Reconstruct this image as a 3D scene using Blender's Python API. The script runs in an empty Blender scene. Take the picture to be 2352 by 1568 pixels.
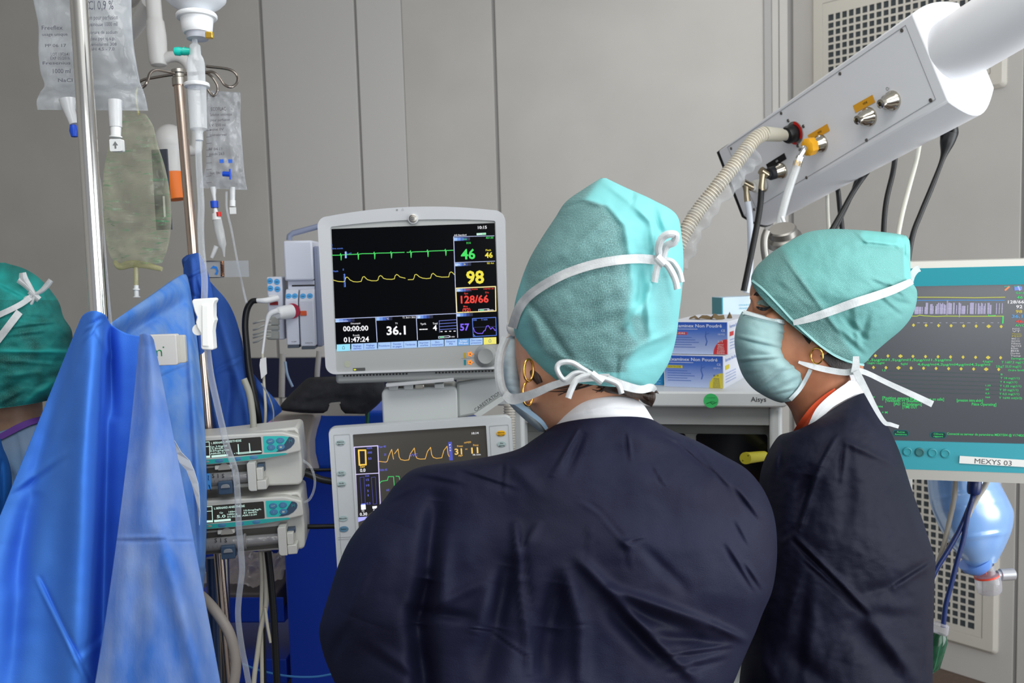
import bpy, bmesh, math, random
import numpy as np
from mathutils import Vector, Matrix, noise
random.seed(4)
SC = bpy.context.scene
COL = SC.collection
# ---------------------------------------------------------------- camera
FPX, CX, CY = 2150.0, 1176.0, 784.0
PITCH, ROLL = math.radians(5.0), math.radians(1.7)
CAM = Vector((0, 0, 1.60))
FW = Vector((0, math.cos(PITCH), -math.sin(PITCH)))
_U0 = Vector((0, math.sin(PITCH), math.cos(PITCH)))
_R0 = Vector((1, 0, 0))
RT = _R0*math.cos(ROLL) - _U0*math.sin(ROLL)
UP = _U0*math.cos(ROLL) + _R0*math.sin(ROLL)
cd = bpy.data.cameras.new('camera')
cam = bpy.data.objects.new('camera', cd)
COL.objects.link(cam)
cd.sensor_width = 36.0
cd.lens = 36.0*FPX/2352.0
cd.clip_start = 0.05
M = Matrix((RT, UP, -FW)).transposed().to_4x4()
M.translation = CAM
cam.matrix_world = M
cd.dof.use_dof = True
cd.dof.focus_distance = 1.35
cd.dof.aperture_fstop = 9.0
SC.camera = cam
# ---------------------------------------------------------------- light, exposure
w = bpy.data.worlds.new('world')
SC.world = w
w.use_nodes = True
w.node_tree.nodes['Background'].inputs[0].default_value = (0.80, 0.84, 0.90, 1)
w.node_tree.nodes['Background'].inputs[1].default_value = 0.46
SC.view_settings.view_transform = 'Standard'
SC.view_settings.look = 'None'
SC.view_settings.gamma = 1.0
SC.view_settings.use_curve_mapping = False
SC.view_settings.exposure = 0.0
def area(name, loc, target, sx, sy, power, color):
    l = bpy.data.lights.new(name, 'AREA')
    l.shape = 'RECTANGLE'; l.size = sx; l.size_y = sy; l.energy = power; l.color = color
    o = bpy.data.objects.new(name, l)
    o.location = loc
    o.rotation_euler = (Vector(target) - Vector(loc)).to_track_quat('-Z', 'Y').to_euler()
    COL.objects.link(o)
    return o
area('window_light', (2.9, 0.6, 1.5), (0.3, 1.8, 1.5), 2.2, 2.0, 84, (0.93, 0.97, 1.0))
area('ceiling_light', (0.2, 0.6, 2.95), (0.2, 1.4, 0.0), 1.6, 1.2, 30, (1.0, 0.99, 0.96))
area('ceiling_light_far', (0.6, 3.0, 2.95), (0.4, 3.3, 0.0), 1.6, 0.7, 6, (1.0, 0.98, 0.95))
area('rear_fill_light', (1.1, -1.6, 2.0), (0.0, 1.8, 1.3), 2.6, 1.8, 50, (0.95, 0.98, 1.0))  # added broad frontal fill behind the camera, not a window
# ---------------------------------------------------------------- pixel helpers
def ray(px, py):
    return FW + RT*((px-CX)/FPX) - UP*((py-CY)/FPX)
def P(px, py, D):
    return CAM + ray(px, py)*D
def proj(p):
    d = Vector(p) - CAM
    z = d.dot(FW)
    return CX + FPX*d.dot(RT)/z, CY - FPX*d.dot(UP)/z
_CAMn, _FWn, _RTn, _UPn = (np.array(v) for v in (CAM, FW, RT, UP))
def projn(v):
    d = v - _CAMn
    z = d @ _FWn
    return CX + FPX*(d @ _RTn)/z, CY - FPX*(d @ _UPn)/z, z
def Pn(px, py, D):
    px, py, D = np.broadcast_arrays(np.asarray(px, float), np.asarray(py, float), np.asarray(D, float))
    r = _FWn + ((px-CX)/FPX)[..., None]*_RTn - ((py-CY)/FPX)[..., None]*_UPn
    return _CAMn + r*D[..., None]

class Frame:
    """local frame: x right, y away from the viewer, z up"""
    def __init__(s, mat): s.m = mat; s.inv = mat.inverted()
    def px(s, x, y, ly=0.0):
        o = s.inv @ CAM
        d = s.inv.to_3x3() @ ray(x, y)
        t = (ly - o.y)/d.y
        q = o + d*t
        return q.x, q.z
    def pxz(s, x, y, lz=0.0):
        o = s.inv @ CAM
        d = s.inv.to_3x3() @ ray(x, y)
        q = o + d*((lz - o.z)/d.z)
        return q.x, q.y
    def pxx(s, x, y, lx=0.0):
        o = s.inv @ CAM
        d = s.inv.to_3x3() @ ray(x, y)
        q = o + d*((lx - o.x)/d.x)
        return q.y, q.z
    def w(s, x, y, z): return s.m @ Vector((x, y, z))

def frame_at(loc, yaw=0, pitch=0, roll=0):
    m = Matrix.Rotation(math.radians(yaw), 4, 'Z') @ Matrix.Rotation(math.radians(pitch), 4, 'X') @ Matrix.Rotation(math.radians(roll), 4, 'Y')
    m.translation = Vector(loc)
    return Frame(m)

def solve_frame(pts, D, yaw=0, pitch=0, roll=0, prior=4.0, it=40):
    """pts: list of ((lx,ly,lz),(px,py)); least-squares pose of a rigid thing of known size"""
    L = np.array([a for a, b in pts], float); T = np.array([b for a, b in pts], float)
    R0 = np.array(frame_at((0, 0, 0), yaw, pitch, roll).m.to_3x3())
    c = T.mean(0)
    t0 = np.array(P(c[0], c[1], D)) - R0 @ L.mean(0)
    def rot(v):
        a = np.linalg.norm(v)
        if a < 1e-9: return np.eye(3)
        k = v/a
        K = np.array([[0, -k[2], k[1]], [k[2], 0, -k[0]], [-k[1], k[0], 0]])
        return np.eye(3) + math.sin(a)*K + (1-math.cos(a))*K@K
    def res(p):
        W = (rot(p[:3]) @ R0 @ L.T).T + t0 + p[3:]
        x, y, z = projn(W)
        return np.concatenate([x-T[:, 0], y-T[:, 1], p[:3]*prior*10])
    p = np.zeros(6); lam = 1e-2; r = res(p)
    for _ in range(it):
        J = np.zeros((len(r), 6))
        for k in range(6):
            q = p.copy(); q[k] += 1e-5
            J[:, k] = (res(q)-r)/1e-5
        A = J.T@J
        step = np.linalg.solve(A + lam*np.diag(np.diag(A)), -J.T@r)
        r2 = res(p+step)
        if r2@r2 < r@r: p = p+step; r = r2; lam *= .4
        else: lam *= 4
    m = Matrix(((rot(p[:3]) @ R0)).tolist()).to_4x4()
    m.translation = Vector((t0+p[3:]).tolist())
    f = Frame(m)
    e = r[:2*len(pts)]
    print('FRAME rms %.1fpx  D %.2f' % (math.sqrt((e**2).mean()), (m.translation-CAM).dot(FW)), 'rot', [round(math.degrees(a), 1) for a in m.to_euler()])
    return f

# ---------------------------------------------------------------- materials
def lin(c):
    return tuple(((v/255.0)/12.92 if v/255.0 <= 0.04045 else ((v/255.0+0.055)/1.055)**2.4) for v in c)
MATS = {}
def mat(name, rgb, rough=0.5, metal=0.0, spec=0.5, emit=None, es=1.0, alpha=1.0, trans=0.0, ior=1.45,
        rgb2=None, scale=20.0, detail=3.0, contrast=(0.35, 0.65), stretch=(1, 1, 1), bump=0.0, bscale=None, coat=0.0, sheen=0.0, sss=0.0, two=None):
    if name in MATS: return MATS[name]
    m = bpy.data.materials.new(name); m.use_nodes = True
    nt = m.node_tree; N = nt.nodes; Lk = nt.links
    b = N['Principled BSDF']
    c = lin(rgb)+(1,)
    b.inputs['Base Color'].default_value = c
    b.inputs['Roughness'].default_value = rough
    b.inputs['Metallic'].default_value = metal
    b.inputs['Specular IOR Level'].default_value = spec
    b.inputs['Alpha'].default_value = alpha
    b.inputs['Transmission Weight'].default_value = trans
    b.inputs['IOR'].default_value = ior
    b.inputs['Coat Weight'].default_value = coat
    b.inputs['Sheen Weight'].default_value = sheen
    if sss: b.inputs['Subsurface Weight'].default_value = sss; b.inputs['Subsurface Scale'].default_value = 0.01
    if emit is not None:
        b.inputs['Emission Color'].default_value = lin(emit)+(1,)
        b.inputs['Emission Strength'].default_value = es
    tc = N.new('ShaderNodeTexCoord'); mp = N.new('ShaderNodeMapping')
    mp.inputs['Scale'].default_value = stretch
    Lk.new(tc.outputs['Object'], mp.inputs['Vector'])
    if rgb2 is not None:
        n = N.new('ShaderNodeTexNoise'); n.inputs['Scale'].default_value = scale; n.inputs['Detail'].default_value = detail
        r = N.new('ShaderNodeValToRGB')
        r.color_ramp.elements[0].position = contrast[0]; r.color_ramp.elements[1].position = contrast[1]
        r.color_ramp.elements[0].color = c; r.color_ramp.elements[1].color = lin(rgb2)+(1,)
        Lk.new(mp.outputs[0], n.inputs['Vector']); Lk.new(n.outputs['Fac'], r.inputs['Fac'])
        Lk.new(r.outputs['Color'], b.inputs['Base Color'])
    if bump:
        n2 = N.new('ShaderNodeTexNoise'); n2.inputs['Scale'].default_value = bscale or scale*3; n2.inputs['Detail'].default_value = 2
        bp = N.new('ShaderNodeBump'); bp.inputs['Strength'].default_value = bump; bp.inputs['Distance'].default_value = 0.002
        Lk.new(mp.outputs[0], n2.inputs['Vector']); Lk.new(n2.outputs['Fac'], bp.inputs['Height']); Lk.new(bp.outputs[0], b.inputs['Normal'])
    MATS[name] = m
    return m
def glow(rgb, es=1.0):
    n = 'lit_%d_%d_%d_%d' % (*rgb, int(es*100))
    return mat(n, (0, 0, 0), 0.4, emit=rgb, es=es)
def ink(rgb): return mat('ink_%d_%d_%d' % rgb, rgb, 0.55)

# ---------------------------------------------------------------- mesh builder
class MB:
    def __init__(s): s.v = []; s.f = []; s.mi = []; s.mats = []; s.cur = 0
    def use(s, m):
        if m not in s.mats: s.mats.append(m)
        s.cur = s.mats.index(m); return s
    def add(s, vs, fs, m=None):
        if m is not None: s.use(m)
        o = len(s.v)
        s.v.extend([tuple(v) for v in vs])
        for f in fs: s.f.append(tuple(i+o for i in f)); s.mi.append(s.cur)
        return s
    def box(s, x0, x1, y0, y1, z0, z1, m=None):
        if x0 > x1: x0, x1 = x1, x0
        if y0 > y1: y0, y1 = y1, y0
        if z0 > z1: z0, z1 = z1, z0
        vs = [(x, y, z) for x in (x0, x1) for y in (y0, y1) for z in (z0, z1)]
        return s.add(vs, [(0, 1, 3, 2), (4, 6, 7, 5), (0, 4, 5, 1), (2, 3, 7, 6), (0, 2, 6, 4), (1, 5, 7, 3)], m)
    def rot_last(s, n, mtx):
        for i in range(n, len(s.v)): s.v[i] = tuple(mtx @ Vector(s.v[i]))
        return s
    def loops(s, rings, close=True, cap=True, m=None, closed_ring=True):
        if m is not None: s.use(m)
        o = len(s.v); n = len(rings[0])
        for r in rings: s.v.extend([tuple(p) for p in r])
        K = len(rings)
        for i in range(K-1):
            for j in range(n if closed_ring else n-1):
                a = o+i*n+j; b = o+i*n+(j+1) % n
                s.f.append((a, b, b+n, a+n)); s.mi.append(s.cur)
        if cap and closed_ring:
            s.f.append(tuple(o+j for j in range(n))[::-1]); s.mi.append(s.cur)
            s.f.append(tuple(o+(K-1)*n+j for j in range(n))); s.mi.append(s.cur)
        return s
    def tube(s, pts, r, n=12, m=None, cap=True, smooth=0):
        pts = [Vector(p) for p in pts]
        if smooth: 
            rr = r if hasattr(r, '__len__') else None
            if rr is not None:
                q = catmull([tuple(p)+(rv,) for p, rv in zip(pts, rr)], smooth)
                pts = [Vector(a[:3]) for a in q]; r = [a[3] for a in q]
            else: pts = [Vector(a) for a in catmull([tuple(p) for p in pts], smooth)]
        R = r if hasattr(r, '__len__') else [r]*len(pts)
        rings = []
        t = (pts[1]-pts[0]).normalized()
        u = t.orthogonal().normalized()
        for i, p in enumerate(pts):
            a = pts[min(i+1, len(pts)-1)] - pts[max(i-1, 0)]
            if a.length > 1e-9: t = a.normalized()
            u = (u - t*u.dot(t)).normalized(); v = t.cross(u)
            rings.append([p + (u*math.cos(2*math.pi*k/n) + v*math.sin(2*math.pi*k/n))*R[i] for k in range(n)])
        return s.loops(rings, cap=cap, m=m)
    def lathe(s, prof, p0, axis, n=24, m=None, cap=True):
        """prof: list of (radius, distance along axis)"""
        p0 = Vector(p0); a = Vector(axis).normalized(); u = a.orthogonal().normalized(); v = a.cross(u)
        rings = [[p0 + a*h + (u*math.cos(2*math.pi*k/n)+v*math.sin(2*math.pi*k/n))*max(r, 1e-5) for k in range(n)] for r, h in prof]
        return s.loops(rings, cap=cap, m=m)
    def prism(s, poly, y0, y1, m=None):
        """poly in local (x,z), extruded along y"""
        n = len(poly)
        vs = [(x, y0, z) for x, z in poly] + [(x, y1, z) for x, z in poly]
        fs = [tuple(range(n))[::-1], tuple(range(n, 2*n))] + [(j, (j+1) % n, n+(j+1) % n, n+j) for j in range(n)]
        return s.add(vs, fs, m)
    def plate(s, poly, y=0.0, m=None):
        return s.add([(x, y, z) for x, z in poly], [tuple(range(len(poly)))], m)
    def ringplate(s, outer, inner, yo, yi, m=None):
        n = len(outer)
        vs = [(x, yo, z) for x, z in outer] + [(x, yi, z) for x, z in inner]
        return s.add(vs, [(j, (j+1) % n, n+(j+1) % n, n+j) for j in range(n)], m)
    def sphere(s, c, r, m=None, n=24, k=14, sc=(1, 1, 1), axis=None):
        rings = []
        for i in range(k+1):
            a = math.pi*i/k
            rings.append([(c[0]+r*sc[0]*math.sin(a)*math.cos(2*math.pi*j/n), c[1]+r*sc[1]*math.sin(a)*math.sin(2*math.pi*j/n), c[2]+r*sc[2]*math.cos(a)) for j in range(n)])
        return s.loops(rings, cap=False, m=m)
    def line(s, pts, wd, y=0.0, m=None):
        """flat polyline in the local xz plane"""
        for (x0, z0), (x1, z1) in zip(pts[:-1], pts[1:]):
            dx, dz = x1-x0, z1-z0; l = math.hypot(dx, dz)
            if l < 1e-9: continue
            nx, nz = -dz/l*wd/2, dx/l*wd/2
            ex, ez = dx/l*wd*.3, dz/l*wd*.3
            s.add([(x0-ex+nx, y, z0-ez+nz), (x1+ex+nx, y, z1+ez+nz), (x1+ex-nx, y, z1+ez-nz), (x0-ex-nx, y, z0-ez-nz)], [(0, 1, 2, 3)], m)
        return s
    def text(s, txt, x, z, h, y=0.0, m=None, align='C', wx=1.0, bold=0.0, ang=0.0, width=None, depth=0.0):
        """lettering of cap height h whose baseline centre/left is (x,z)"""
        vs, fs, w0 = glyphs(txt, bold)
        k = h/0.70
        kx = k*wx
        if width: kx = width/max(w0, 1e-6)
        off = {'C': -w0/2, 'L': 0, 'R': -w0}[align]
        ca, sa = math.cos(ang), math.sin(ang)
        out = []
        for vx, vz in vs:
            a, b = (vx+off)*kx, vz*k
            out.append((x+a*ca-b*sa, y, z+a*sa+b*ca))
        return s.add(out, fs, m)
    def build(s, name, m=None, parent=None, smooth=30, bevel=0, world=False, seg=2, kind=None, root=None, sub=0, label=None):
        me = bpy.data.meshes.new(name)
        V = s.v
        if world and parent is not None:
            r = parent
            inv = rootof(parent).matrix_world.inverted()
            V = [tuple(inv @ Vector(p)) for p in s.v]
        me.from_pydata(V, [], s.f)
        ms = s.mats if s.mats else []
        if m is not None and not ms: ms = [m]
        for x in ms: me.materials.append(x)
        if len(ms) > 1: me.polygons.foreach_set('material_index', s.mi)
        me.update()
        if smooth:
            me.polygons.foreach_set('use_smooth', [True]*len(me.polygons))
            me.set_sharp_from_angle(angle=math.radians(smooth))
        o = bpy.data.objects.new(name, me)
        COL.objects.link(o)
        if parent is not None: o.parent = parent
        if bevel:
            bv = o.modifiers.new('bevel', 'BEVEL'); bv.width = bevel; bv.segments = seg; bv.limit_method = 'ANGLE'; bv.angle_limit = math.radians(40)
        if sub:
            sb = o.modifiers.new('sub', 'SUBSURF'); sb.levels = sub; sb.render_levels = sub
        if kind: o['kind'] = kind
        if label: o['label'] = label
        return o
def rootof(o):
    while o.parent is not None: o = o.parent
    return o
_G = {}
def glyphs(txt, bold):
    key = (txt, bold)
    if key in _G: return _G[key]
    c = bpy.data.curves.new('g', 'FONT'); c.body = txt; c.resolution_u = 2; c.offset = bold; c.fill_mode = 'FRONT'
    o = bpy.data.objects.new('g', c)
    me = bpy.data.meshes.new_from_object(o)
    vs = [(v.co.x, v.co.y) for v in me.vertices]; fs = [tuple(p.vertices) for p in me.polygons]
    bpy.data.objects.remove(o); bpy.data.curves.remove(c); bpy.data.meshes.remove(me)
    if vs:
        mn = min(v[0] for v in vs); vs = [(a-mn, b) for a, b in vs]; wd = max(v[0] for v in vs)
    else: wd = 0
    _G[key] = (vs, fs, wd)
    return _G[key]
def catmull(pts, k, closed=False):
    A = np.array(pts, float); n = len(A); out = []
    rng = range(n if closed else n-1)
    for i in rng:
        p0 = A[(i-1) % n] if closed or i > 0 else 2*A[0]-A[1]
        p1 = A[i]; p2 = A[(i+1) % n]
        p3 = A[(i+2) % n] if closed or i+2 < n else 2*A[-1]-A[-2]
        for j in range(k):
            t = j/k
            out.append(0.5*((2*p1)+(-p0+p2)*t+(2*p0-5*p1+4*p2-p3)*t*t+(-p0+3*p1-3*p2+p3)*t**3))
    if not closed: out.append(A[-1])
    return [tuple(o) for o in out]
def rrect(x0, x1, z0, z1, r, n=6):
    """rounded rectangle, counter-clockwise from the lower right corner"""
    if not hasattr(r, '__len__'): r = [r]*4      # br, tr, tl, bl
    out = []
    for (cx, cz, a0, rr) in ((x1-r[0], z0+r[0], -90, r[0]), (x1-r[1], z1-r[1], 0, r[1]), (x0+r[2], z1-r[2], 90, r[2]), (x0+r[3], z0+r[3], 180, r[3])):
        for k in range(n+1):
            a = math.radians(a0+90*k/n)
            out.append((cx+rr*math.cos(a), cz+rr*math.sin(a)))
    return out
def circ(x, z, r, n=24, rz=None):
    rz = rz or r
    return [(x+r*math.cos(2*math.pi*k/n), z+rz*math.sin(2*math.pi*k/n)) for k in range(n)]

def thing(name, label, cat, frame=None, loc=None, group=None):
    o = bpy.data.objects.new(name, None); COL.objects.link(o)
    o.empty_display_size = 0.05
    if frame is not None: o.matrix_world = frame.m
    elif loc is not None: o.matrix_world = Matrix.Translation(Vector(loc))
    o['label'] = label; o['category'] = cat
    if group: o['group'] = group
    return o
def tag(o, label, cat, group=None):
    o['label'] = label; o['category'] = cat
    if group: o['group'] = group
    return o
def solo(mb, name, label, cat, m=None, group=None, **k):
    """a thing that is one mesh: origin moved to its own middle"""
    A = np.array(mb.v); c = (A.max(0)+A.min(0))/2
    mb.v = [tuple(p) for p in (A-c)]
    o = mb.build(name, m, **k); o.location = Vector(c.tolist())
    return tag(o, label, cat, group)

# silhouette loft: each ring spans two outline points of the thing and has a real depth and thickness
def sil_rings(rings, n=64, k=6, e=2.0, ends=True):
    """ring = (ax,ay,bx,by,D,t): outline points a,b in the picture, centre depth D, half thickness t (metres)"""
    R = np.array(catmull([tuple(r) for r in rings], k)) if k > 1 else np.array(rings, float)
    th = np.linspace(0, 2*np.pi, n, endpoint=False)
    c = np.sign(np.cos(th))*np.abs(np.cos(th))**(2/e); s = np.sign(np.sin(th))*np.abs(np.sin(th))**(2/e)
    mx = (R[:, 0]+R[:, 2])/2; my = (R[:, 1]+R[:, 3])/2; hx = (R[:, 2]-R[:, 0])/2; hy = (R[:, 3]-R[:, 1])/2
    X = mx[:, None]+hx[:, None]*c; Y = my[:, None]+hy[:, None]*c
    if R.shape[1] > 6:
        near = np.maximum(0, -s)[None, :]; L = np.hypot(hx, hy)+1e-6
        X = X - (hy/L)[:, None]*near*R[:, 6][:, None]; Y = Y + (hx/L)[:, None]*near*R[:, 6][:, None]
    D = R[:, 4][:, None]+R[:, 5][:, None]*s
    return X, Y, D
def grid_faces(rows, cols, wrap=True, flip=False):
    i = np.arange(rows-1)[:, None]; j = np.arange(cols if wrap else cols-1)[None, :]
    a = i*cols+j; b = i*cols+(j+1) % cols
    F = np.stack([a, b, b+cols, a+cols], -1).reshape(-1, 4)
    return F[:, ::-1] if flip else F
def npmesh(name, V, F, m, parent=None, world=True, smooth=True, caps=None, kind=None, label=None, mods=None, mi=None):
    me = bpy.data.meshes.new(name)
    V = np.asarray(V).reshape(-1, 3)
    if world and parent is not None:
        inv = np.array(rootof(parent).matrix_world.inverted())
        V = V @ inv[:3, :3].T + inv[:3, 3]
    fl = [tuple(f) for f in F.tolist()] if hasattr(F, 'tolist') else list(F)
    if caps: fl += caps
    me.from_pydata(V.tolist(), [], fl)
    for x in (m if isinstance(m, (list, tuple)) else [m]): me.materials.append(x)
    if mi is not None: me.polygons.foreach_set('material_index', mi)
    if smooth: me.polygons.foreach_set('use_smooth', [True]*len(me.polygons))
    me.update()
    o = bpy.data.objects.new(name, me); COL.objects.link(o)
    if parent is not None: o.parent = parent
    if kind: o['kind'] = kind
    if label: o['label'] = label
    return o
def seg_dist(X, Y, x0, y0, x1, y1):
    dx, dy = x1-x0, y1-y0; L2 = dx*dx+dy*dy
    t = np.clip(((X-x0)*dx+(Y-y0)*dy)/L2, 0, 1)
    s = ((X-x0)*dy-(Y-y0)*dx)/math.sqrt(L2)
    d = np.hypot(X-(x0+t*dx), Y-(y0+t*dy))
    return d, s, t
def folds(X, Y, lst):
    """lst of (x0,y0,x1,y1,width_px,height_m[,kind]): ridges (+ towards the viewer) and valleys; returns depth offset"""
    off = np.zeros_like(X)
    for f in lst:
        x0, y0, x1, y1, wd, h = f[:6]
        d, s, t = seg_dist(X, Y, x0, y0, x1, y1)
        taper = np.sin(np.pi*np.clip(t*0.9+0.05, 0, 1))**0.5
        kind = f[6] if len(f) > 6 else 'g'
        if kind == 'g': off -= h*np.exp(-(d/wd)**2)*taper
        elif kind == 's':   # one-sided step: sharp on the right of the direction, soft on the left
            side = np.where(s > 0, np.exp(-(d/wd)**2), np.exp(-(d/(wd*0.5))**2))
            off -= h*side*taper
        elif kind == 'w':   # S-shaped crease, ridge beside a valley
            off -= h*(s/wd)*np.exp(-(d/wd)**2)*1.1*taper
    return off
def fnoise(X, Y, sc, amp, seed=0.0, oct=3):
    o = np.zeros(X.size); xf = X.ravel(); yf = Y.ravel()
    for i in range(X.size):
        o[i] = noise.fractal(Vector((xf[i]*sc, yf[i]*sc, seed)), 1.0, 2.0, oct)
    return o.reshape(X.shape)*amp
# ================================================================ ROOM
WALLC = mat('wall_laminate', (196, 193, 188), 0.55, rgb2=(190, 187, 182), scale=3, bump=0.02)
WALL2 = mat('wall_laminate_light', (203, 201, 198), 0.5)
JOINT = mat('wall_joint', (150, 148, 146), 0.8)
NAVY = mat('navy_band', (22, 28, 62), 0.4)
FLOORM = mat('floor_linoleum', (92, 74, 62), 0.35, rgb2=(80, 64, 54), scale=60)
CREAM = mat('vent_cream', (204, 200, 190), 0.45)
DARKV = mat('vent_dark', (62, 68, 72), 0.9)
def wallframe(pA, dA, ang):
    """vertical wall through the point seen at pixel pA at depth dA; ang = turn of the wall's x axis about z"""
    p = P(pA[0], pA[1], dA); p.z = 0
    return frame_at(p, yaw=ang)
CORNER = P(1817, 575, 3.92); CORNER.z = 0
WB = frame_at(CORNER, yaw=-12.0)          # back wall: its x axis points right, wall spans x<0
WD = frame_at(CORNER, yaw=-50.0)          # slanted corner wall, spans x>0
H = 3.0
def struct(o): o['kind'] = 'structure'; return o
b = MB().box(-4.6, 2.6, -2.0, 5.6, -0.1, 0.0)
struct(b.build('floor', FLOORM))
b = MB().box(-4.6, 3.4, -2.0, 5.6, H, H+0.1)
struct(b.build('ceiling', mat('ceiling_paint', (225, 225, 222), 0.8)))
# back wall: recessed dark substrate, laminate panels with open joints
def wall_root(name, fr, x0, x1, t=0.06):
    o = MB().box(x0, x1, 0.006, 0.02+t, 0, H).build(name, JOINT)
    o.matrix_world = fr.m
    return struct(o)
wb = wall_root('wall_back', WB, -4.2, 0.03)
js = [WB.px(x, 300)[0] for x in (-900, -420, -60, 612, 827, 932, 1141, 1772, 1790)]
gap = [0.012, 0.012, 0.012, 0.016, 0.012, 0.002, 0.015, 0.006, 0.003]
zt, zb = WB.px(650, 821)[1], WB.px(650, 913)[1]
edges = [(-4.2, 0)] + list(zip(js, gap)) + [(0.0, 0.02)]
k = 0
for i in range(len(edges)-1):
    a, ga = edges[i]; c, gc = edges[i+1]
    if c-a < 0.02: continue
    mm = WALL2 if i in (4, 5) else WALLC
    MB().box(a+ga/2, c-gc/2, 0.0, 0.0058, zt, H-0.002, mm).build('wall_panel', None, wb, bevel=0.002)
    MB().box(a+ga/2, c-gc/2, 0.0, 0.0058, 0.10, zb, mm).build('wall_panel', None, wb, bevel=0.002)
b = MB().box(-4.2, 0.0, -0.006, 0.0055, zb+0.002, zt-0.002)
o = b.build('trim_1', NAVY); o.matrix_world = WB.m; struct(o)
b = MB().box(-4.2, 0.0, -0.008, 0.0055, 0.0, 0.099)
o = b.build('baseboard_back', mat('skirting', (96, 90, 84), 0.5)); o.matrix_world = WB.m; struct(o)
# narrow upright strip in the corner
o = MB().box(-0.105, -0.075, -0.008, 0.0, 0.1, H-.002).build('trim_2', mat('trim_grey', (168, 167, 166), 0.5), bevel=0.002); o.matrix_world = WB.m; struct(o)
# slanted wall
wd = wall_root('wall_corner', WD, 0.0, 1.75)
xs = [WD.px(x, 450)[0] for x in (1817, 2349)]
MB().box(0.012, xs[1]-0.006, 0.0, 0.0058, 0.0, H-0.002, WALLC).build('wall_panel', None, wd, bevel=0.002)
MB().box(xs[1]+0.006, 1.75, 0.0, 0.0058, 0.0, H-0.002, WALLC).build('wall_panel', None, wd, bevel=0.002)
# side walls (out of view)
e = WD.w(1.75, 0.02, 0)
b = MB().box(e.x, e.x+0.1, 2.3, e.y, 0, H); struct(b.build('wall_right', WALLC))
e = WB.w(-4.2, 0.02, 0)
b = MB().box(e.x-0.1, e.x, -2.0, e.y, 0, H); struct(b.build('wall_left', WALLC))
# ventilation grilles
def grille(label, x0, x1, z0, z1, hx0, hx1, hz0, hz1, pitch):
    fr = Frame(WD.m @ Matrix.Translation((x0, -0.0, z0)))
    g = thing('ventilation_grille', label, 'grille', fr)
    W_, H_ = x1-x0, z1-z0
    a = hx0-x0; c = hx1-x0; d = hz0-z0; e_ = hz1-z0
    ro = rrect(0, W_, 0, H_, 0.018); ri = rrect(a, c, d, e_, 0.001)
    f = MB().use(CREAM)
    f.ringplate(ro, rrect(0.012, W_-0.012, 0.012, H_-0.012, 0.012), -0.006, -0.018)
    f.ringplate(rrect(0.012, W_-0.012, 0.012, H_-0.012, 0.012), rrect(0.05, W_-0.05, 0.05, H_-0.05, 0.003), -0.018, -0.018)
    f.ringplate(rrect(0.052, W_-0.052, 0.052, H_-0.052, 0.003), ri, -0.0168, -0.0168)
    f.ringplate(ri, ri, -0.0168, -0.001)
    f.ringplate(rrect(0.050, W_-0.050, 0.050, H_-0.050, 0.003), rrect(0.052, W_-0.052, 0.052, H_-0.052, 0.003), -0.018, -0.013)
    f.ringplate(ro, ro, -0.0, -0.006)
    f.build('grille_frame', None, g)
    MB().box(a, c, -0.0135, -0.001, d, e_, DARKV).build('grille_backing', None, g)
    nx = round((c-a)/pitch); nz = round((e_-d)/pitch); px_, pz_ = (c-a)/nx, (e_-d)/nz; w2 = pitch*0.145
    me = None
    for i in range(1, nx):
        o = MB().box(-w2, w2, -0.0165, -0.0145, d, e_, CREAM).build('grille_bar', None, g, smooth=0) if me is None else bpy.data.objects.new('grille_bar', me)
        if me is None: me = o.data
        else: COL.objects.link(o); o.parent = g
        o.location = (a+i*px_, 0, 0)
    me = None
    for i in range(1, nz):
        o = MB().box(a, c, -0.0163, -0.0147, -w2, w2, CREAM).build('grille_bar', None, g, smooth=0) if me is None else bpy.data.objects.new('grille_bar', me)
        if me is None: me = o.data
        else: COL.objects.link(o); o.parent = g
        o.location = (0, 0, d+i*pz_)
    return g
hx0 = WD.px(1907, 100)[0]; hx1 = WD.px(2243, 1400)[0]
pitch = WD.px(1907+14.6, 100)[0]-hx0
gx0 = WD.px(1868, 100)[0]; gx1 = WD.px(2293, 1480)[0]
ztop0 = WD.px(2290, 203)[1]
hz1 = WD.px(1915, 34)[1]
hz0 = ztop0+0.10
print('grille', hx0, hx1, pitch, hz0, hz1)
grille('upper white grille of small square holes behind the ceiling pendant', gx0, gx1, ztop0, hz1+0.10, hx0, hx1, hz0, hz1, pitch)
bz0 = WD.px(2243, 1443)[1]; fz0 = WD.px(2290, 1503)[1]
grille('lower white grille of small square holes near the floor behind the blue breathing bag', gx0, gx1, fz0, bz0+0.62+0.10, hx0, hx1, bz0, bz0+0.62, pitch)
# ================================================================ SHARED MATERIALS
PLAST = mat('plastic_light_grey', (190, 192, 195), 0.42)
PLASTW = mat('plastic_white', (232, 234, 236), 0.35)
PLASTG = mat('plastic_mid_grey', (150, 153, 152), 0.45)
PLASTD = mat('plastic_slate', (74, 84, 98), 0.45)
BLACK = mat('plastic_black', (16, 17, 19), 0.4)
CHROME = mat('chrome', (215, 213, 210), 0.12, metal=1.0)
STEEL = mat('steel', (170, 166, 158), 0.28, metal=1.0)
WHT, YEL, GRN, REDC, BLU, VIO, LBL = (250, 250, 255), (240, 225, 60), (60, 225, 95), (240, 60, 48), (90, 130, 235), (120, 90, 235), (150, 190, 245)

def px_poly(fr, pts, ly=0.0): return [fr.px(x, y, ly) for x, y in pts]

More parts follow.
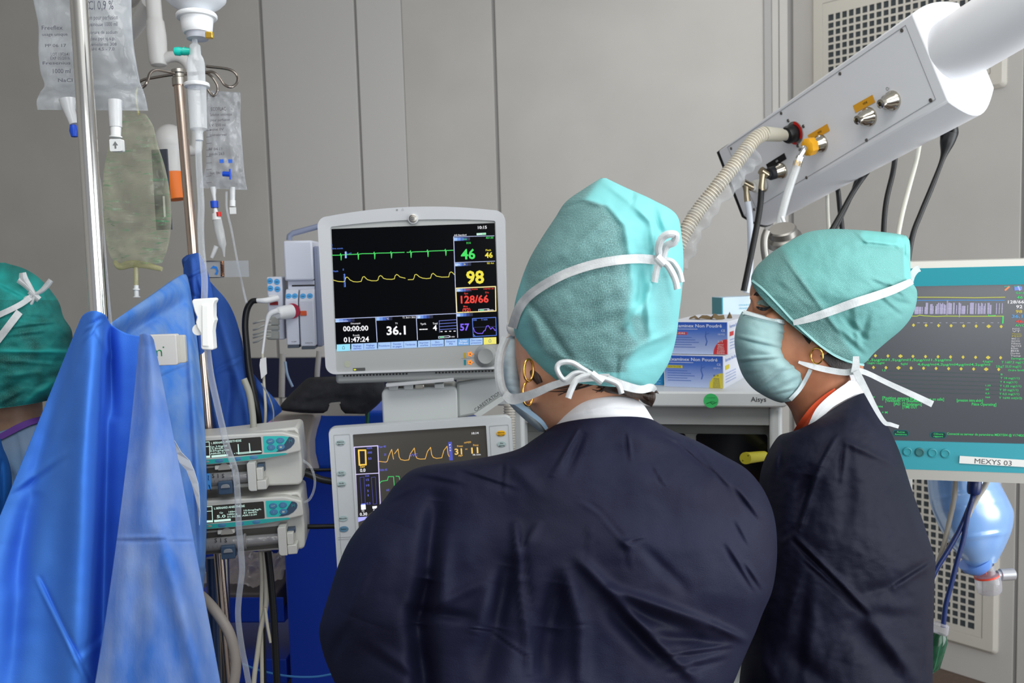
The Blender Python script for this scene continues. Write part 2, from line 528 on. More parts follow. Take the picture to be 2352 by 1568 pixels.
# ================================================================ PATIENT MONITOR
W_, Hh = 0.3475, 0.3030
mon = solve_frame([((-.150, 0, .108), (758, 527)), ((.155, 0, .108), (1136, 512)), ((.155, 0, -.117), (1141, 787)), ((-.150, 0, -.117), (774, 806)),
                   ((-.1745, 0, .132), (733, 496)), ((.172, 0, .131), (1161, 482))], 1.73, yaw=3, pitch=-3, roll=2, prior=2)
T = thing('patient_monitor', 'large light grey patient monitor with green and yellow curves reading 46 and 98', 'monitor', mon)
# front bezel, top edge arched
def arch(x0, x1, zb, zs, zc, r, n=14, rb=None, taper=0.0):
    """outline with arched top: corner-rounded, counter-clockwise from lower right"""
    rb = rb or r; out = []
    for (cx, cz, a0, rr) in ((x1-rb-taper, zb+rb, -90, rb), (x1-r, zs-r, 0, r)):
        for k in range(7):
            a = math.radians(a0+90*k/6*(0.85 if a0 == 0 else 1)); out.append((cx+rr*math.cos(a), cz+rr*math.sin(a)))
    xa, xb = x1-r, x0+r
    for k in range(1, n):
        t = k/n; out.append((xa+(xb-xa)*t, zs+(zc-zs)*(1-(2*t-1)**2)))
    for (cx, cz, a0, rr) in ((x0+r, zs-r, 90, r), (x0+rb+taper, zb+rb, 180, rb)):
        for k in range(7):
            a = math.radians(a0+90*k/6*(0.85 if a0 == 90 else 1)+(13.5 if a0 == 90 else 0)); out.append((cx+rr*math.cos(a), cz+rr*math.sin(a)))
    return out
ou = arch(-.1745, .1730, -.163, .131, .143, .018, taper=.004)
def shrink(poly, cx, cz, fx, fz): return [(cx+(x-cx)*fx, cz+(z-cz)*fz) for x, z in poly]
inn = arch(-.1515, .1565, -.163+.004, .112, .119, .004, taper=0.0)
o2 = shrink(ou, 0, -.01, 1.006, 1.006)
o3 = shrink(ou, 0, -.01, .93, .93)
b = MB().use(PLAST)
b.loops([[(x, -.006, z) for x, z in ou], [(x, .012, z) for x, z in o2], [(x, .045, z) for x, z in o2], [(x, .075, z) for x, z in o3]], cap=False)
b.plate(o3, .075)
b.ringplate(ou, inn, -.006, -.0045)
b.ringplate(inn, inn, -.0045, .0)
b.build('housing', None, T, smooth=40)
b = MB().plate(inn, -.0005, mat('bezel_grey', (172, 174, 172), 0.42)).build('front_panel', None, T)
b = MB()
b.plate(rrect(-.150, .155, -.117, .108, .001), -.0012, mat('screen_glass_black', (5, 6, 9), 0.2, spec=.08))
b.build('screen', None, T)
# screen contents, located on the panel plane
def on(fr, ly):
    return lambda x, y: fr.px(x, y, ly)
Y0 = -.0016
q = on(mon, Y0)
g = MB()
def ang_of(fr, x, y, ly=Y0):
    return 0.0
def scr_text(g, fr, s, x, y, hpx, col, es=1.0, bold=0.03, wpx=None, align='C', ly=None, m=None):
    """text whose baseline centre is at picture point x,y; heights measured at that depth"""
    ly = Y0 if ly is None else ly
    lx, lz = fr.px(x, y, ly)
    D = (fr.w(lx, ly, lz)-CAM).dot(FW)
    h = hpx/FPX*D
    g.text(s, lx, lz, h, ly-.0002, m or glow(col, es), align=align, bold=bold, width=(wpx/FPX*D if wpx else None))
def scr_line(g, fr, pts, wpx, col, es=1.0, ly=None, m=None):
    ly = Y0 if ly is None else ly
    pp = [fr.px(x, y, ly) for x, y in pts]
    D = (fr.w(pp[0][0], ly, pp[0][1])-CAM).dot(FW)
    g.line(pp, wpx/FPX*D, ly, m or glow(col, es))
def scr_quad(g, fr, pts, col, es=1.0, ly=None, m=None):
    ly = Y0 if ly is None else ly
    g.plate(px_poly(fr, pts, ly)[::-1], ly, m or glow(col, es))
def C1(x, y): return 740+x/5.463, 500+y/5.463      # crop coordinates -> photo
def C2(x, y): return 755+x/5.6, 700+y/5.6
# curves
for seg in ([(115, 470), (225, 468), (232, 448), (238, 530), (242, 466), (285, 463), (440, 457), (447, 436), (454, 522), (458, 457), (500, 450), (645, 448), (653, 430), (660, 516), (664, 446), (705, 443), (855, 440), (862, 424), (870, 504), (875, 438), (920, 437), (1030, 433)],
            [(1063, 434), (1100, 432), (1108, 411), (1116, 498), (1121, 431), (1165, 427), (1313, 423), (1321, 402), (1329, 488), (1333, 419), (1380, 416), (1538, 411), (1546, 394), (1553, 472), (1557, 411), (1645, 407)]):
    scr_line(g, mon, [C1(*p) for p in seg], 1.7, (70, 220, 100))
for seg in ([(135, 780), (200, 798), (272, 803), (285, 790), (292, 760), (303, 745), (320, 746), (350, 780), (390, 800), (440, 805), (490, 797), (500, 765), (510, 742), (530, 738), (550, 760), (570, 777), (620, 790), (680, 790), (700, 780), (712, 738), (730, 724), (748, 732), (770, 760), (810, 770), (870, 772), (905, 766), (915, 728), (935, 710), (955, 722), (975, 742), (1042, 758)],
            [(1078, 776), (1142, 774), (1152, 755), (1162, 716), (1180, 709), (1200, 722), (1218, 740), (1260, 757), (1310, 763), (1360, 757), (1373, 710), (1392, 696), (1412, 712), (1435, 732), (1500, 744), (1588, 742), (1600, 690), (1618, 678), (1636, 688), (1658, 712)]):
    scr_line(g, mon, [C1(*p) for p in seg], 1.5, (225, 215, 90))
scr_line(g, mon, [C1(295, 430), C1(297, 500)], 4, (150, 185, 250))
scr_line(g, mon, [C1(280, 705), C1(290, 865)], 1.6, (100, 140, 240))
for i in range(9): scr_line(g, mon, [C1(268+i*.6, 712+i*19), C1(288+i*.6, 711+i*19)], 1, (100, 140, 240))
# frames
LW = (190, 200, 240)
scr_line(g, mon, [C1(1648, 238), C1(2158, 226)], 1.2, LW)
scr_line(g, mon, [C1(1650, 242), C1(1672, 885), C1(1700, 1502)], 1.6, LW)
scr_line(g, mon, [C1(1662, 562), C1(2166, 544)], 1.2, LW)
scr_line(g, mon, [C1(158, 1270), C1(1680, 1200)], 1.4, LW)
scr_line(g, mon, [C1(672, 1252), C1(690, 1556)], 1.6, LW)
scr_line(g, mon, [C1(1180, 1228), C1(1196, 1530)], 1.6, LW)
scr_line(g, mon, [C1(1676, 884), C1(2174, 862), C1(2180, 1168), C1(1690, 1190), C1(1676, 884)], 2.4, (245, 225, 150))
for x, y, w_ in ((1655, 270, 200), (1668, 588, 200), (1686, 908, 190), (166, 1292, 240), (680, 1270, 200), (1190, 1245, 200), (1690, 1220, 200)):
    for i in range(5):
        c_ = [(150, 190, 240), (110, 150, 225), (70, 105, 190), (38, 60, 130), (16, 24, 60)][i]
        xa, xb = x+w_*i/5, x+w_*(i+1)/5
        k_ = -0.035
        scr_quad(g, mon, [C1(xa, y-20+k_*(xa-x)), C1(xb, y-20+k_*(xb-x)), C1(xb, y+20+k_*(xb-x)), C1(xa, y+20+k_*(xa-x))], c_)
g.build('screen_graphics', None, T, smooth=0)
g = MB()
def t1(s, x, y, h, col, w=None, bold=.04, es=1.0, al='C'):
    px_, py_ = C1(x, y); bold *= .42
    gg = MB() if h >= 36 else g
    scr_text(gg, mon, s, px_, py_, h/5.463, col, es, bold, w/5.463 if w else None, al)
    if h >= 36: gg.build('numeral_readout', None, T, smooth=0)
t1('10:15', 2010, 138, 36, WHT, 112)
t1('AG Standard', 1732, 226, 20, WHT, 155, .02)
t1('40/130', 2100, 262, 24, GRN, 95, .02); t1('mmx', 1790, 275, 18, GRN, 50, .02); t1('ECG', 1838, 326, 22, GRN, 54, .02)
t1('46', 1833, 516, 122, GRN, 180, .06); t1('Pleth', 2085, 416, 22, YEL, 66, .02); t1('46', 2092, 500, 66, YEL, 98, .06)
t1('SpO2', 1700, 598, 20, WHT, 60, .01); t1('%', 1790, 592, 18, YEL, 20); t1('90/ Art', 2112, 580, 22, YEL, 88, .02)
t1('98', 1922, 822, 156, YEL, 225, .07)
t1('PNI', 1715, 918, 18, WHT, 40, .01); t1('mmHg  Adulte', 1870, 905, 18, REDC, 165, .01); t1('160/90/ 50', 2090, 898, 18, REDC, 130, .01)
t1('Sys', 1806, 958, 20, REDC, 48, .02); t1('Dia', 2070, 946, 20, REDC, 44, .02)
t1('128/66', 1915, 1066, 92, REDC, 350, .06); t1('Moy', 1800, 1120, 20, REDC, 55, .02); t1('(92)', 1812, 1174, 42, REDC, 100, .05); t1('5 min', 2112, 1165, 20, WHT, 76, .02)
t1('E', 123, 352, 18, BLU, 14, .02); t1('Filtre monit.', 190, 394, 20, BLU, 150, .01); t1('1 mV', 342, 456, 20, BLU, 56, .01)
t1('Pleth', 168, 680, 20, BLU, 68, .02); t1('S', 266, 660, 22, BLU, 16, .02)
t1('Chronometres', 246, 1303, 16, WHT, 160, .01); t1('Décompté', 420, 1334, 20, WHT, 120, .01); t1('00:00:00', 422, 1418, 62, WHT, 318, .05)
t1('Ecoulé', 428, 1482, 20, WHT, 80, .01); t1('01:47:24', 430, 1556, 62, WHT, 318, .05)
t1('°C', 822, 1276, 20, WHT, 30, .01); t1('T1 36.0 / 38.5', 1088, 1260, 22, WHT, 160, .01); t1('T1', 930, 1334, 20, WHT, 28, .02)
t1('36.1', 930, 1464, 105, WHT, 240, .06)
t1('NMT', 1215, 1255, 16, WHT, 40, .01); t1('Tpt%', 1268, 1342, 22, WHT, 72, .02); t1('Total', 1418, 1336, 22, WHT, 60, .02)
t1('---', 1272, 1418, 60, WHT, 104, .06); t1('4', 1416, 1412, 66, WHT, 50, .06); t1('- - - -', 1580, 1440, 50, WHT, 190, .05)
t1('5 min', 1632, 1500, 20, WHT, 62, .02); t1('57', 1790, 1412, 84, VIO, 116, .06, 1.2)
t1('CO2', 1712, 1230, 16, WHT, 40, .01); t1('100', 1916, 1292, 22, BLU, 46, .02); t1('5 min', 2036, 1286, 22, BLU, 76, .02)
g.build('screen_readings', None, T, smooth=0)
g = MB()
scr_line(g, mon, [C1(1885, 1264), C1(2178, 1248), C1(2186, 1474), C1(1896, 1490), C1(1885, 1264)], 1.4, BLU)
scr_line(g, mon, [C1(*p) for p in ((1898, 1380), (1915, 1430), (1950, 1450), (2012, 1450), (2028, 1420), (2045, 1412), (2062, 1360), (2085, 1352), (2115, 1398), (2135, 1376), (2152, 1388), (2168, 1414), (2180, 1405))], 1.5, VIO, 1.2)
scr_line(g, mon, [C1(1892, 1375), C1(2184, 1362)], .8, (50, 60, 110))
for i in range(4): scr_line(g, mon, [C1(1468+i, 1292+i*37), C1(1680+i, 1278+i*37)], 1.2, (110, 125, 215))
scr_line(g, mon, [C1(1468, 1290), C1(1472, 1436)], 1.2, (110, 125, 215))
for (x0, y0, x1, y1) in ((1460, 1500, 1592, 1490), (1962, 1160, 2090, 1152)):
    scr_line(g, mon, [C1(x0, y0-11), C1(x1, y1-11), C1(x1+8, y1), C1(x1, y1+11), C1(x0, y0+11), C1(x0, y0-11)], 1.1, (220, 225, 245))
    scr_line(g, mon, [C1(x0+20, y0-1), C1(x0+(x1-x0)*.5, y0-4)], 2.6, (60, 200, 110))
scr_line(g, mon, [C1(1945, 206), C1(2048, 200)], 4.6, (200, 245, 225)); scr_line(g, mon, [C1(2010, 202), C1(2052, 200)], 3.0, (80, 220, 120))
scr_line(g, mon, [C1(1898, 1462), C1(1918, 1484)], 1.5, BLU)
g.build('screen_symbols', None, T, smooth=0)
# soft key bar
keys = [(104, 276, 'o', (150, 225, 250)), (290, 448, 'Réglage|alarmes', (165, 200, 245)), (452, 622, 'Réglage|moniteur', (165, 200, 245)), (634, 796, 'Procédures', (165, 200, 245)), (800, 962, 'Données|et pages', (165, 200, 245)), (966, 1136, 'Tendances', (165, 200, 245)),
        (1148, 1308, 'Imprimer|courbes', (165, 200, 245)), (1312, 1480, 'Zéro|instantané', (165, 200, 245)), (1490, 1655, 'Démarrer|PNI', (165, 200, 245)), (1660, 1808, 'Arrêter|PNI auto', (110, 165, 225)), (1814, 1982, 'Zéro toutes|pressions', (165, 200, 245)), (1992, 2156, 'o', (238, 230, 110))]
for x0, x1, s, c_ in keys:
    g = MB()
    def kz(x, t): return C2(x, (510-(x-104)*0.047)+t*88)
    scr_quad(g, mon, [kz(x0, 0), kz(x1, 0), kz(x1, 1), kz(x0, 1)], c_)
    ls = s.split('|'); xm = (x0+x1)/2
    if s == 'o':
        a_, b_ = kz(xm, .5)
        scr_line(g, mon, [(a_-2.5, b_+3), (a_-2.5, b_-1), (a_, b_-4), (a_+2.5, b_-1), (a_+2.5, b_+3), (a_-2.5, b_+3)], 1, (70, 120, 130), ly=Y0-.0004)
        ls = []
    for i, l in enumerate(ls):
        a_, b_ = kz(xm, (.62 if len(ls) == 1 else .45+.36*i))
        scr_text(g, mon, l, a_, b_, 4.2, (30, 60, 170) if c_[0] > 120 else (235, 240, 255), 1.0, .01, min(len(l)*2.6, 25), ly=Y0-.0003)
    g.build('soft_key', None, T, smooth=0)

# emblem, knob, lamps, vents
ex, ez = mon.px(949, 502, -.006)
g = MB()
g.lathe([(.0098, 0), (.0098, .004), (.0085, .0045)], (ex, -.0045, ez), (0, -1, 0), 32, PLAST)
g.lathe([(.0078, .0045), (.0076, .0055), (.006, .006), (.0001, .0062)], (ex, -.0045, ez), (0, -1, 0), 32, STEEL)
g.line([(ex+.0062*math.cos(a), ez+.0062*math.sin(a)) for a in np.linspace(0, 2*np.pi, 30)], .0005, -.0108, ink((60, 62, 66)))
g.text('GE', ex, ez-.0028, .0052, -.0109, ink((70, 72, 76)), bold=.01)
g.build('emblem', None, T)
kx, kz_ = mon.px(1116, 817, -.001)
g = MB().lathe([(.0215, 0), (.021, .004), (.0175, .006), (.0155, .013), (.014, .015), (.011, .0142), (.0001, .0135)], (kx, 0, kz_), (0, -1, 0), 40, PLASTG).build('knob', None, T, smooth=50)
g = MB()
for (x, y, c_) in ((1070, 817, (190, 165, 40)), (1070, 833, (20, 130, 140))):
    a_, b_ = mon.px(x-2, y-1, -.001); g.box(a_-.002, a_+.002, -.0012, -.0006, b_-.005, b_+.005, ink(c_))
for (x, y) in ((1080, 813), (1080, 832)):
    a_, b_ = mon.px(x, y, -.001)
    g.plate([(a_+.0045*(1+.25*math.cos(5*t))*math.cos(t), b_+.0042*(1+.25*math.cos(5*t))*math.sin(t)) for t in np.linspace(0, 2*np.pi, 30)[:-1]], -.0014, glow((255, 150, 50), 1.0))
    g.plate(circ(a_, b_, .0014, 10), -.0016, ink((120, 60, 30)))
scr_line(g, mon, [(1060, 823), (1092, 821)], .8, (140, 142, 140), ly=-.001, m=ink((140, 142, 140)))
a_, b_ = mon.px(825, 848, -.001)
g.plate(rrect(a_-.0115, a_+.0115, b_-.0028, b_+.0028, .001), -.0012, ink((80, 82, 80)))
g.plate(circ(a_-.008, b_-.0003, .0025, 14, .0015), -.0014, glow((215, 225, 40)))
a_, b_ = mon.px(798, 836, -.001)
g.plate(circ(a_, b_, .0062, 20, .0062), -.0009, mat('power_button', (176, 180, 160), .4))
a_, b_ = mon.px(912, 482, -.006); g.plate(circ(a_, b_, .0017, 12), -.0066, ink((130, 132, 134)))
a_, b_ = mon.px(925, 481, -.006); g.line([(a_-.002, b_-.0015), (a_, b_+.002), (a_+.002, b_-.0015), (a_-.002, b_-.0015)], .0004, -.0066, ink((150, 150, 152)))
g.build('control_lamps', None, T, smooth=0)
g = MB().box(-.155, .160, .004, .070, -.182, -.160, PLASTG)
g.build('base_tray', None, T, bevel=.006)
g = MB().use(BLACK)
for i in range(46):
    x = -.140+i*.0062
    if -.02 < x < .03: continue
    g.box(x, x+.0035, .0030, .0042, -.1685, -.1655)
g.build('vent_slots', None, T, kind='stuff')

# ================================================================ MODULE RACK (beside the monitor)
mr = frame_at(P(649, 553, 1.93), yaw=4, pitch=0, roll=.5)
DR = 1.93
T = thing('module_rack', 'white plug-in module rack with blue button dots on the left side of the patient monitor', 'monitor module', mr)
WP = mat('plastic_bluish_white', (208, 212, 226), 0.35)
x0, zt = mr.px(650, 553); x1, _ = mr.px(716, 540)
_, zd = mr.px(655, 645); _, zs = mr.px(655, 668); _, zbm = mr.px(662, 795)
print('rack', x0, x1, zt, zd, zs, zbm)
MB().box(x0, x1, .0, .11, zd, zt, WP).build('upper_cover', None, T, bevel=.004)
MB().box(x1+.0005, x1+.0115, .012, .115, zbm-.004, zt-.012, mat('slate_blue', (128, 136, 160), .45)).build('side_panel', None, T, bevel=.003)
g = MB().box(x0+.004, x1, .014, .11, zs, zd, WP); g.box(x0+.012, x1, .012, .016, zd-.012, zd-.009, BLACK); g.build('printer_slot', None, T, bevel=.001)
# handle
hp = [mr.w(x1+.02, .03, zt+.02)]
hx, hz = mr.px(664, 538, .03); hx2, hz2 = mr.px(735, 522, .03)
MB().tube([(hx, .03, hz-.012), (hx+.001, .03, hz-.003), (hx+.008, .03, hz+.002), (hx2-.004, .03, hz2+.002)], .0062, 12, mat('slate_blue', (128, 136, 160), .45)).build('handle', None, T)
dotm = mat('button_blue', (72, 160, 222), .4)
def module(fr, T, pts, ly, dep, name='module'):
    (xa, za) = fr.px(pts[0], pts[2], ly); (xb, zb_) = fr.px(pts[1], pts[3], ly)
    return xa, xb, za, zb_
# two lower modules with sloping top
for i, (pa, pb) in enumerate(((655, 686), (687, 722))):
    xa, za = mr.px(pa, 690, -.008); xb, _ = mr.px(pb, 690, -.008)
    _, zt_ = mr.px(pa, 664, -.0); _, zk = mr.px(pa, 692, -.016); _, zb_ = mr.px(pa, 793+i*3, -.016)
    prof = [(.1, zt_), (.0, zt_), (-.016, zk), (-.016, zb_), (.1, zb_)]
    g = MB().use(WP)
    n = len(prof)
    g.add([(xa+.0006, y, z) for y, z in prof]+[(xb-.0006, y, z) for y, z in prof], [tuple(range(n)), tuple(range(n, 2*n))[::-1]]+[(j, n+j, n+(j+1) % n, (j+1) % n) for j in range(n)])
    mo = g.build('module', None, T, bevel=.0025)
    wv = (xb-xa)
    for k in (.27, .73):
        zc = zk+(zt_-zk)*.42; yc = -.016+.016*.42
        nrm = Vector((0, -(zt_-zk), -.016*-1)).normalized(); nrm = Vector((0, -(zt_-zk), .016)).normalized()
        g = MB().lathe([(.0062, 0), (.006, .001), (.0001, .0012)], (xa+wv*k, yc, zc), nrm, 20, dotm)
        g.box(xa+wv*k-.003, xa+wv*k+.003, yc-.0022, yc-.0012, zc-.0006, zc+.0002, ink((30, 60, 90)))
        g.build('button', None, mo)
    g = MB().box(xa+.002, xb-.002, -.0155, .09, zb_-.006, zb_-.0005, PLASTD).build('foot_edge', None, mo, bevel=.001)
    g = MB().text('E-PRESTN' if i else 'E-NMT', xb-.006, zb_+.006, .0025, -.0163, ink((90, 92, 110)), align='R', bold=.01); g.build('module_marking', None, mo, smooth=0)
    if i == 1:
        a_, c_ = mr.px(697, 718, -.017)
        g = MB().box(a_-.0065, a_+.0065, -.019, -.0162, c_-.006, c_+.004, mat('connector_orange', (214, 84, 32), .45)).build('socket', None, mo, bevel=.001)
    else:
        a_, c_ = mr.px(670, 714, -.017)
        g = MB()
        g.lathe([(.0155, 0), (.0155, .004)], (a_+.002, -.016, c_), (-.12, -1, .03), 28, mat('connector_red', (170, 40, 70), .4))
        g.lathe([(.0145, .004), (.0142, .02), (.013, .036), (.010, .040), (.0001, .0402)], (a_+.002, -.016, c_), (-1, -1.1, -.12), 28, PLASTW)
        g.build('plug', None, mo)
        plug_end = mr.w(a_+.002-.030, -.016-.030, c_-.006)
# outer left small module
ml = Frame(mr.m @ Matrix.Translation((0, .02, 0)))
xa, za = mr.px(612, 636, .015); xb, zb_ = mr.px(647, 780, .015)
g = MB().box(xa, xb+.006, .015, .10, zb_, za, WP)
mo = g.build('module', None, T, bevel=.003)
for (x, y) in ((620, 645), (636, 647), (621, 662), (637, 664)):
    a_, c_ = mr.px(x, y, .0148)
    g = MB().lathe([(.0062, 0), (.006, .001), (.0001, .0012)], (a_, .015, c_), (0, -1, 0), 20, dotm); g.box(a_-.003, a_+.003, .0132, .0137, c_-.0008, c_+.0004, ink((30, 60, 90))); g.build('button', None, mo)
a_, c_ = mr.px(630, 697, .0148)
MB().box(a_-.009, a_+.008, .0135, .0149, c_-.003, c_+.004, mat('connector_dark_red', (150, 30, 30), .5)).build('socket', None, mo)
a_, c_ = mr.px(632, 683, .0148)
g = MB().box(a_-.011, a_+.006, .0, .0149, c_-.006, c_+.006, PLASTW); g.build('plug', None, mo, bevel=.002)
# plug leads to the left: three fingered grey connector block
g = MB()
gm = mat('connector_grey', (176, 178, 172), .5)
for k, (y, r) in enumerate(((735, .011), (752, .006), (768, .010))):
    a_, c_ = mr.px(634, y, .02)
    g.box(a_-.018, a_+.008, .012, .032, c_-r, c_+r*.8, gm)
g.build('lead_connector', None, T, bevel=.003)
g = MB().use(gm)
for k, (y, yy) in enumerate(((738, 742), (746, 757), (760, 768), (768, 775), (772, 786))):
    g.tube([P(622, y, DR-.02), P(605, (y+yy)/2-4, DR-.03), P(592, yy-3, DR-.03), P(582, yy, DR-.02)], .0022, 8, smooth=4)
g.build('lead_wires', None, T, world=True, kind='stuff')

# cables of the module rack
g = MB().tube([P(637, 684, DR-.03), P(612, 690, DR-.05), P(588, 690, DR-.05)], [.006, .006, .004], 12, PLASTW, smooth=4)
g.tube([P(590, 690, DR-.05), P(578, 693, DR-.05), P(567, 712, DR-.05), P(563, 745, DR-.05), P(566, 790, DR-.05), P(572, 850, DR-.05), P(583, 905, DR-.06), P(592, 945, DR-.06), P(598, 985, DR-.05)], [.0055, .006, .0065, .0065, .0065, .007, .007, .006, .006], 12, BLACK, smooth=6)
solo(g, 'monitor_cable', 'thick black cable with white plug hanging beside the blue drape', 'cable', smooth=60)
g = MB().tube([P(640, 713, DR-.07), P(620, 722, DR-.07), P(612, 745, DR-.07), P(607, 780, DR-.07), P(603, 812, DR-.07)], [.006, .0055, .003, .0025, .0025], 12, PLASTW, smooth=6)
g.tube([P(603, 812, DR-.07), P(605, 850, DR-.07), P(607, 890, DR-.07), P(610, 940, DR-.07), P(608, 985, DR-.06)], .0028, 10, mat('cable_cream', (204, 200, 184), .5), smooth=6)
cab = solo(g, 'monitor_cable', 'white cable with round plug and paper tag hanging from the module rack', 'cable', smooth=60)
g = MB(); g.add([P(598, 824, DR-.08), P(611, 820, DR-.083), P(613, 858, DR-.083), P(600, 870, DR-.08), P(596, 838, DR-.08)], [(0, 1, 2, 3, 4)], mat('paper_tag', (238, 238, 238), .6))
g.add([p+Vector((0, .001, 0)) for p in (P(598, 824, DR-.08), P(611, 820, DR-.083), P(613, 858, DR-.083), P(600, 870, DR-.08), P(596, 838, DR-.08))], [(4, 3, 2, 1, 0)])
c_ = Vector(cab.location); g.v = [tuple(Vector(v)-c_) for v in g.v]
g.build('paper_tag', None, cab)

# ================================================================ MONITOR MOUNT
mt = frame_at(P(968, 905, 1.78), yaw=3)
T = thing('monitor_mount', 'light grey mounting arm and column carrying the patient monitor', 'monitor mount', mt)
MTM = mat('mount_grey', (196, 200, 199), .45)
xa, zt = mt.px(874, 896, -.02); xb, zb_ = mt.px(1052, 962, -.02)
zt = mt.px(960, 893, -.02)[1]
g = MB().prism(rrect(xa, xb, zb_-.015, zt, .012), -.0, .10, MTM).build('column', None, T, bevel=.003)
a0, z0 = mt.px(886, 882, -.03); a1, z1 = mt.px(1042, 868, -.03)
g = MB().add([(a0, -.03, z0), (a1, -.03, z1), (a1, .06, z1), (a0, .06, z0), (a0, -.03, z0-.006), (a1, -.03, z1-.006), (a1, .06, z1-.006), (a0, .06, z0-.006)], [(0, 1, 2, 3), (7, 6, 5, 4), (0, 4, 5, 1), (1, 5, 6, 2), (2, 6, 7, 3), (3, 7, 4, 0)], PLAST)
g.build('tilt_plate', None, T, bevel=.001)
g = MB()
for x in (905, 940, 965, 1010):
    a_, c_ = mt.px(x, 887, -.0); g.box(a_-.010, a_+.008, -.01, .05, zt-.002, c_+.006, MTM if x != 965 else STEEL)
g.build('hinge_block', None, T, bevel=.002)
# big diagonal arm right of the column
g = MB()
pts = [(1048, 878), (1150, 862), (1152, 905), (1098, 952), (1050, 962)]
poly = [mt.px(x, y, .02) for x, y in pts]
g.prism(poly[::-1], .02, .10, MTM); g.build('arm', None, T, bevel=.006)
g = MB()
poly = [mt.px(x, y, -.012) for x, y in ((1088, 951), (1158, 905), (1166, 914), (1100, 958))]
g.prism(poly[::-1], -.012, .0, mat('label_strip_grey', (186, 190, 188), .5))
a_, c_ = mt.px(1120, 925, -.012)
g.text('CARESTATION', a_+.002, c_+.001, .0065, -.0125, ink((60, 62, 62)), ang=math.radians(34), bold=.01)
g.build('arm_label', None, T)

# ================================================================ VENTILATOR MONITOR
vm = solve_frame([((0, 0, 0), (757, 984)), ((.335, 0, 0), (1172, 954)), ((.043, .004, -.0135), (810, 998)), ((.288, .004, -.0145), (1116, 976)), ((0, 0, -.254), (773, 1300)), ((.335, 0, -.07), (1180, 1042))], 1.68, yaw=2, pitch=-2, roll=2, prior=3)
T = thing('ventilator_monitor', 'white ventilator screen with orange pressure curve below the patient monitor', 'monitor', vm)
VMW = mat('ventilator_white', (208, 213, 216), .4)
ou = rrect(0, .335, -.285, .0, .012)
ou2 = shrink(ou, .1675, -.14, 1.012, 1.012); ou3 = shrink(ou, .1675, -.14, .92, .92)
ri = rrect(.043, .288, -.205, -.014, .002)
g = MB().use(VMW)
g.loops([[(x, -.004, z) for x, z in ou], [(x, .012, z) for x, z in ou2], [(x, .03, z) for x, z in ou2], [(x, .06, z) for x, z in ou3]], cap=False).plate(ou3, .06)
g.ringplate(ou, ri, -.004, -.003); g.ringplate(ri, ri, -.003, .004)
g.build('housing', None, T, smooth=40)
MB().plate(rrect(.043, .288, -.205, -.014, .002), .0035, mat('screen_grey', (66, 64, 60), .3, emit=(70, 66, 60), es=.35)).build('screen', None, T)
V0 = .003
g = MB()
def Cv(x, y): return 750+x/5.345, 950+y/5.345
def vl(pts, wpx, col, es=1.0, ly=V0): scr_line(g, vm, [Cv(*p) for p in pts], wpx, col, es, ly=ly)
def vt(s, x, y, h, col, wd, bold=.03): 
    a_, b_ = Cv(x, y); scr_text(g, vm, s, a_, b_, h/5.345, col, 1.0, bold*.42, wd/5.345, ly=V0)
OR = (240, 185, 90)
vl([(640, 582), (690, 590), (735, 592), (748, 575), (760, 530), (775, 490), (800, 436), (822, 557)], 1.5, OR)
vl([(835, 490), (878, 432), (892, 530), (910, 560), (960, 572), (1010, 565), (1030, 490), (1078, 420), (1092, 510), (1110, 545), (1150, 556), (1212, 553), (1240, 460), (1278, 412), (1290, 500), (1310, 535), (1350, 547), (1415, 540), (1440, 450), (1480, 398), (1492, 500), (1507, 525)], 1.5, OR)
vl([(650, 860), (672, 828), (748, 816), (758, 772), (822, 770), (832, 880)], 1.5, (70, 210, 110)); vl([(852, 766), (890, 768), (900, 810)], 1.5, (70, 210, 110))
vl([(340, 410), (628, 392), (662, 1150)], 2.2, (215, 205, 250)); vl([(340, 410), (385, 1320)], 2.2, (215, 205, 250)); vl([(352, 744), (640, 728)], 1.8, (215, 205, 250))
scr_quad(g, vm, [Cv(345, 420), Cv(622, 402), Cv(634, 722), Cv(357, 736)], (24, 22, 24), 1.0, ly=.0033)
scr_quad(g, vm, [Cv(360, 750), Cv(636, 736), Cv(656, 1150), Cv(386, 1300)], (24, 22, 24), 1.0, ly=.0033)
vl([(394, 448), (478, 446), (484, 624), (404, 628), (394, 448)], 3.4, (245, 200, 80), 1.1)
for xa in (410, 550):
    vl([(xa, 780), (xa+50, 775), (xa+66, 1105), (xa+24, 1110), (xa, 780)], .9, (80, 80, 170))
scr_quad(g, vm, [Cv(422, 1118), Cv(478, 1112), Cv(482, 1172), Cv(426, 1178)], (250, 250, 255), 1.2, ly=V0-.0003)
scr_quad(g, vm, [Cv(424, 1104), Cv(474, 1100), Cv(476, 1114), Cv(424, 1118)], (110, 130, 240), 1.1, ly=V0-.0003)
scr_quad(g, vm, [Cv(562, 1136), Cv(618, 1130), Cv(620, 1160), Cv(566, 1166)], (250, 250, 255), 1.2, ly=V0-.0003)
scr_quad(g, vm, [Cv(385, 1270), Cv(500, 1262), Cv(470, 1300), Cv(386, 1330)], (170, 170, 250), 1.1, ly=V0-.0003)
scr_quad(g, vm, [Cv(1494, 346), Cv(1538, 344), Cv(1552, 570), Cv(1506, 572)], (80, 90, 190), 1.0, ly=V0+.0002)
g.build('screen_graphics', None, T, smooth=0)
g = MB()
vt('10:14', 1825, 250, 26, WHT, 84); vt('31', 1620, 498, 72, (250, 205, 110), 92, .05); vt('11', 1822, 484, 72, (250, 205, 110), 86, .05)
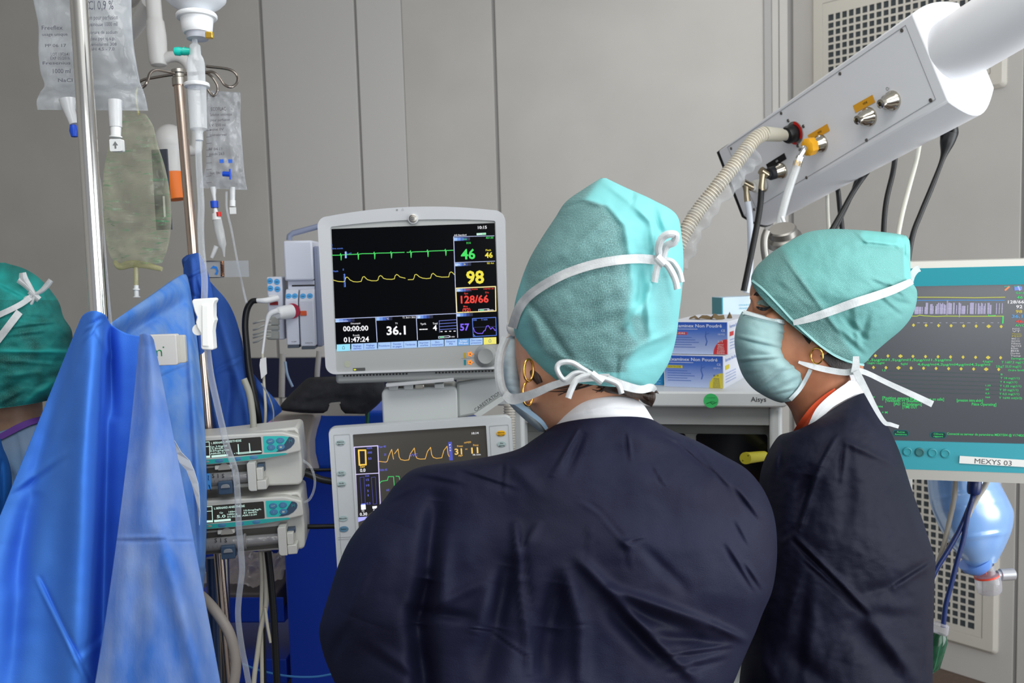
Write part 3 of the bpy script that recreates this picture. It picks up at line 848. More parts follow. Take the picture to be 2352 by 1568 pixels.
vt('Pmax', 1640, 406, 22, OR, 72); vt('cmH2O', 1732, 360, 22, OR, 86); vt('Pmoy', 1834, 394, 22, OR, 66); vt('=', 1717, 445, 22, OR, 28); vt('PEP', 1648, 524, 20, OR, 52); vt('FR /min', 1845, 510, 18, WHT, 96)
vt('P', 1516, 392, 18, WHT, 18); vt('A', 1518, 424, 18, WHT, 18); vt('W', 1520, 458, 18, WHT, 20)
for s, x, y, wd in (('ml/h', 528, 432, 64), ('300', 530, 488, 58), ('50', 532, 562, 42), ('Paw 40', 684, 415, 90), ('20', 720, 512, 26), ('0', 722, 606, 12), ('Débit 60', 698, 700, 92), ('VVC', 1072, 525, 94), ('60', 752, 948, 32), ('l/min', 500, 772, 48), ('15', 504, 822, 34), ('10', 507, 890, 38), ('5', 510, 958, 20), ('1', 512, 1012, 10), ('0.5', 516, 1112, 50)):
    vt(s, x, y, 26 if s != 'VVC' else 34, (105, 110, 225), wd, .02)
vt('Sev', 442, 660, 26, (245, 200, 80), 60); vt('0.0', 446, 712, 40, WHT, 66, .04); vt('0.30', 455, 1248, 36, WHT, 90, .04); vt('O2', 449, 1200, 22, WHT, 30, .02); vt('Air', 588, 1190, 22, WHT, 30, .02)
g.build('screen_readings', None, T, smooth=0)
# side key strips
for x0, x1, y0, y1 in ((85, 288, 258, 1560), (1995, 2235, 145, 900)):
    a0, c0 = vm.px(*Cv(x0, y0), -.004); a1, _ = vm.px(*Cv(x1, y0), -.004)
    c1 = -.272
    ro = rrect(a0, a1, c1, c0, .002); ri = rrect(a0+.0008, a1-.0008, c1+.0008, c0-.0008, .002)
    MB().ringplate(ro, ri, -.0042, -.0046, mat('groove_grey', (170, 174, 176), .5)).build('key_strip', None, T)
for (x, y, s, c_) in ((172, 355, 'Silence|alarme', (176, 196, 196)), (182, 732, 'Ecran|normal', (176, 196, 196)), (185, 862, 'Arrêt|patient', (176, 196, 196)), (205, 1284, 'Menu princ.', (176, 196, 196)), (213, 1414, 'Retour', (96, 140, 168)), (2142, 240, 'Silence|alarmes', (245, 185, 30)), (2150, 372, 'Fin|alarme', (176, 196, 196))):
    a_, c2 = vm.px(*Cv(x, y), -.004)
    k_ = 58/5.345/FPX*1.70
    g = MB().lathe([(1, 0), (.96, .0012), (.0001, .0014)], (0, 0, 0), (0, -1, 0), 28, mat('key_%d' % c_[0], c_, .4))
    g.v = [(a_+v[0]*k_, v[1]-.004, c2+v[2]*k_*.62) for v in g.v]
    for i, l in enumerate(s.split('|')):
        g.text(l, a_, c2+(.0002 if '|' not in s else .0014-i*.0042)-.001, .0026, -.0057, ink((35, 40, 40)), bold=.015, width=min(.0016*len(l)*1.1, .014))
    g.build('key', None, T, smooth=40)
g = MB()
for y in (1520, 1545):
    a0, c0 = vm.px(*Cv(140, y), -.0045); a1, c1 = vm.px(*Cv(300, y-10), -.0045); g.line([(a0, c0), (a1, c1)], .0006, -.0046, ink((150, 152, 154)))
g.build('groove', None, T, smooth=0)
# ================================================================ SYRINGE PUMPS
def film(name, rgb, base=0.22, edge=0.5, rough=0.12, nz=0.25, scale=30, stretch=(1, 1, 1)):
    if name in MATS: return MATS[name]
    m = bpy.data.materials.new(name); m.use_nodes = True
    nt = m.node_tree; N = nt.nodes; L = nt.links
    b = N['Principled BSDF']; b.inputs['Base Color'].default_value = lin(rgb)+(1,); b.inputs['Roughness'].default_value = rough
    b.inputs['Specular IOR Level'].default_value = 0.9
    tr = N.new('ShaderNodeBsdfTransparent'); tr.inputs[0].default_value = tuple(0.75+0.25*c for c in lin(rgb))+(1,)
    mx = N.new('ShaderNodeMixShader'); lw = N.new('ShaderNodeLayerWeight'); lw.inputs['Blend'].default_value = 0.35
    tc = N.new('ShaderNodeTexCoord'); mp = N.new('ShaderNodeMapping'); mp.inputs['Scale'].default_value = stretch
    n = N.new('ShaderNodeTexNoise'); n.inputs['Scale'].default_value = scale; n.inputs['Detail'].default_value = 4
    a1 = N.new('ShaderNodeMath'); a1.operation = 'MULTIPLY_ADD'; a1.inputs[1].default_value = edge; a1.inputs[2].default_value = base-nz*.5
    a2 = N.new('ShaderNodeMath'); a2.operation = 'MULTIPLY_ADD'; a2.inputs[1].default_value = nz; a2.use_clamp = True
    L.new(tc.outputs['Object'], mp.inputs[0]); L.new(mp.outputs[0], n.inputs['Vector'])
    L.new(lw.outputs['Facing'], a1.inputs[0]); L.new(n.outputs['Fac'], a2.inputs[0]); L.new(a1.outputs[0], a2.inputs[2])
    L.new(a2.outputs[0], mx.inputs[0]); L.new(tr.outputs[0], mx.inputs[1]); L.new(b.outputs[0], mx.inputs[2])
    bp = N.new('ShaderNodeBump'); bp.inputs['Strength'].default_value = 0.5; bp.inputs['Distance'].default_value = 0.004
    L.new(n.outputs['Fac'], bp.inputs['Height']); L.new(bp.outputs[0], b.inputs['Normal'])
    L.new(mx.outputs[0], N['Material Output'].inputs['Surface'])
    MATS[name] = m
    return m
TUBEM = film('tube_clear', (225, 230, 236), .14, .55, .1, .05)
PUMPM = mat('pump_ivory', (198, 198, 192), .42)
PUMPD = mat('pump_grey_dark', (150, 148, 142), .5)  # darker grey for grip, clamp blocks and the small button
TEALP = mat('pump_teal', (46, 190, 184), .4)
TEALD = mat('pump_teal_dark', (40, 165, 160), .4)
BTN = mat('pump_button_blue', (70, 125, 165), .4)
SLATE = mat('pump_slate', (56, 76, 100), .4)
def pump(label, dx, dy, clampx, D, rows, blue_label):
    def C(x, y): return 460+x/9.046+dx, 960+y/9.046+dy
    ox, oy = C(2110, 1385)
    fr = frame_at(P(ox, oy, D), yaw=8, pitch=-2, roll=-1.2)
    T = thing('syringe_pump', label, 'syringe pump', fr)
    def q(x, y, ly=0.0): return fr.px(*C(x, y), ly)
    XL = -.31
    def slab(pts, y0, y1, m, name, par=T, bevel=.002, left=True):
        poly = [q(x, y, y0) for x, y in pts]
        if left:
            poly = [(XL, poly[0][1])] + poly + [(XL, poly[-1][1])]
        g = MB().prism(poly[::-1], y0, y1, m)
        return g.build(name, None, par, bevel=bevel, seg=3)
    slab([(80, 400), (1950, 190), (2010, 205), (2035, 260), (2060, 500), (2110, 880), (2115, 1300), (2095, 1350), (2040, 1385), (1380, 1412), (100, 1500)], .012, .13, PUMPM, 'housing', bevel=.004)
    slab([(80, 480), (80, 480)], .05, .06, PUMPD, 'rear_bracket', bevel=0) if 0 else None
    fas = slab([(80, 378), (1650, 288), (1720, 292), (2050, 372), (2062, 450), (2090, 690), (1380, 850), (760, 925), (100, 975)], -.012, .014, PUMPM, 'fascia', bevel=.003)
    # handle dimple at the right shoulder
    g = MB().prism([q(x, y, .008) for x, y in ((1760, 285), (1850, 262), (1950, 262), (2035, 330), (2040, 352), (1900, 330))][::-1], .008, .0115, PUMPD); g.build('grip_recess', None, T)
    Y = -.0125
    scr = MB()
    a, c = q(1262, 385, Y); a2, c2 = q(1285, 742, Y); xl = XL+.05
    scr.plate(rrect(xl, a, c2, c, .002), Y, mat('pump_display', (40, 38, 34), .2, emit=(60, 58, 52), es=.3))
    scr = scr.build('display', None, T, smooth=0)
    g = MB(); YY = -.0129
    def line(pts, wd): scr_line(g, fr, [C(*p) for p in pts], wd/9.046, (200, 235, 225), 1.0, ly=YY)
    def txt(s, x, y, h, wd, bold=.012):
        a_, b_ = C(x, y); scr_text(g, fr, s, a_, b_, h/9.046, (205, 240, 230), 1.0, bold, wd/9.046, align='L', ly=YY)
    line([(-200, 520), (185, 492), (200, 775)], 14); line([(-200, 612), (190, 588)], 12)
    scr_quad(g, fr, [C(-120, 795), C(205, 778), C(208, 820), C(-118, 838)], (205, 240, 230), 1.0, ly=YY)
    scr_quad(g, fr, [C(230, 775), C(575, 745), C(578, 790), C(235, 820)], (205, 240, 230), 1.0, ly=YY)
    txt('MENU', 330, 805, 24, 150)
    for s, x, y, h, wd in rows: txt(s, x, y, h, wd)
    if blue_label:
        line([(785, 545), (800, 740)], 20); line([(1018, 525), (1035, 710)], 20); line([(790, 745), (1270, 695), (1240, 680), (800, 720), (790, 745)], 14)
    g.build('display_text', None, scr, smooth=0)
    # teal keypad: rounded wedge
    g = MB()
    def pl(pts, m, y): g.plate([q(x, yy, y) for x, yy in pts][::-1], y, m)
    pl([(1300, 385), (1315, 375), (1700, 370), (1845, 385), (1900, 395), (1950, 420), (1965, 470), (1950, 530), (1880, 610), (1780, 670), (1650, 700), (1335, 718), (1322, 705)], TEALP, Y)
    pl([(1845, 387), (1900, 393), (1950, 420), (1965, 470), (1950, 530), (1880, 610), (1780, 670), (1650, 697), (1575, 696), (1700, 610)], SLATE, Y-.0004)
    kp = g.build('keypad', None, T, smooth=0)
    for i, (x, y) in enumerate(((1458, 480), (1662, 462), (1472, 608), (1674, 600))):
        a_, c_ = q(x, y, Y); r = .0070
        g = MB().lathe([(r, 0), (r*.9, .0010), (.0001, .0012)], (a_, Y-.0004, c_), (0, -1, 0), 24, BTN)
        g.v = [(v[0], v[1], c_+(v[2]-c_)*.72) for v in g.v]
        if i == 2: g.text('?', a_, c_-.0018, .0036, Y-.0018, ink((150, 190, 210)))
        elif i == 0: g.line([(a_-.003, c_), (a_+.001, c_), (a_+.003, c_+.001)], .0012, Y-.0018, ink((150, 190, 180)))
        elif i == 1: g.line([(a_+.0018*math.cos(t), c_+.0018*math.sin(t)) for t in np.linspace(0, 6.28, 12)], .0005, Y-.0018, ink((120, 165, 195)))
        else: g.plate(rrect(a_-.002, a_+.002, c_-.0014, c_+.0014, .0004), Y-.0018, ink((190, 195, 170)))
        g.build('button', None, kp, smooth=40)
    g = MB().text('M', *q(1878, 505, Y), .0058, Y-.0010, ink((60, 130, 140)), bold=.01); g.build('keypad_mark', None, kp, smooth=0)
    g = MB()
    p_ = [q(x, y, Y) for x, y in ((100, 862), (640, 820), (1250, 755), (1760, 722), (1795, 728), (1800, 745), (1780, 762), (1200, 850), (640, 912), (110, 955))]
    p_ = [(XL+.02, p_[0][1])]+p_+[(XL+.02, p_[-1][1])]
    g.plate(p_[::-1], Y-.0002, TEALD)
    st = g.build('key_strip', None, T, smooth=0)
    for i, (x, y) in enumerate(((395, 885), (768, 848), (1110, 815), (140, 905))):
        a_, c_ = q(x, y, Y)
        g = MB().lathe([(.0072 if i < 3 else .004, 0), (.0001, .0008)], (a_, Y-.0003, c_), (0, -1, 0), 20, BTN if i < 3 else PUMPD); g.v = [(v[0], v[1], c_+(v[2]-c_)*.5) for v in g.v]
        g.build('button', None, st, smooth=40)
    # syringe driver bay
    g = MB(); a, c = q(700, 985, .008); b_, d = q(clampx+30, 1400, .008)
    g.box(XL+.02, b_, .0100, .0116, d+.004, c, mat('pump_bay_dark', (92, 90, 84), .6)); g.build('bay', None, T)
    g = MB(); z0 = q(300, 985, -.006)[1]; z1 = q(300, 1075, -.006)[1]
    a, _ = q(660, 1000, -.006); a3, _ = q(300, 1000, -.006)
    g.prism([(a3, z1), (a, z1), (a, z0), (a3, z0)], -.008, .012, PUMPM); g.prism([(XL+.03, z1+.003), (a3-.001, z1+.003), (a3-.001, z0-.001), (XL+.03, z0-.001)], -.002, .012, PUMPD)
    cx_, cz_ = q(500, 1075, -.009)
    g.plate([(cx_+.0105*math.cos(t), cz_+.0115*math.sin(t)) for t in np.linspace(0, np.pi, 16)], -.0086, PUMPD)
    g.build('barrel_clamp', None, T, bevel=.001)
    # syringe
    zc = (q(500, 1120, -.012)[1]+q(500, 1390, -.012)[1])/2; r = abs(q(500, 1120, -.012)[1]-q(500, 1390, -.012)[1])/2
    xe = q(clampx, 1200, -.012)[0]
    g = MB().use(film('syringe_plastic', (150, 150, 150), .62, .25, .2, .08, 60))
    xm = q(700 if blue_label else 860, 1200, -.012)[0]
    g.lathe([(.002, 0), (.002, .018), (r*.6, .022), (r, .026), (r, xm-(XL+.02)), (r*1.0, xm-(XL+.02)+.0001)], (XL+.02, -.012, zc), (1, 0, 0), 28)
    g.lathe([(r*1.25, 0), (r*1.25, .003), (r*.85, .004), (r*.8, (xe-xm)*.9), (r*.35 if blue_label else r*.8, xe-xm)], (xm, -.012, zc), (1, 0, 0), 28)
    sy = g.build('syringe', None, T, smooth=50)
    g = MB(); IK = ink((48, 48, 50))
    for x, s in ((268, 'S'), (370, 'I'), (475, 'S')):
        a_, c_ = q(x, 1200, -.012-r); g.text(s, a_, c_-.003, .0068, -.0125-r, IK, bold=.02)
    for i in range(7):
        a_, _ = q(100+i*90, 1100, -.012-r); g.line([(a_, zc+r*.05), (a_, zc-r*.3)], .0004, -.0125-r, IK)
    g.build('scale_print', None, sy, smooth=0)
    if blue_label:
        a_, c_ = q(120, 1150, -.012-r); a2_, c2_ = q(235, 1470, -.012-r)
        g = MB().box(a_, a2_, -.0132-r, -.0126-r, c2_, c_, mat('label_blue', (70, 150, 225), .5)); g.line([(a_+.003, c_-.004), (a2_-.003, c_-.004), (a_+.003, c_-.010), (a2_-.003, c_-.012)], .001, -.0134-r, ink((20, 50, 110))); g.line([(a_+.003, c_-.02), (a_+.006, c_-.03), (a2_-.003, c_-.02)], .001, -.0134-r, ink((20, 50, 110)))
        g.build('syringe_label', None, sy, smooth=0)
    # plunger drive block
    g = MB(); a_, c_ = q(clampx-50, 935, -.03); b_, d_ = q(clampx+165, 1512, -.03)
    g.prism(rrect(a_, b_, d_, c_, [.001, .001, .003, .006]), -.030, .012, PUMPM)
    db = g.build('drive_head', None, T, bevel=.0015)
    g = MB(); e_, f_ = q(clampx+280, 1035, -.024); h_, i_ = q(clampx+360, 1280, -.024)
    g.box(b_+.0003, e_, -.024, .010, i_, f_, PUMPM); g.box(b_+.0003, h_, -.026, .008, q(clampx+300, 1480, -.024)[1], i_, PUMPM)
    g.build('drive_lever', None, T, bevel=.0015)
    g = MB(); f2, _ = q(clampx+330, 1000, .0); t_, u_ = q(clampx+300, 930, -.0)
    g.box(b_+.0003, f2, -.010, .0115, f_, u_, SLATE); g.box(e_+.0003, f2, -.004, .0115, q(0, 1200, 0)[1], f_, SLATE); g.build('drive_guard', None, T, bevel=.001)
    # dark clip
    a_, c_ = q(360, 1330, -.034); b2, d2 = q(672, 1550, -.034)
    g = MB().prism(rrect(a_, b2, d2-.002, c_, .002), -.034, -.012, SLATE); cl = g.build('clip', None, T, bevel=.0012)
    m_, n_ = q(520, 1415, -.0345); g = MB().prism([(m_-.008, n_-.003), (m_+.008, n_-.003), (m_+.0065, n_+.002), (m_+.003, n_+.0035), (m_-.003, n_+.0035), (m_-.0065, n_+.002)], -.0365, -.034, mat('clip_grey', (130, 134, 138), .4)); g.build('clip_tab', None, cl, bevel=.0006)
    a_, c_ = q(1200, 1420, 0); 
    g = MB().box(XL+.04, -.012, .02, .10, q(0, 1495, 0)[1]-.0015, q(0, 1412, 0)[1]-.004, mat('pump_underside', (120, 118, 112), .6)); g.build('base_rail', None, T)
    return T, fr
pump('upper grey syringe pump with teal keypad and a blue label on its syringe', 0, 0, 1010, 1.66,
     [('L BERNARD', 230, 540, 44, 265), ('ANESTHESIE', 520, 510, 44, 325), ('Ce: 2.0ng/ml', 205, 612, 34, 340), ('15.9ml/h', 215, 655, 34, 255), ('0.07ug/kg/min', 210, 700, 34, 380), ('A00:00:12', 215, 755, 34, 290), ('x 20', 700, 745, 30, 90)], True)
pump('lower grey syringe pump with teal keypad reading 5.0', 6.2, 148.2, 1640-50, 1.66,
     [('L BERNARD', 235, 555, 44, 275), ('ANESTHESIE', 530, 530, 44, 330), ('Cp', 345, 640, 32, 70), ('5.0', 290, 735, 60, 175), ('160ml', 535, 622, 34, 150), ('1600mg', 505, 675, 34, 200), ('01:52:30', 505, 728, 34, 270), ('10.0mg/kg/h', 850, 595, 34, 350), ('81.6ml/h', 845, 645, 34, 270), ('A00:12:39', 815, 700, 34, 295)], False)

# ================================================================ IV POLES
def wire(px_pts, D, r, mb, m=None, smooth=6):
    mb.tube([P(x, y, d) for (x, y), d in zip(px_pts, D if hasattr(D, '__len__') else [D]*len(px_pts))], r, 8, m, smooth=smooth)
def straight(p_top, p_bot, D, ztop, zbot=0.03):
    a = P(*p_top, D); b = P(*p_bot, D)
    # upright pole through the picture points
    x = (a.x+b.x)/2; y = (a.y+b.y)/2
    d = (a-b)
    return a, b
def pole(px_pts, D, r, m, name, parent, z0=0.04, z1=None):
    a = P(px_pts[0][0], px_pts[0][1], D); b = P(px_pts[1][0], px_pts[1][1], D)
    dirv = (a-b).normalized()
    lo = b - dirv*((b.z-z0)/dirv.z)
    hi = a if z1 is None else a + dirv*((z1-a.z)/dirv.z)
    g = MB().tube([lo, hi], r, 28, m); g.build(name, None, parent, world=True, smooth=60)
    return lo, hi
def star_base(T, c, R=.28, n=5):
    g = MB().lathe([(.035, 0), (.04, .02), (.03, .06), (.018, .075), (.0001, .076)], (c.x, c.y, .07), (0, 0, 1), 24, STEEL); g.build('hub', None, T, world=True)
    for k in range(n):
        a = 2*math.pi*k/n+.3
        e = Vector((c.x+R*math.cos(a), c.y+R*math.sin(a), .075))
        MB().tube([Vector((c.x, c.y, .11)), e], [.014, .010], 12, STEEL).build('leg', None, T, world=True)
        MB().lathe([(.004, 0), (.025, .001), (.025, .019), (.004, .02)], (e.x-.01, e.y, .0255), (1, 0, 0), 20, BLACK).build('castor', None, T, world=True)
T = thing('infusion_stand', 'thick chrome infusion stand rising through the near blue drape at the left', 'infusion stand', loc=(P(210, 700, 1.30).x, P(210, 700, 1.30).y, 0))
lo, hi = pole([(188, 100), (226, 700)], 1.30, .0125, CHROME, 'pole', T, z0=.1, z1=2.15)
star_base(T, lo)
g = MB().tube([hi+Vector((-.12, 0, .03)), hi+Vector((-.11, 0, .0)), hi+Vector((-.05, 0, -.01)), hi, hi+Vector((.05, 0, -.01)), hi+Vector((.11, 0, 0)), hi+Vector((.12, 0, .03))], .004, 10, STEEL, smooth=5)
g.build('hook', None, T, world=True)
T = thing('infusion_stand', 'thinner steel infusion stand with four wire hooks behind the tied blue drape', 'infusion stand', loc=(P(440, 600, 1.80).x, P(440, 600, 1.80).y, 0))
D2 = 1.80
lo, hi = pole([(410, 185), (478, 980)], D2, .0098, mat('steel_warm', (188, 170, 158), .2, metal=1.0), 'pole', T, z0=.1)
star_base(T, lo, R=.3)
g = MB().lathe([(.0135, -.016), (.0135, -.002), (.0115, 0), (.0115, .006), (.0135, .008), (.0135, .014), (.0001, .0145)], P(411, 178, D2), (hi-lo).normalized(), 24, STEEL); g.build('collar', None, T, world=True)
WIRE = mat('hook_wire', (150, 142, 136), .25, metal=1.0)
def hook(pts, dd, name='hook'):
    g = MB(); wire(pts, dd, .0027, g, WIRE); g.build(name, None, T, world=True, smooth=60)
hook([(411, 170), (385, 173), (355, 178), (330, 183), (315, 192), (300, 193), (296, 182), (300, 168)], [D2, D2, 1.81, 1.82, 1.84, 1.85, 1.86, 1.86])
hook([(411, 170), (390, 166), (360, 161), (345, 168), (338, 188), (330, 199), (322, 200), (318, 192)], [D2, 1.78, 1.74, 1.72, 1.70, 1.70, 1.70, 1.71])
hook([(413, 170), (440, 168), (470, 166), (490, 166), (505, 180), (515, 194), (530, 200), (543, 192), (546, 178), (537, 165), (520, 158), (480, 153), (474, 152)], [D2, D2, 1.79, 1.78, 1.78, 1.78, 1.78, 1.79, 1.80, 1.80, 1.80, 1.80, 1.80])
hook([(413, 172), (440, 171), (470, 167), (485, 175), (495, 188), (500, 200), (499, 212), (492, 220), (484, 215), (478, 206)], [D2, 1.84, 1.87, 1.86, 1.86, 1.86, 1.86, 1.86, 1.86, 1.86])

# ================================================================ INFUSION BAGS
def bag(name, label, rings, m, thick_e=2.2, seed=1.0, amp=.004, sc=.02, group=None, k=6, n=72, flute=0):
    X, Y, D = sil_rings(rings, n=n, k=k, e=thick_e)
    D = D + fnoise(X, Y, sc, amp, seed) + fnoise(X, Y, sc*3, amp*.3, seed+5)
    V = Pn(X, Y, D)
    c = V.reshape(-1, 3).mean(0)
    T = thing(name, label, 'infusion bag', loc=tuple(c.tolist()), group=group)
    rows, cols = X.shape
    caps = [tuple(range(cols)), tuple(range((rows-1)*cols, rows*cols))[::-1]]
    npmesh('pouch', V, grid_faces(rows, cols), m, T, caps=caps)
    return T
F1 = film('bag_film_clear', (214, 220, 226), .22, .55, .1, .5, 26, (1, 1, .35))
T = bag('infusion_bag', 'large clear infusion bag hanging behind the thick chrome pole', [(70, -75, 300, -75, 1.36, .004), (68, -50, 302, -50, 1.36, .014), (76, 0, 302, 0, 1.36, .026), (88, 60, 304, 60, 1.36, .030), (88, 120, 308, 110, 1.36, .030), (93, 165, 316, 160, 1.36, .026), (102, 195, 322, 190, 1.36, .016), (92, 212, 328, 205, 1.36, .006), (84, 232, 335, 228, 1.36, .003), (86, 252, 340, 254, 1.36, .0015)], F1, amp=.006)
FT = film('bag_print_dark', (70, 72, 84), .85, .1, .4, .1)
g = MB()
IKG = ink((92, 94, 104))
bf = frame_at(P(200, 120, 1.315), yaw=-4, roll=2)
for (s, x, y, h, wd) in (('NaCl 0,9 %', 222, 22, 20, 80), ('Solution pour perfusion', 226, 45, 10, 92), ('intraveineuse 1000 ml', 228, 60, 9, 85), ('Chlorure de sodium', 232, 78, 8, 78), ('Eau ppi q.s.p.', 236, 92, 8, 60), ('Freeflex', 120, 68, 9, 50), ('usage unique', 126, 82, 7, 60), ('PP 06 17', 128, 108, 7, 50), ('LOT 13F2641', 138, 128, 7, 44), ('EXP 05/2016', 138, 137, 7, 46), ('Fresenius', 130, 148, 7, 66), ('1000 ml', 142, 168, 10, 42), ('NaCl', 150, 188, 8, 34), ('osmolarité 308', 236, 105, 7, 66), ('pH 4,5 - 7,0', 236, 116, 7, 56)):
    a, c = bf.px(x, y); D_ = (bf.w(a, 0, c)-CAM).dot(FW)
    g.text(s, a, c, h/FPX*D_, 0, IKG, bold=.005, width=wd/FPX*D_)
g.v = [tuple(bf.w(*v)) for v in g.v]
g.build('lettering', None, T, world=True, smooth=0)
PORT = film('port_plastic', (226, 228, 230), .75, .3, .3, .05)
WPL = mat('plastic_port_white', (228, 230, 230), .4)
BLUEC = mat('plastic_blue', (22, 76, 200), .4)
g = MB().tube([P(155, 228, 1.355), P(160, 255, 1.355), P(170, 285, 1.355)], [.012, .008, .006], 16, PORT); g.build('port', None, T, world=True)
g = MB().tube([P(168, 288, 1.355), P(170, 300, 1.355), P(171, 314, 1.355)], [.0045, .0065, .0045], 16, BLUEC); g.build('port_cap', None, T, world=True)
g = MB().tube([P(264, 230, 1.355), P(265, 262, 1.355), P(266, 292, 1.355)], [.010, .0092, .0085], 20, PORT)
g.tube([P(266, 292, 1.355), P(266, 312, 1.355)], [.0075, .0070], 20, WPL); g.tube([P(266, 313, 1.355), P(266, 316, 1.355)], [.0088, .0088], 20, WPL); g.build('port', None, T, world=True)
af = frame_at(P(265, 333, 1.345), yaw=0, roll=0)
w_, h_ = .0085, .0088
g = MB().prism(rrect(-w_, w_, -h_, h_, .002), 0, .012, WPL)
g.plate([(-.004, -.0005), (0, .0055), (.004, -.0005)][::-1], -.0003, ink((120, 122, 124))); g.box(-.0013, .0013, -.0004, -.0001, -.005, -.0004, ink((120, 122, 124)))
g.v = [tuple(af.w(*v)) for v in g.v]
g.build('twist_off_tab', None, T, world=True, bevel=.001)

# green and yellow printed bag
F2 = film('bag_film_yellow', (205, 202, 150), .34, .5, .08, .45, 40, (1, 1, .6))
def green_print(name):
    m = film(name, (224, 224, 200), .04, .55, .04, .24, 30, (1, 1, .7)).copy(); m.name = name
    N = m.node_tree.nodes; L = m.node_tree.links
    tc = [n for n in N if n.type == 'TEX_COORD'][0]; b = N['Principled BSDF']
    mp = N.new('ShaderNodeMapping'); mp.inputs['Scale'].default_value = (22, 22, 200)
    n = N.new('ShaderNodeTexNoise'); n.inputs['Scale'].default_value = 1.0; n.inputs['Detail'].default_value = 3; n.inputs['Distortion'].default_value = 1.2
    r = N.new('ShaderNodeValToRGB'); r.color_ramp.elements[0].position = .57; r.color_ramp.elements[1].position = .66
    r.color_ramp.elements[0].color = lin((214, 214, 190))+(1,); r.color_ramp.elements[1].color = lin((60, 170, 110))+(1,)
    mp2 = N.new('ShaderNodeMapping'); mp2.inputs['Scale'].default_value = (9, 9, 9)
    n2 = N.new('ShaderNodeTexNoise'); n2.inputs['Scale'].default_value = 2.0
    L.new(tc.outputs['Object'], mp.inputs[0]); L.new(mp.outputs[0], n.inputs['Vector']); L.new(n.outputs['Fac'], r.inputs[0]); L.new(r.outputs[0], b.inputs['Base Color'])
    mxf = [x for x in N if x.type == 'MIX_SHADER'][0]
    old = mxf.inputs[0].links[0].from_socket
    ad = N.new('ShaderNodeMath'); ad.operation = 'MULTIPLY_ADD'; ad.inputs[1].default_value = .22; ad.use_clamp = True
    rr = N.new('ShaderNodeValToRGB'); rr.color_ramp.elements[0].position = .57; rr.color_ramp.elements[1].position = .66
    L.new(n.outputs['Fac'], rr.inputs[0]); L.new(rr.outputs[0], ad.inputs[0]); L.new(old, ad.inputs[2]); L.new(ad.outputs[0], mxf.inputs[0])
    return m
T = bag('irrigation_bag', 'yellowish clear bag with green print hanging between the two stands', [(283, 252, 335, 262, 1.62, .003), (278, 285, 352, 290, 1.62, .010), (252, 330, 362, 330, 1.62, .020), (240, 380, 378, 380, 1.62, .030), (235, 440, 390, 440, 1.62, .036), (236, 500, 394, 500, 1.62, .038), (243, 550, 390, 545, 1.62, .034), (252, 585, 384, 575, 1.62, .022), (262, 600, 378, 590, 1.62, .010), (268, 612, 372, 604, 1.62, .003)], green_print('bag_film_green_print'), amp=.014, seed=4, sc=.014)
g = MB().tube([P(262, 600, 1.62), P(275, 612, 1.62), P(300, 606, 1.62), P(330, 608, 1.62), P(372, 618, 1.62)], [.003, .006, .007, .006, .004], 12, F2, smooth=4); g.build('seam_tail', None, T, world=True)
g = MB().tube([P(312, 600, 1.62), P(313, 640, 1.62), P(313, 655, 1.62)], [.004, .0035, .0035], 12, F2); g.build('port', None, T, world=True)
g = MB().tube([P(313, 655, 1.62), P(313, 662, 1.62), P(313, 663, 1.62), P(313, 666, 1.62), P(313, 667, 1.62), P(314, 680, 1.62), P(314, 681, 1.62), P(314, 683, 1.62)], [.004, .004, .006, .006, .004, .004, .0062, .0062], 16, WPL); g.build('port_cap', None, T, world=True)
# dark plate seen through the bag
fr_ = frame_at(P(372, 440, 1.68), yaw=-12)
g = MB().box(-.016, .014, 0, .004, -.068, .075, mat('dark_panel_card', (62, 66, 76), .5)); g.plate(rrect(.001, .005, -.045, -.008, .001), -.0003, ink((225, 226, 230)))
g.v = [tuple(fr_.w(*v)) for v in g.v]; g.build('dark_label', None, T, world=True)
g = MB().tube([P(318, 262, 1.62), P(312, 220, 1.68), P(318, 196, 1.71)], .002, 8, F2, smooth=4); g.build('hanger_loop', None, T, world=True)

# small clear bag on the far stand
F3 = film('bag_film_small', (208, 212, 218), .26, .6, .08, .6, 46, (1, 1, .5))
T = bag('infusion_bag', 'small clear crinkled infusion bag hanging from the wire hooks', [(480, 208, 552, 212, 1.86, .001), (474, 235, 553, 235, 1.86, .006), (472, 270, 552, 270, 1.86, .016), (474, 330, 556, 330, 1.86, .022), (472, 380, 560, 380, 1.86, .018), (462, 415, 563, 412, 1.86, .008), (458, 432, 568, 436, 1.86, .001)], F3, amp=.007, sc=.04, seed=9)
bf = frame_at(P(515, 320, 1.825), yaw=0, roll=0); g = MB(); IKG2 = ink((70, 66, 78))
for (s, x, y, h, wd, ag) in (('ECOFLAC', 502, 254, 8, 34, 0), ('Solution isotonique', 508, 266, 7, 50, 0), ('pour perfusion', 506, 278, 6, 44, 0), ('I.V. 250 ml', 500, 290, 6, 36, 0), ('voie IV', 498, 300, 6, 32, 0), ('conserver', 502, 312, 6, 40, 0), ('PF 04-11', 495, 345, 6, 30, 0), ('poids 263', 498, 356, 6, 34, 0), ('lot 041', 496, 400, 6, 24, 0)):
    a, c = bf.px(x, y); D_ = (bf.w(a, 0, c)-CAM).dot(FW); g.text(s, a, c, h/FPX*D_, 0, IKG2, bold=.0, width=wd/FPX*D_)
for i in range(9):
    a, c = bf.px(474, 300+i*15); g.line([(a, c), (a+.010, c+.001)], .0008, 0, IKG2)
g.v = [tuple(bf.w(*v)) for v in g.v]; g.build('lettering', None, T, world=True, smooth=0)
g = MB()
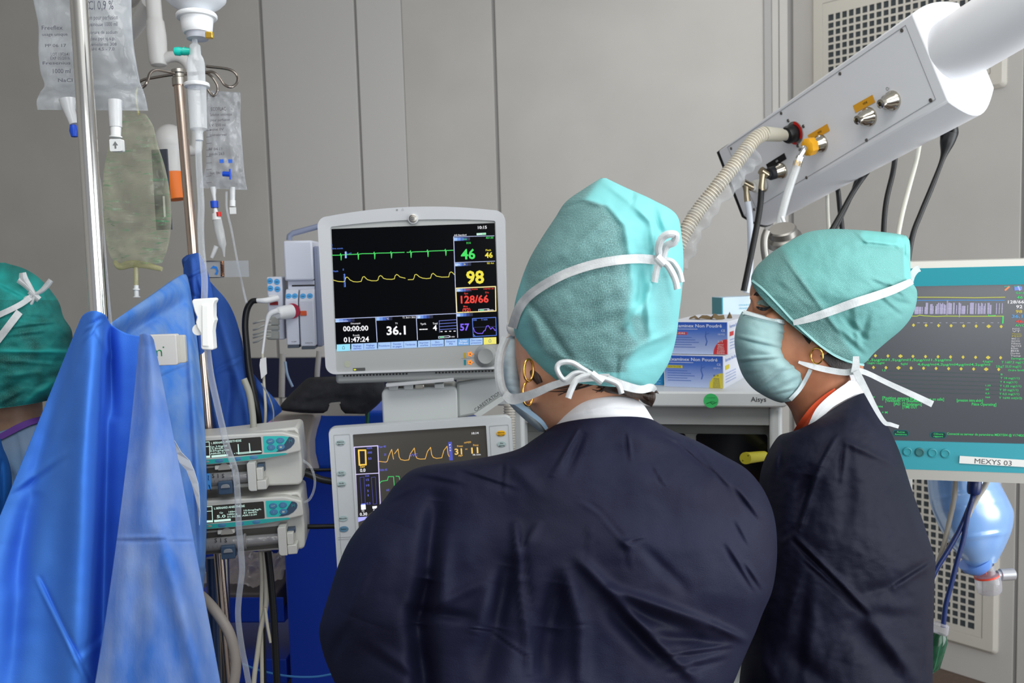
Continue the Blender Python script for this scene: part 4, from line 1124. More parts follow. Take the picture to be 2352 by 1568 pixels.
for (x, y, w2, h2) in ((509, 370, 10, 8), (529, 370, 9, 8)):
    a, c = bf.px(x, y); g.box(a-w2*.0008/2*1.05, a+w2*.0008/2*1.05, -.001, .001, c-.0035, c+.0035, mat('plastic_blue_band', (60, 110, 215), .4))
g.v = [tuple(bf.w(*v)) for v in g.v]; g.build('blue_band', None, T, world=True)
g = MB().tube([P(489, 430, 1.86), P(491, 448, 1.86), P(493, 462, 1.86)], [.007, .004, .003], 12, PORT); g.build('port', None, T, world=True)
g = MB().tube([P(492, 462, 1.86), P(493, 477, 1.86)], [.0078, .0074], 16, BLUEC); g.build('port_cap', None, T, world=True)
g = MB().tube([P(534, 430, 1.86), P(534, 460, 1.86)], [.0055, .0050], 14, PORT); g.tube([P(534, 460, 1.86), P(534, 474, 1.86)], .0058, 14, WPL); g.box(*(lambda c: (c.x-.006, c.x+.006, c.y-.002, c.y+.002, c.z-.007, c.z+.006))(P(535, 483, 1.86)), WPL); g.build('port', None, T, world=True)
g = MB(); c = P(520, 399, 1.83); g.tube([P(512, 399, 1.83), P(528, 400, 1.83)], .005, 10, BLUEC); g.tube([P(528, 388, 1.83), P(529, 412, 1.83)], .0018, 8, BLUEC); g.build('port_cap', None, T, world=True)
g = MB().tube([P(497, 224, 1.86), P(492, 220, 1.86), P(490, 214, 1.86)], .001, 8, WPL); g.build('hanger_loop', None, T, world=True)
# drip chamber under the small bag
T = thing('drip_set', 'small drip chamber with red tip under the blue cap of the small bag', 'drip set', loc=P(505, 520, 1.86))
g = MB().tube([P(494, 478, 1.86), P(496, 490, 1.86)], [.0035, .005], 12, WPL); g.tube([P(496, 490, 1.86), P(498, 505, 1.86)], [.008, .009], 16, WPL); g.build('spike_cap', None, T, world=True)
g = MB().tube([P(502, 487, 1.855), P(503, 497, 1.855)], .0048, 12, mat('plastic_red', (214, 40, 34), .4)); g.build('vent_cap', None, T, world=True)
g = MB().tube([P(499, 505, 1.86), P(504, 530, 1.86), P(511, 562, 1.86), P(513, 570, 1.86), P(515, 590, 1.86)], [.0085, .009, .0078, .004, .0015], 20, film('drip_chamber', (222, 224, 226), .45, .5, .1, .05)); g.build('chamber', None, T, world=True)
g = MB().tube([P(497, 565, 1.86), P(486, 592, 1.86)], [.005, .0035], 12, PORT); g.build('side_cap', None, T, world=True)
g = MB().tube([P(520, 440, 1.85), P(521, 480, 1.84), P(532, 530, 1.83), P(545, 600, 1.82), P(560, 670, 1.80), P(566, 695, 1.79)], .0022, 8, TUBEM, smooth=6)
solo(g, 'infusion_line', 'thin clear line running from the small bag down to the monitor cables', 'tubing', smooth=60)
# acrylic clip with spring
fr_ = frame_at(P(500, 617, 1.78), yaw=0, roll=1)
T = thing('spring_clip', 'clear acrylic clip with metal spring and blue dolphin sticker on the stand', 'clip', fr_)
g = MB().box(-.026, .009, 0, .002, -.016, .014, film('acrylic', (200, 205, 210), .3, .4, .05, .05)); g.build('plate', None, T)
g = MB().box(.012, .058, .001, .003, -.016, .015, film('acrylic', (200, 205, 210), .3, .4, .05, .05)); g.build('plate', None, T)
g = MB()
for (x0, x1, z) in ((-.034, .012, .0145), (-.034, .012, -.0165)): g.box(x0, x1, -.002, .0, z-.0008, z+.0008, STEEL)
g.build('frame_wire', None, T)
g = MB().tube([(.0095+.003*math.cos(t*6.283), -.002+.003*math.sin(t*6.283), -.015+.029*t/12) for t in np.linspace(0, 12, 150)], .0009, 6, mat('copper_wire', (176, 130, 104), .3, metal=1)); g.build('spring', None, T)
g = MB().plate([(-.014, .0), (-.008, .006), (-.001, .004), (.002, -.004), (-.001, -.012), (-.006, -.010), (-.002, -.005), (-.004, .0), (-.009, .001)], -.0012, mat('sticker_blue', (40, 120, 205), .5)); g.build('sticker', None, T, smooth=0)

# ================================================================ BOTTLE AND LINE IN FRONT
DB = 1.16
LW_ = film('bottle_plastic', (226, 230, 236), .75, .35, .25, .08, 20)
T = thing('infusion_bottle', 'upturned milky infusion bottle with green tap hanging at the top', 'bottle', loc=P(452, 40, DB))
def lat(pts, axis_px, D, m, name, par, n=32):
    """pts: (radius_px, y_px) around an upright picture axis x(y)"""
    g = MB()
    R = [r/FPX*D for r, y in pts]
    g.tube([P(axis_px(y), y, D) for r, y in pts], R, n, m)
    return g.build(name, None, par, world=True, smooth=40)
ax = lambda y: 450+ (y-0)*.045
lat([(30, -130), (66, -120), (70, -100), (70, -20), (67, 0), (55, 12), (38, 22), (28, 30), (28, 34)], ax, DB, LW_, 'bottle', T)
lat([(44, 33), (46, 36), (46, 40), (44, 43), (37, 44), (35, 60), (34, 70), (30, 77), (4, 77.5)], ax, DB, mat('cap_white', (226, 228, 230), .35), 'neck_cap', T)
lat([(26, 77), (26, 80), (24, 90), (4, 90.5)], ax, DB, mat('spike_grey', (176, 180, 190), .4), 'spike_seat', T)
c = P(480, 81, DB-.014); g = MB().box(c.x-.004, c.x+.005, c.y-.003, c.y+.004, c.z-.004, c.z+.004, mat('foil_gold', (220, 176, 70), .25, metal=.8)); g.build('foil_tab', None, T, world=True, bevel=.001)
T = thing('infusion_set', 'clear drip chamber with long clear tube and white roller clamp in front of the drapes', 'drip set', loc=P(455, 250, DB))
CL = film('clear_hard', (222, 226, 230), .28, .6, .05, .05)
ax2 = lambda y: 447+(y-90)*.046
lat([(6, 90), (7, 100), (12, 105), (13, 125), (18, 135), (20, 145), (20, 190), (20, 192)], ax2, DB, CL, 'chamber_top', T)
lat([(21, 191), (28, 192), (29, 196), (28, 200), (21, 201)], ax2, DB, PORT, 'collar', T)
lat([(22, 201), (21, 202), (19, 296), (17, 298), (12, 300), (9, 304), (9, 322), (8, 323)], ax2, DB, CL, 'chamber', T)
g = MB().tube([P(440, 118, DB), P(424, 118, DB), P(421, 117, DB)], [.0040, .0050, .0055], 14, mat('tap_green_clear', (40, 200, 180), .2, trans=.3)); g.tube([P(424, 117, DB), P(412, 118, DB), P(402, 118, DB), P(399, 118, DB)], [.0035, .0055, .0050, .002], 12, mat('tap_green', (22, 188, 172), .3)); g.build('tap', None, T, world=True)
tp = [(456, 322), (456, 360), (459, 420), (462, 470), (461, 520), (463, 570), (468, 620), (470, 650), (469, 695)]
g = MB().tube([P(x, y, DB) for x, y in tp], .0040, 14, TUBEM, smooth=6); g.build('tube', None, T, world=True, smooth=60)
tp = [(476, 800), (484, 860), (498, 925), (512, 985), (523, 1030), (540, 1080), (546, 1140), (548, 1200), (553, 1260), (556, 1310), (549, 1370), (547, 1420), (556, 1490), (566, 1540), (576, 1600), (590, 1700)]
g = MB().tube([P(x, y, DB-.02+.0002*(y-800)) for x, y in tp], .0040, 14, TUBEM, smooth=6); g.build('tube', None, T, world=True, smooth=60)
cf = frame_at(P(468, 745, DB-.02), yaw=0, roll=3)
pts = [(440, 692), (443, 687), (490, 684), (494, 688), (489, 698), (489, 726), (492, 735), (489, 745), (487, 760), (490, 800), (488, 804), (464, 803), (461, 798), (460, 765), (452, 752), (449, 740), (452, 728), (446, 715)]
g = MB().prism([cf.px(x, y, -.008) for x, y in pts][::-1], -.008, .008, mat('clamp_white', (240, 242, 240), .4)); g.build('roller_clamp', None, T, bevel=.0018, world=False) if 0 else None
g.v = [tuple(cf.w(*v)) for v in g.v]
rc = g.build('roller_clamp', None, T, world=True, bevel=.0018)
g = MB(); a, c = cf.px(456, 757, 0); g.lathe([(.0065, -.0035), (.007, -.002), (.007, .002), (.0065, .0035)], (a, 0, c), (0, 1, 0), 20, mat('clamp_white', (240, 242, 240), .4)); g.v = [tuple(cf.w(*v)) for v in g.v]; g.build('roller', None, rc, world=True)
g = MB().use(mat('clamp_white', (240, 242, 240), .4)); a, c = cf.px(472, 700, -.008); b_, d = cf.px(473, 795, -.008); g.box(a-.004, a+.004, -.0100, -.0078, d, c); g.v = [tuple(cf.w(*v)) for v in g.v]; g.build('clamp_rib', None, rc, world=True, bevel=.001)
# tube beside the chrome pole
g = MB().tube([P(218, 375, 1.345), P(226, 430, 1.345), P(229, 480, 1.345), P(235, 560, 1.34), P(242, 650, 1.335), P(250, 735, 1.33), P(256, 790, 1.34)], .0042, 12, TUBEM, smooth=6)
solo(g, 'infusion_line', 'clear tube running down along the right side of the thick chrome pole', 'tubing', smooth=60)

# ================================================================ WHITE CEILING ARM
T = thing('lamp_arm', 'white jointed ceiling arm with ball joint and orange sleeve behind the infusion stands', 'ceiling arm', loc=P(370, 200, 2.4))
AW = mat('arm_white', (205, 204, 202), .35)
DA = 2.35
lat([(17, -300), (17, 40), (17.5, 46), (20, 50), (22, 80), (22, 100), (21.5, 104), (21, 140), (17, 150), (6, 153)], lambda y: 352+y*.085, DA, AW, 'upright_tube', T)
g = MB().tube([P(375, 135, DA), P(395, 130, DA), P(415, 133, DA), P(432, 148, DA), P(442, 175, DA), P(448, 230, DA), P(452, 300, DA), P(452, 335, DA), P(445, 345, DA), P(405, 345, DA)], .0135, 18, AW, smooth=6); g.build('elbow_tube', None, T, world=True, smooth=60)
g = MB().tube([P(345, 5, DA+.05), P(325, 40, DA+.1), P(290, 85, DA+.18)], .022, 18, AW); g.tube([P(345, -40, DA+.05), P(300, 0, DA+.12), P(220, 10, DA+.3)], .02, 16, AW); g.build('rear_arm', None, T, world=True, smooth=60)
g = MB().sphere(tuple(P(391, 326, DA)), .044, AW, n=32, k=20, sc=(.92, .92, 1)); g.tube([P(392, 340, DA), P(394, 370, DA), P(397, 397, DA)], [.038, .031, .0275], 32, AW, smooth=4); g.build('ball_joint', None, T, world=True, smooth=60)
g = MB().tube([P(396, 391, DA), P(407, 458, DA)], [.0275, .0235], 32, mat('orange_sleeve', (236, 120, 40), .5)); g.build('orange_sleeve', None, T, world=True, smooth=40)

# ================================================================ BLUE DRAPES
def drape_mat(name, a, b, stretch=(1, 1, 1), scale=18, tr=.25):
    if name in MATS: return MATS[name]
    m = mat(name, a, .75, rgb2=b, scale=scale, detail=5, contrast=(.3, .7), stretch=stretch, bump=.15, bscale=500, spec=.25)
    N = m.node_tree.nodes; L = m.node_tree.links; p = N['Principled BSDF']
    t = N.new('ShaderNodeBsdfTranslucent'); mx = N.new('ShaderNodeMixShader'); mx.inputs[0].default_value = tr
    src = p.inputs['Base Color'].links[0].from_socket
    L.new(src, t.inputs[0]); L.new(p.outputs[0], mx.inputs[1]); L.new(t.outputs[0], mx.inputs[2]); L.new(mx.outputs[0], N['Material Output'].inputs['Surface'])
    return m
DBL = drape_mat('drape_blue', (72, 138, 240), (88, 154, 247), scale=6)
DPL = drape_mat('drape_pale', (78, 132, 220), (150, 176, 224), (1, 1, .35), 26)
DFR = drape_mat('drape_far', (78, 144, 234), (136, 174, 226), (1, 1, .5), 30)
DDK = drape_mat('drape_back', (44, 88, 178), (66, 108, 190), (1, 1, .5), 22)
def sheet(name, top, bot, D0, m, fl, parent=None, nu=160, nv=220, wob=.004, seed=0.0, mid=None, thick=.0008):
    """cloth between an upper and a lower outline curve (photo points), with folds of real depth"""
    def res(c, n):
        A = np.array(catmull(c, 12)); s = np.concatenate([[0], np.cumsum(np.hypot(np.diff(A[:, 0]), np.diff(A[:, 1])))]); t = np.linspace(0, s[-1], n)
        return np.stack([np.interp(t, s, A[:, k]) for k in range(A.shape[1])], 1)
    T_ = res(top, nu); B_ = res(bot, nu); v = np.linspace(0, 1, nv)[:, None, None]
    if mid is not None:
        M_ = res(mid, nu)
        A = (1-v)*(1-2*v)*T_ + 4*v*(1-v)*M_ + v*(2*v-1)*B_
    else: A = T_*(1-v)+B_*v
    X, Y = A[..., 0], A[..., 1]; D = D0 + (A[..., 2] if A.shape[2] > 2 else 0)
    D = D + folds(X, Y, fl) + fnoise(X, Y, .006, wob, seed)
    V = Pn(X, Y, D)
    o = npmesh(name, V, grid_faces(nv, nu, wrap=False), m, parent)
    sd = o.modifiers.new('solid', 'SOLIDIFY'); sd.thickness = thick
    return o
T = thing('surgical_drape', 'bright blue surgical drape gathered over the thick chrome pole in the foreground', 'drape', loc=(P(250, 1100, 1.25).x, P(250, 1100, 1.25).y, 0))
top = [(178, 752, .05), (192, 724, .02), (215, 714, -.02), (240, 722, -.015), (254, 744, .02), (290, 765, .03), (322, 772, .03), (340, 772, .02), (352, 785, .03)]
bot = [(-190, 1650, .0), (-60, 1660, 0), (60, 1665, 0), (180, 1665, 0), (260, 1665, 0), (340, 1665, 0), (420, 1660, 0), (480, 1655, 0), (520, 1650, 0)]
FN = [(222, 730, 165, 1620, 45, .075), (246, 750, 232, 1600, 22, -.05), (250, 742, 262, 950, 14, -.03), (195, 740, 30, 1330, 30, -.035), (205, 735, 90, 1120, 16, .022), (90, 1330, 205, 1568, 7, -.012, 'w'), (30, 1130, 150, 1050, 10, .01, 'w'),
      (330, 775, 300, 1600, 40, .05), (360, 800, 500, 1600, 16, -.02), (180, 1510, 250, 1450, 12, -.008, 'w'), (225, 760, 250, 820, 8, .015), (200, 752, 232, 735, 5, -.012, 'w'), (190, 780, 215, 750, 5, -.012, 'w'), (-20, 1250, -40, 1600, 60, .03), (60, 1180, 20, 1600, 26, -.02)]
sheet('cloth', top, bot, 1.235, DBL, FN, T, nu=220, nv=260, wob=.006, seed=2.2)
topf = [(322, 768, -.005), (332, 765, -.012), (343, 768, -.012), (352, 780, .0)]
midf = [(272, 1215, 0), (310, 1215, -.02), (370, 1210, -.02), (437, 1200, .0)]
botf = [(205, 1650, .0), (300, 1655, -.02), (400, 1655, -.02), (521, 1650, .0)]
sheet('folded_flap', topf, botf, 1.19, DPL, [(272, 1238, 378, 1236, 5, .006, 'w'), (385, 1240, 440, 1240, 4, .003, 'w'), (375, 1230, 470, 1600, 26, .018), (330, 800, 300, 1230, 20, -.012), (320, 1240, 300, 1600, 30, -.01)], T, nu=120, nv=260, wob=.004, seed=5.1, mid=midf)
T = thing('surgical_drape', 'paler blue drape tied in a knot at the top of the thinner stand', 'drape', loc=(P(430, 1000, 1.7).x, P(430, 1000, 1.7).y, 0))
top = [(235, 756, -.08), (262, 736, -.06), (300, 710, .0), (350, 676, .07), (398, 642, .15), (425, 630, .20), (434, 650, .22)]
mid = [(270, 1060, -.03), (300, 1060, -.02), (340, 1060, 0), (375, 1060, 0), (410, 1060, 0), (445, 1060, .01), (473, 1060, .04)]
bot = [(270, 1500, .02), (300, 1500, 0), (340, 1500, 0), (375, 1500, 0), (410, 1495, 0), (440, 1485, .01), (458, 1450, .04)]
sheet('front_cloth', top, bot, 1.53, DFR, [(262, 745, 420, 650, 24, .035), (250, 790, 425, 690, 14, -.014), (395, 715, 375, 830, 18, -.012), (350, 870, 455, 825, 4, .005, 'w'), (430, 660, 465, 1300, 10, .02), (440, 900, 455, 1300, 14, -.012), (380, 760, 300, 860, 30, .02)], T, mid=mid, wob=.008, seed=7.7)
topb = [(424, 618, .0), (440, 608, -.02), (458, 618, -.01), (490, 655, .0), (520, 690, .02), (540, 730, .04), (556, 785, .05)]
botb = [(478, 1010, .02), (500, 1010, -.0), (520, 1012, 0), (545, 1012, 0), (560, 1010, 0), (575, 1005, 0), (582, 1000, .03)]
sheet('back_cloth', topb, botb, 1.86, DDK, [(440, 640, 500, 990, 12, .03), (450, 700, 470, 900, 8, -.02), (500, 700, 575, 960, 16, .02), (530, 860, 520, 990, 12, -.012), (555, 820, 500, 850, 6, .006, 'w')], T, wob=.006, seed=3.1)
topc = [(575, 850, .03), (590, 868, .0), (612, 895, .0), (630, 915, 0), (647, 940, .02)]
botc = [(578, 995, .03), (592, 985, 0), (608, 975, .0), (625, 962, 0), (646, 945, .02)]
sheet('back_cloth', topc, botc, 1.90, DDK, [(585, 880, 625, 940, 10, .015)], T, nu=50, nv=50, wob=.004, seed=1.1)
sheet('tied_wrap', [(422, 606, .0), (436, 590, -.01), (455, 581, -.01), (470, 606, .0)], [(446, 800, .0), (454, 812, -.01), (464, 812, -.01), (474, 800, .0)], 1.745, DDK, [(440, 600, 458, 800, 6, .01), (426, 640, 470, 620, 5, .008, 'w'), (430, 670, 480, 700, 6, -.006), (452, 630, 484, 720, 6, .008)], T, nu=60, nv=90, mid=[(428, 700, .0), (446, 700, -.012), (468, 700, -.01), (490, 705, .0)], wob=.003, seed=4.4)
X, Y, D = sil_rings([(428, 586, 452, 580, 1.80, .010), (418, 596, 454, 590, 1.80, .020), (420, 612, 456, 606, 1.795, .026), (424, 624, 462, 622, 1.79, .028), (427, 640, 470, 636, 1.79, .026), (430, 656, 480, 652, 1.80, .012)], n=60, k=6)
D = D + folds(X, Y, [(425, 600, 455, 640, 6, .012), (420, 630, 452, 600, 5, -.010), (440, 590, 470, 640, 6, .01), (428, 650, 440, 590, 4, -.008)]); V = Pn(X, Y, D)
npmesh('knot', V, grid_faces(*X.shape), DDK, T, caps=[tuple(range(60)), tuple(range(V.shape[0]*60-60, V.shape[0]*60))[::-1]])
# pale strip standing in for the light seen through a drape gap
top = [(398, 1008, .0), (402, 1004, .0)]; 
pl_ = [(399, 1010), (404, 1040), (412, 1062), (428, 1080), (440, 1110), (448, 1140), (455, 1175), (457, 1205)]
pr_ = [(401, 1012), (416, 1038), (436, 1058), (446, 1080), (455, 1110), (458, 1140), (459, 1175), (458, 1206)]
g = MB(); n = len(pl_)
g.add([P(x, y, 1.435) for x, y in pl_]+[P(x, y, 1.43) for x, y in pr_], [(i, i+1, n+i+1, n+i) for i in range(n-1)], mat('gap_light_white', (244, 250, 255), .4))
o = g.build('gap_light_strip', None, T, world=True, smooth=0); sd = o.modifiers.new('s', 'SOLIDIFY'); sd.thickness = .0005
# white clip box with green letter
bf = frame_at(P(380, 805, 1.42), yaw=4, roll=0)
T = thing('drape_clip', 'white plastic box with green letter peeping out beside the folded drape edge', 'box', bf)
a0, c0 = bf.px(330, 770); a1, c1 = bf.px(408, 838)
g = MB().prism(rrect(a0, a1, c1, c0, .003), 0, .018, mat('clip_white', (224, 222, 216), .4)); g.build('front_shell', None, T, bevel=.001)
a1, c1 = bf.px(420, 836); a0, c0 = bf.px(398, 772)
g = MB().prism(rrect(a0, a1, c1, c0, .003), .0185, .028, mat('clip_white2', (206, 204, 196), .4)); g.build('rear_shell', None, T, bevel=.001)
a, c = bf.px(361, 818, 0); g = MB().text('m', a, c, .0155, -.0004, ink((30, 140, 80)), bold=-.005, width=.0155); g.plate(circ(a+.0102, c+.0135, .0012, 10), -.0004, ink((30, 140, 80))); g.build('lettering', None, T, smooth=0)

# ================================================================ CABLES UNDER THE PUMPS
CR = mat('cable_cream', (204, 200, 184), .5)
def cable(pts, D, r, m, label, name='cable', cat='cable', n=10):
    g = MB().tube([P(x, y, d) for (x, y), d in zip(pts, D if hasattr(D, '__len__') else [D]*len(pts))], r, n, m, smooth=6)
    return solo(g, name, label, cat, smooth=60)
cable([(608, 1266), (611, 1330), (611, 1390), (600, 1440), (590, 1510), (583, 1568), (575, 1700)], 1.72, .0045, CR, 'cream cable curving left below the lower syringe pump')
cable([(598, 1266), (601, 1330), (600, 1420), (602, 1568), (603, 1700)], 1.73, .0035, CR, 'straight cream cable hanging below the lower syringe pump')
cable([(609, 1395), (615, 1440), (622, 1475)], 1.71, .003, CR, 'short cream wire crossing beside the black cable')
cable([(615, 1266), (622, 1330), (629, 1420), (636, 1568), (640, 1700)], 1.71, .0065, BLACK, 'black cable hanging straight below the lower syringe pump')
cable([(606, 1440), (608, 1568), (609, 1700)], 1.78, .0035, BLACK, 'thin black wire behind the cream cables')
cable([(455, 1362), (475, 1380), (500, 1410), (525, 1450), (540, 1500), (541, 1545), (532, 1600), (520, 1700)], [1.62, 1.6, 1.58, 1.57, 1.57, 1.57, 1.57, 1.57], .0088, mat('hose_taupe', (160, 152, 144), .5), 'thick taupe hose arching beside the foreground drape', 'hose', 'hose', 14)
cable([(693, 1055), (712, 1070), (722, 1095), (722, 1120), (712, 1145), (696, 1155)], 1.70, .0022, TUBEM, 'thin clear tube looping between the two syringe pumps', 'infusion_line', 'tubing')
cable([(560, 870), (573, 905), (580, 950), (583, 990)], 1.72, .006, mat('cable_grey', (150, 150, 140), .5), 'grey cable beside the thick black monitor cable')
cable([(556, 1524), (600, 1540), (660, 1552), (720, 1554), (770, 1546), (790, 1542)], [1.9]*6, .0022, mat('wire_blue', (60, 130, 200), .5), 'thin blue wire lying across the lower edge beside the blue cabinet')
cable([(600, 880), (615, 905), (626, 935), (628, 960), (620, 985)], 1.80, .0015, mat('wire_grey', (130, 135, 140), .5), 'thin grey wire near the blue drape corner')
# extra support tube under the pumps
g = MB().tube([P(512, 1280, 1.86), P(523, 1640, 1.86)], .0115, 20, STEEL); 
o = solo(g, 'support_tube', 'short steel tube standing below the syringe pumps', 'tube', smooth=60)
g = MB().tube([P(487, 1280, 1.95), P(500, 1640, 1.95)], .0125, 20, mat('tube_blue', (36, 62, 104), .3)); 
o = solo(g, 'support_tube', 'dark blue tube standing just left of the short steel tube', 'tube', smooth=60)
# ================================================================ ANAESTHESIA MACHINE
am = frame_at(P(1806, 900, 1.86), yaw=-13)
AMW = mat('machine_white', (206, 209, 210), .4)
AMG = mat('machine_grey', (150, 152, 151), .5)
T = thing('anaesthesia_machine', 'white anaesthesia machine with flat top shelf carrying glove boxes', 'anaesthesia machine', am)
zl = am.px(1650, 935)[1]; XW = -.60
g = MB().prism(rrect(XW, .004, zl, 0, [.012, .006, .006, .012]), 0, .46, AMW); g.build('top_shelf', None, T, bevel=.004)
xr = am.px(1797, 960, .02)[0]; xri = am.px(1768, 990, .02)[0]; zr = am.px(1650, 977, .02)[1]; zf = -1.2
FZ = -am.m.translation.z
MB().box(xri, xr, .02, .42, -.62, zl-.0005, AMW).build('side_column', None, T, bevel=.008)
MB().box(XW+.02, xri-.0005, .03, .05, zr, zl-.0005, mat('machine_band_grey', (158, 160, 160), .5)).build('upper_band', None, T)  # plain grey band below the shelf, darker than the white columns
MB().box(XW+.02, XW+.06, .02, .42, -.62, zl-.0005, AMW).build('side_column', None, T, bevel=.008)
MB().box(XW+.0601, xri-.0005, .30, .32, -.62, zr, AMG).build('recess_back', None, T)
x0, z0 = am.px(1599, 994, .06); x1, z1 = am.px(1763, 1100, .06)
xl0, _ = am.px(1500, 994, .06); xl1, _ = am.px(1575, 1000, .06)
MB().box(XW+.0605, xri-.0008, .055, .075, z0-.0, zr-.0005, mat('machine_mid', (112, 114, 112), .5)).build('recess_rail', None, T)
MB().prism(rrect(x0, x1, z1-.1, z0, .006), .052, .054, mat('dark_display', (10, 11, 14), .15)).build('dark_panel', None, T)
MB().prism(rrect(xl0-.1, xl1, z1-.1, z0, .006), .052, .054, mat('dark_display', (10, 11, 14), .15)).build('dark_panel', None, T)
MB().box(XW+.0605, xri-.0008, .055, .075, -.40, z0-.0005, mat('machine_mid', (112, 114, 112), .5)).build('recess_front', None, T)
MB().box(XW+.01, xr, .0, .44, -.70, -.6205, AMW).build('work_surface', None, T, bevel=.008)
MB().box(XW+.03, xr-.02, .06, .42, FZ+.12, -.701, AMW).build('cabinet', None, T, bevel=.01)
for i in range(3):
    zz = -.72-(i)*.19
    if zz-.17 < FZ+.13: break
    d = MB().box(XW+.05, xr-.04, .045, .0595, zz-.17, zz, AMW).build('drawer', None, T, bevel=.004)
    MB().box(-.38, -.20, .035, .0445, zz-.05, zz-.03, AMG).build('handle', None, d, bevel=.003)
for x in (XW+.08, xr-.08):
    for y in (.10, .38): MB().lathe([(.02, 0), (.05, .004), (.05, .03), (.02, .034)], (x, y, FZ+.0505), (1, 0, 0), 20, BLACK).build('castor', None, T)
a, c = am.px(1742, 922, -.0005); g = MB().text('Aisys', a, c, .0095, -.0008, ink((66, 68, 72)), bold=.01, width=.030); g.build('lettering', None, T, smooth=0)
a, c = am.px(1633, 920, -.0005); r = 17/FPX*1.86
g = MB().plate(circ(a, c, r, 32), -.0008, mat('sticker_green', (62, 190, 104), .5))
st = g.build('round_sticker', None, T, smooth=0)
g = MB(); g.line([(a-.009, c-.006), (a-.002, c-.003), (a+.003, c-.007), (a+.011, c-.003)], .0012, -.0011, ink((20, 90, 50))); g.text('CONTROLE', a, c+.005, .0022, -.0011, ink((30, 140, 70)), bold=.0); g.text('2013', a+.003, c-.004, .003, -.0011, ink((20, 60, 40)), bold=.01); g.build('sticker_writing', None, st, smooth=0)
# yellow plug in front of dark recess
g = MB(); e = P(1722, 1052, 1.84)
p0 = P(1712, 1052, 1.80); p1 = P(1745, 1048, 1.87)
d = (p1-p0); g.tube([p0+d*.15, p0, p0+d*.001, p0+d*.1, p0+d*.101, p0+d, p0+d*1.3], [.006, .0065, .0115, .0118, .0110, .0105, .0100], 24, mat('plug_yellow', (176, 166, 34), .5))
solo(g, 'breathing_connector', 'yellow tube connector poking out of the dark recess of the machine', 'connector', smooth=40)
# left body block beside the ventilator screen, and the translucent corrugated hose
g = MB()
pts = [P(1170, 928+i*1.5, 1.93) for i in range(0, 94)]
R = [.0125 if (i//2) % 2 else .0105 for i in range(len(pts))]
g.tube(pts, R, 16, film('hose_translucent', (206, 200, 190), .7, .25, .3, .05))
solo(g, 'breathing_hose', 'translucent corrugated hose hanging just right of the ventilator screen', 'hose', smooth=60)

# ================================================================ BOXES ON THE SHELF
def grad_mat(name, top, bot, z0, z1, mid=None):
    m = bpy.data.materials.new(name); m.use_nodes = True; N = m.node_tree.nodes; L = m.node_tree.links; b = N['Principled BSDF']; b.inputs['Roughness'].default_value = .4
    tc = N.new('ShaderNodeTexCoord'); sx = N.new('ShaderNodeSeparateXYZ'); mr_ = N.new('ShaderNodeMapRange'); r = N.new('ShaderNodeValToRGB')
    mr_.inputs['From Min'].default_value = z0; mr_.inputs['From Max'].default_value = z1
    r.color_ramp.elements[0].color = lin(bot)+(1,); r.color_ramp.elements[1].color = lin(top)+(1,)
    if mid: e_ = r.color_ramp.elements.new(.72); e_.color = lin(mid)+(1,)
    L.new(tc.outputs['Object'], sx.inputs[0]); L.new(sx.outputs['Z'], mr_.inputs[0]); L.new(mr_.outputs[0], r.inputs[0]); L.new(r.outputs[0], b.inputs['Base Color'])
    return m
CARD = mat('carton_white', (226, 230, 240), .5)
BWd, BHt, BDp = .128, .0685, .235
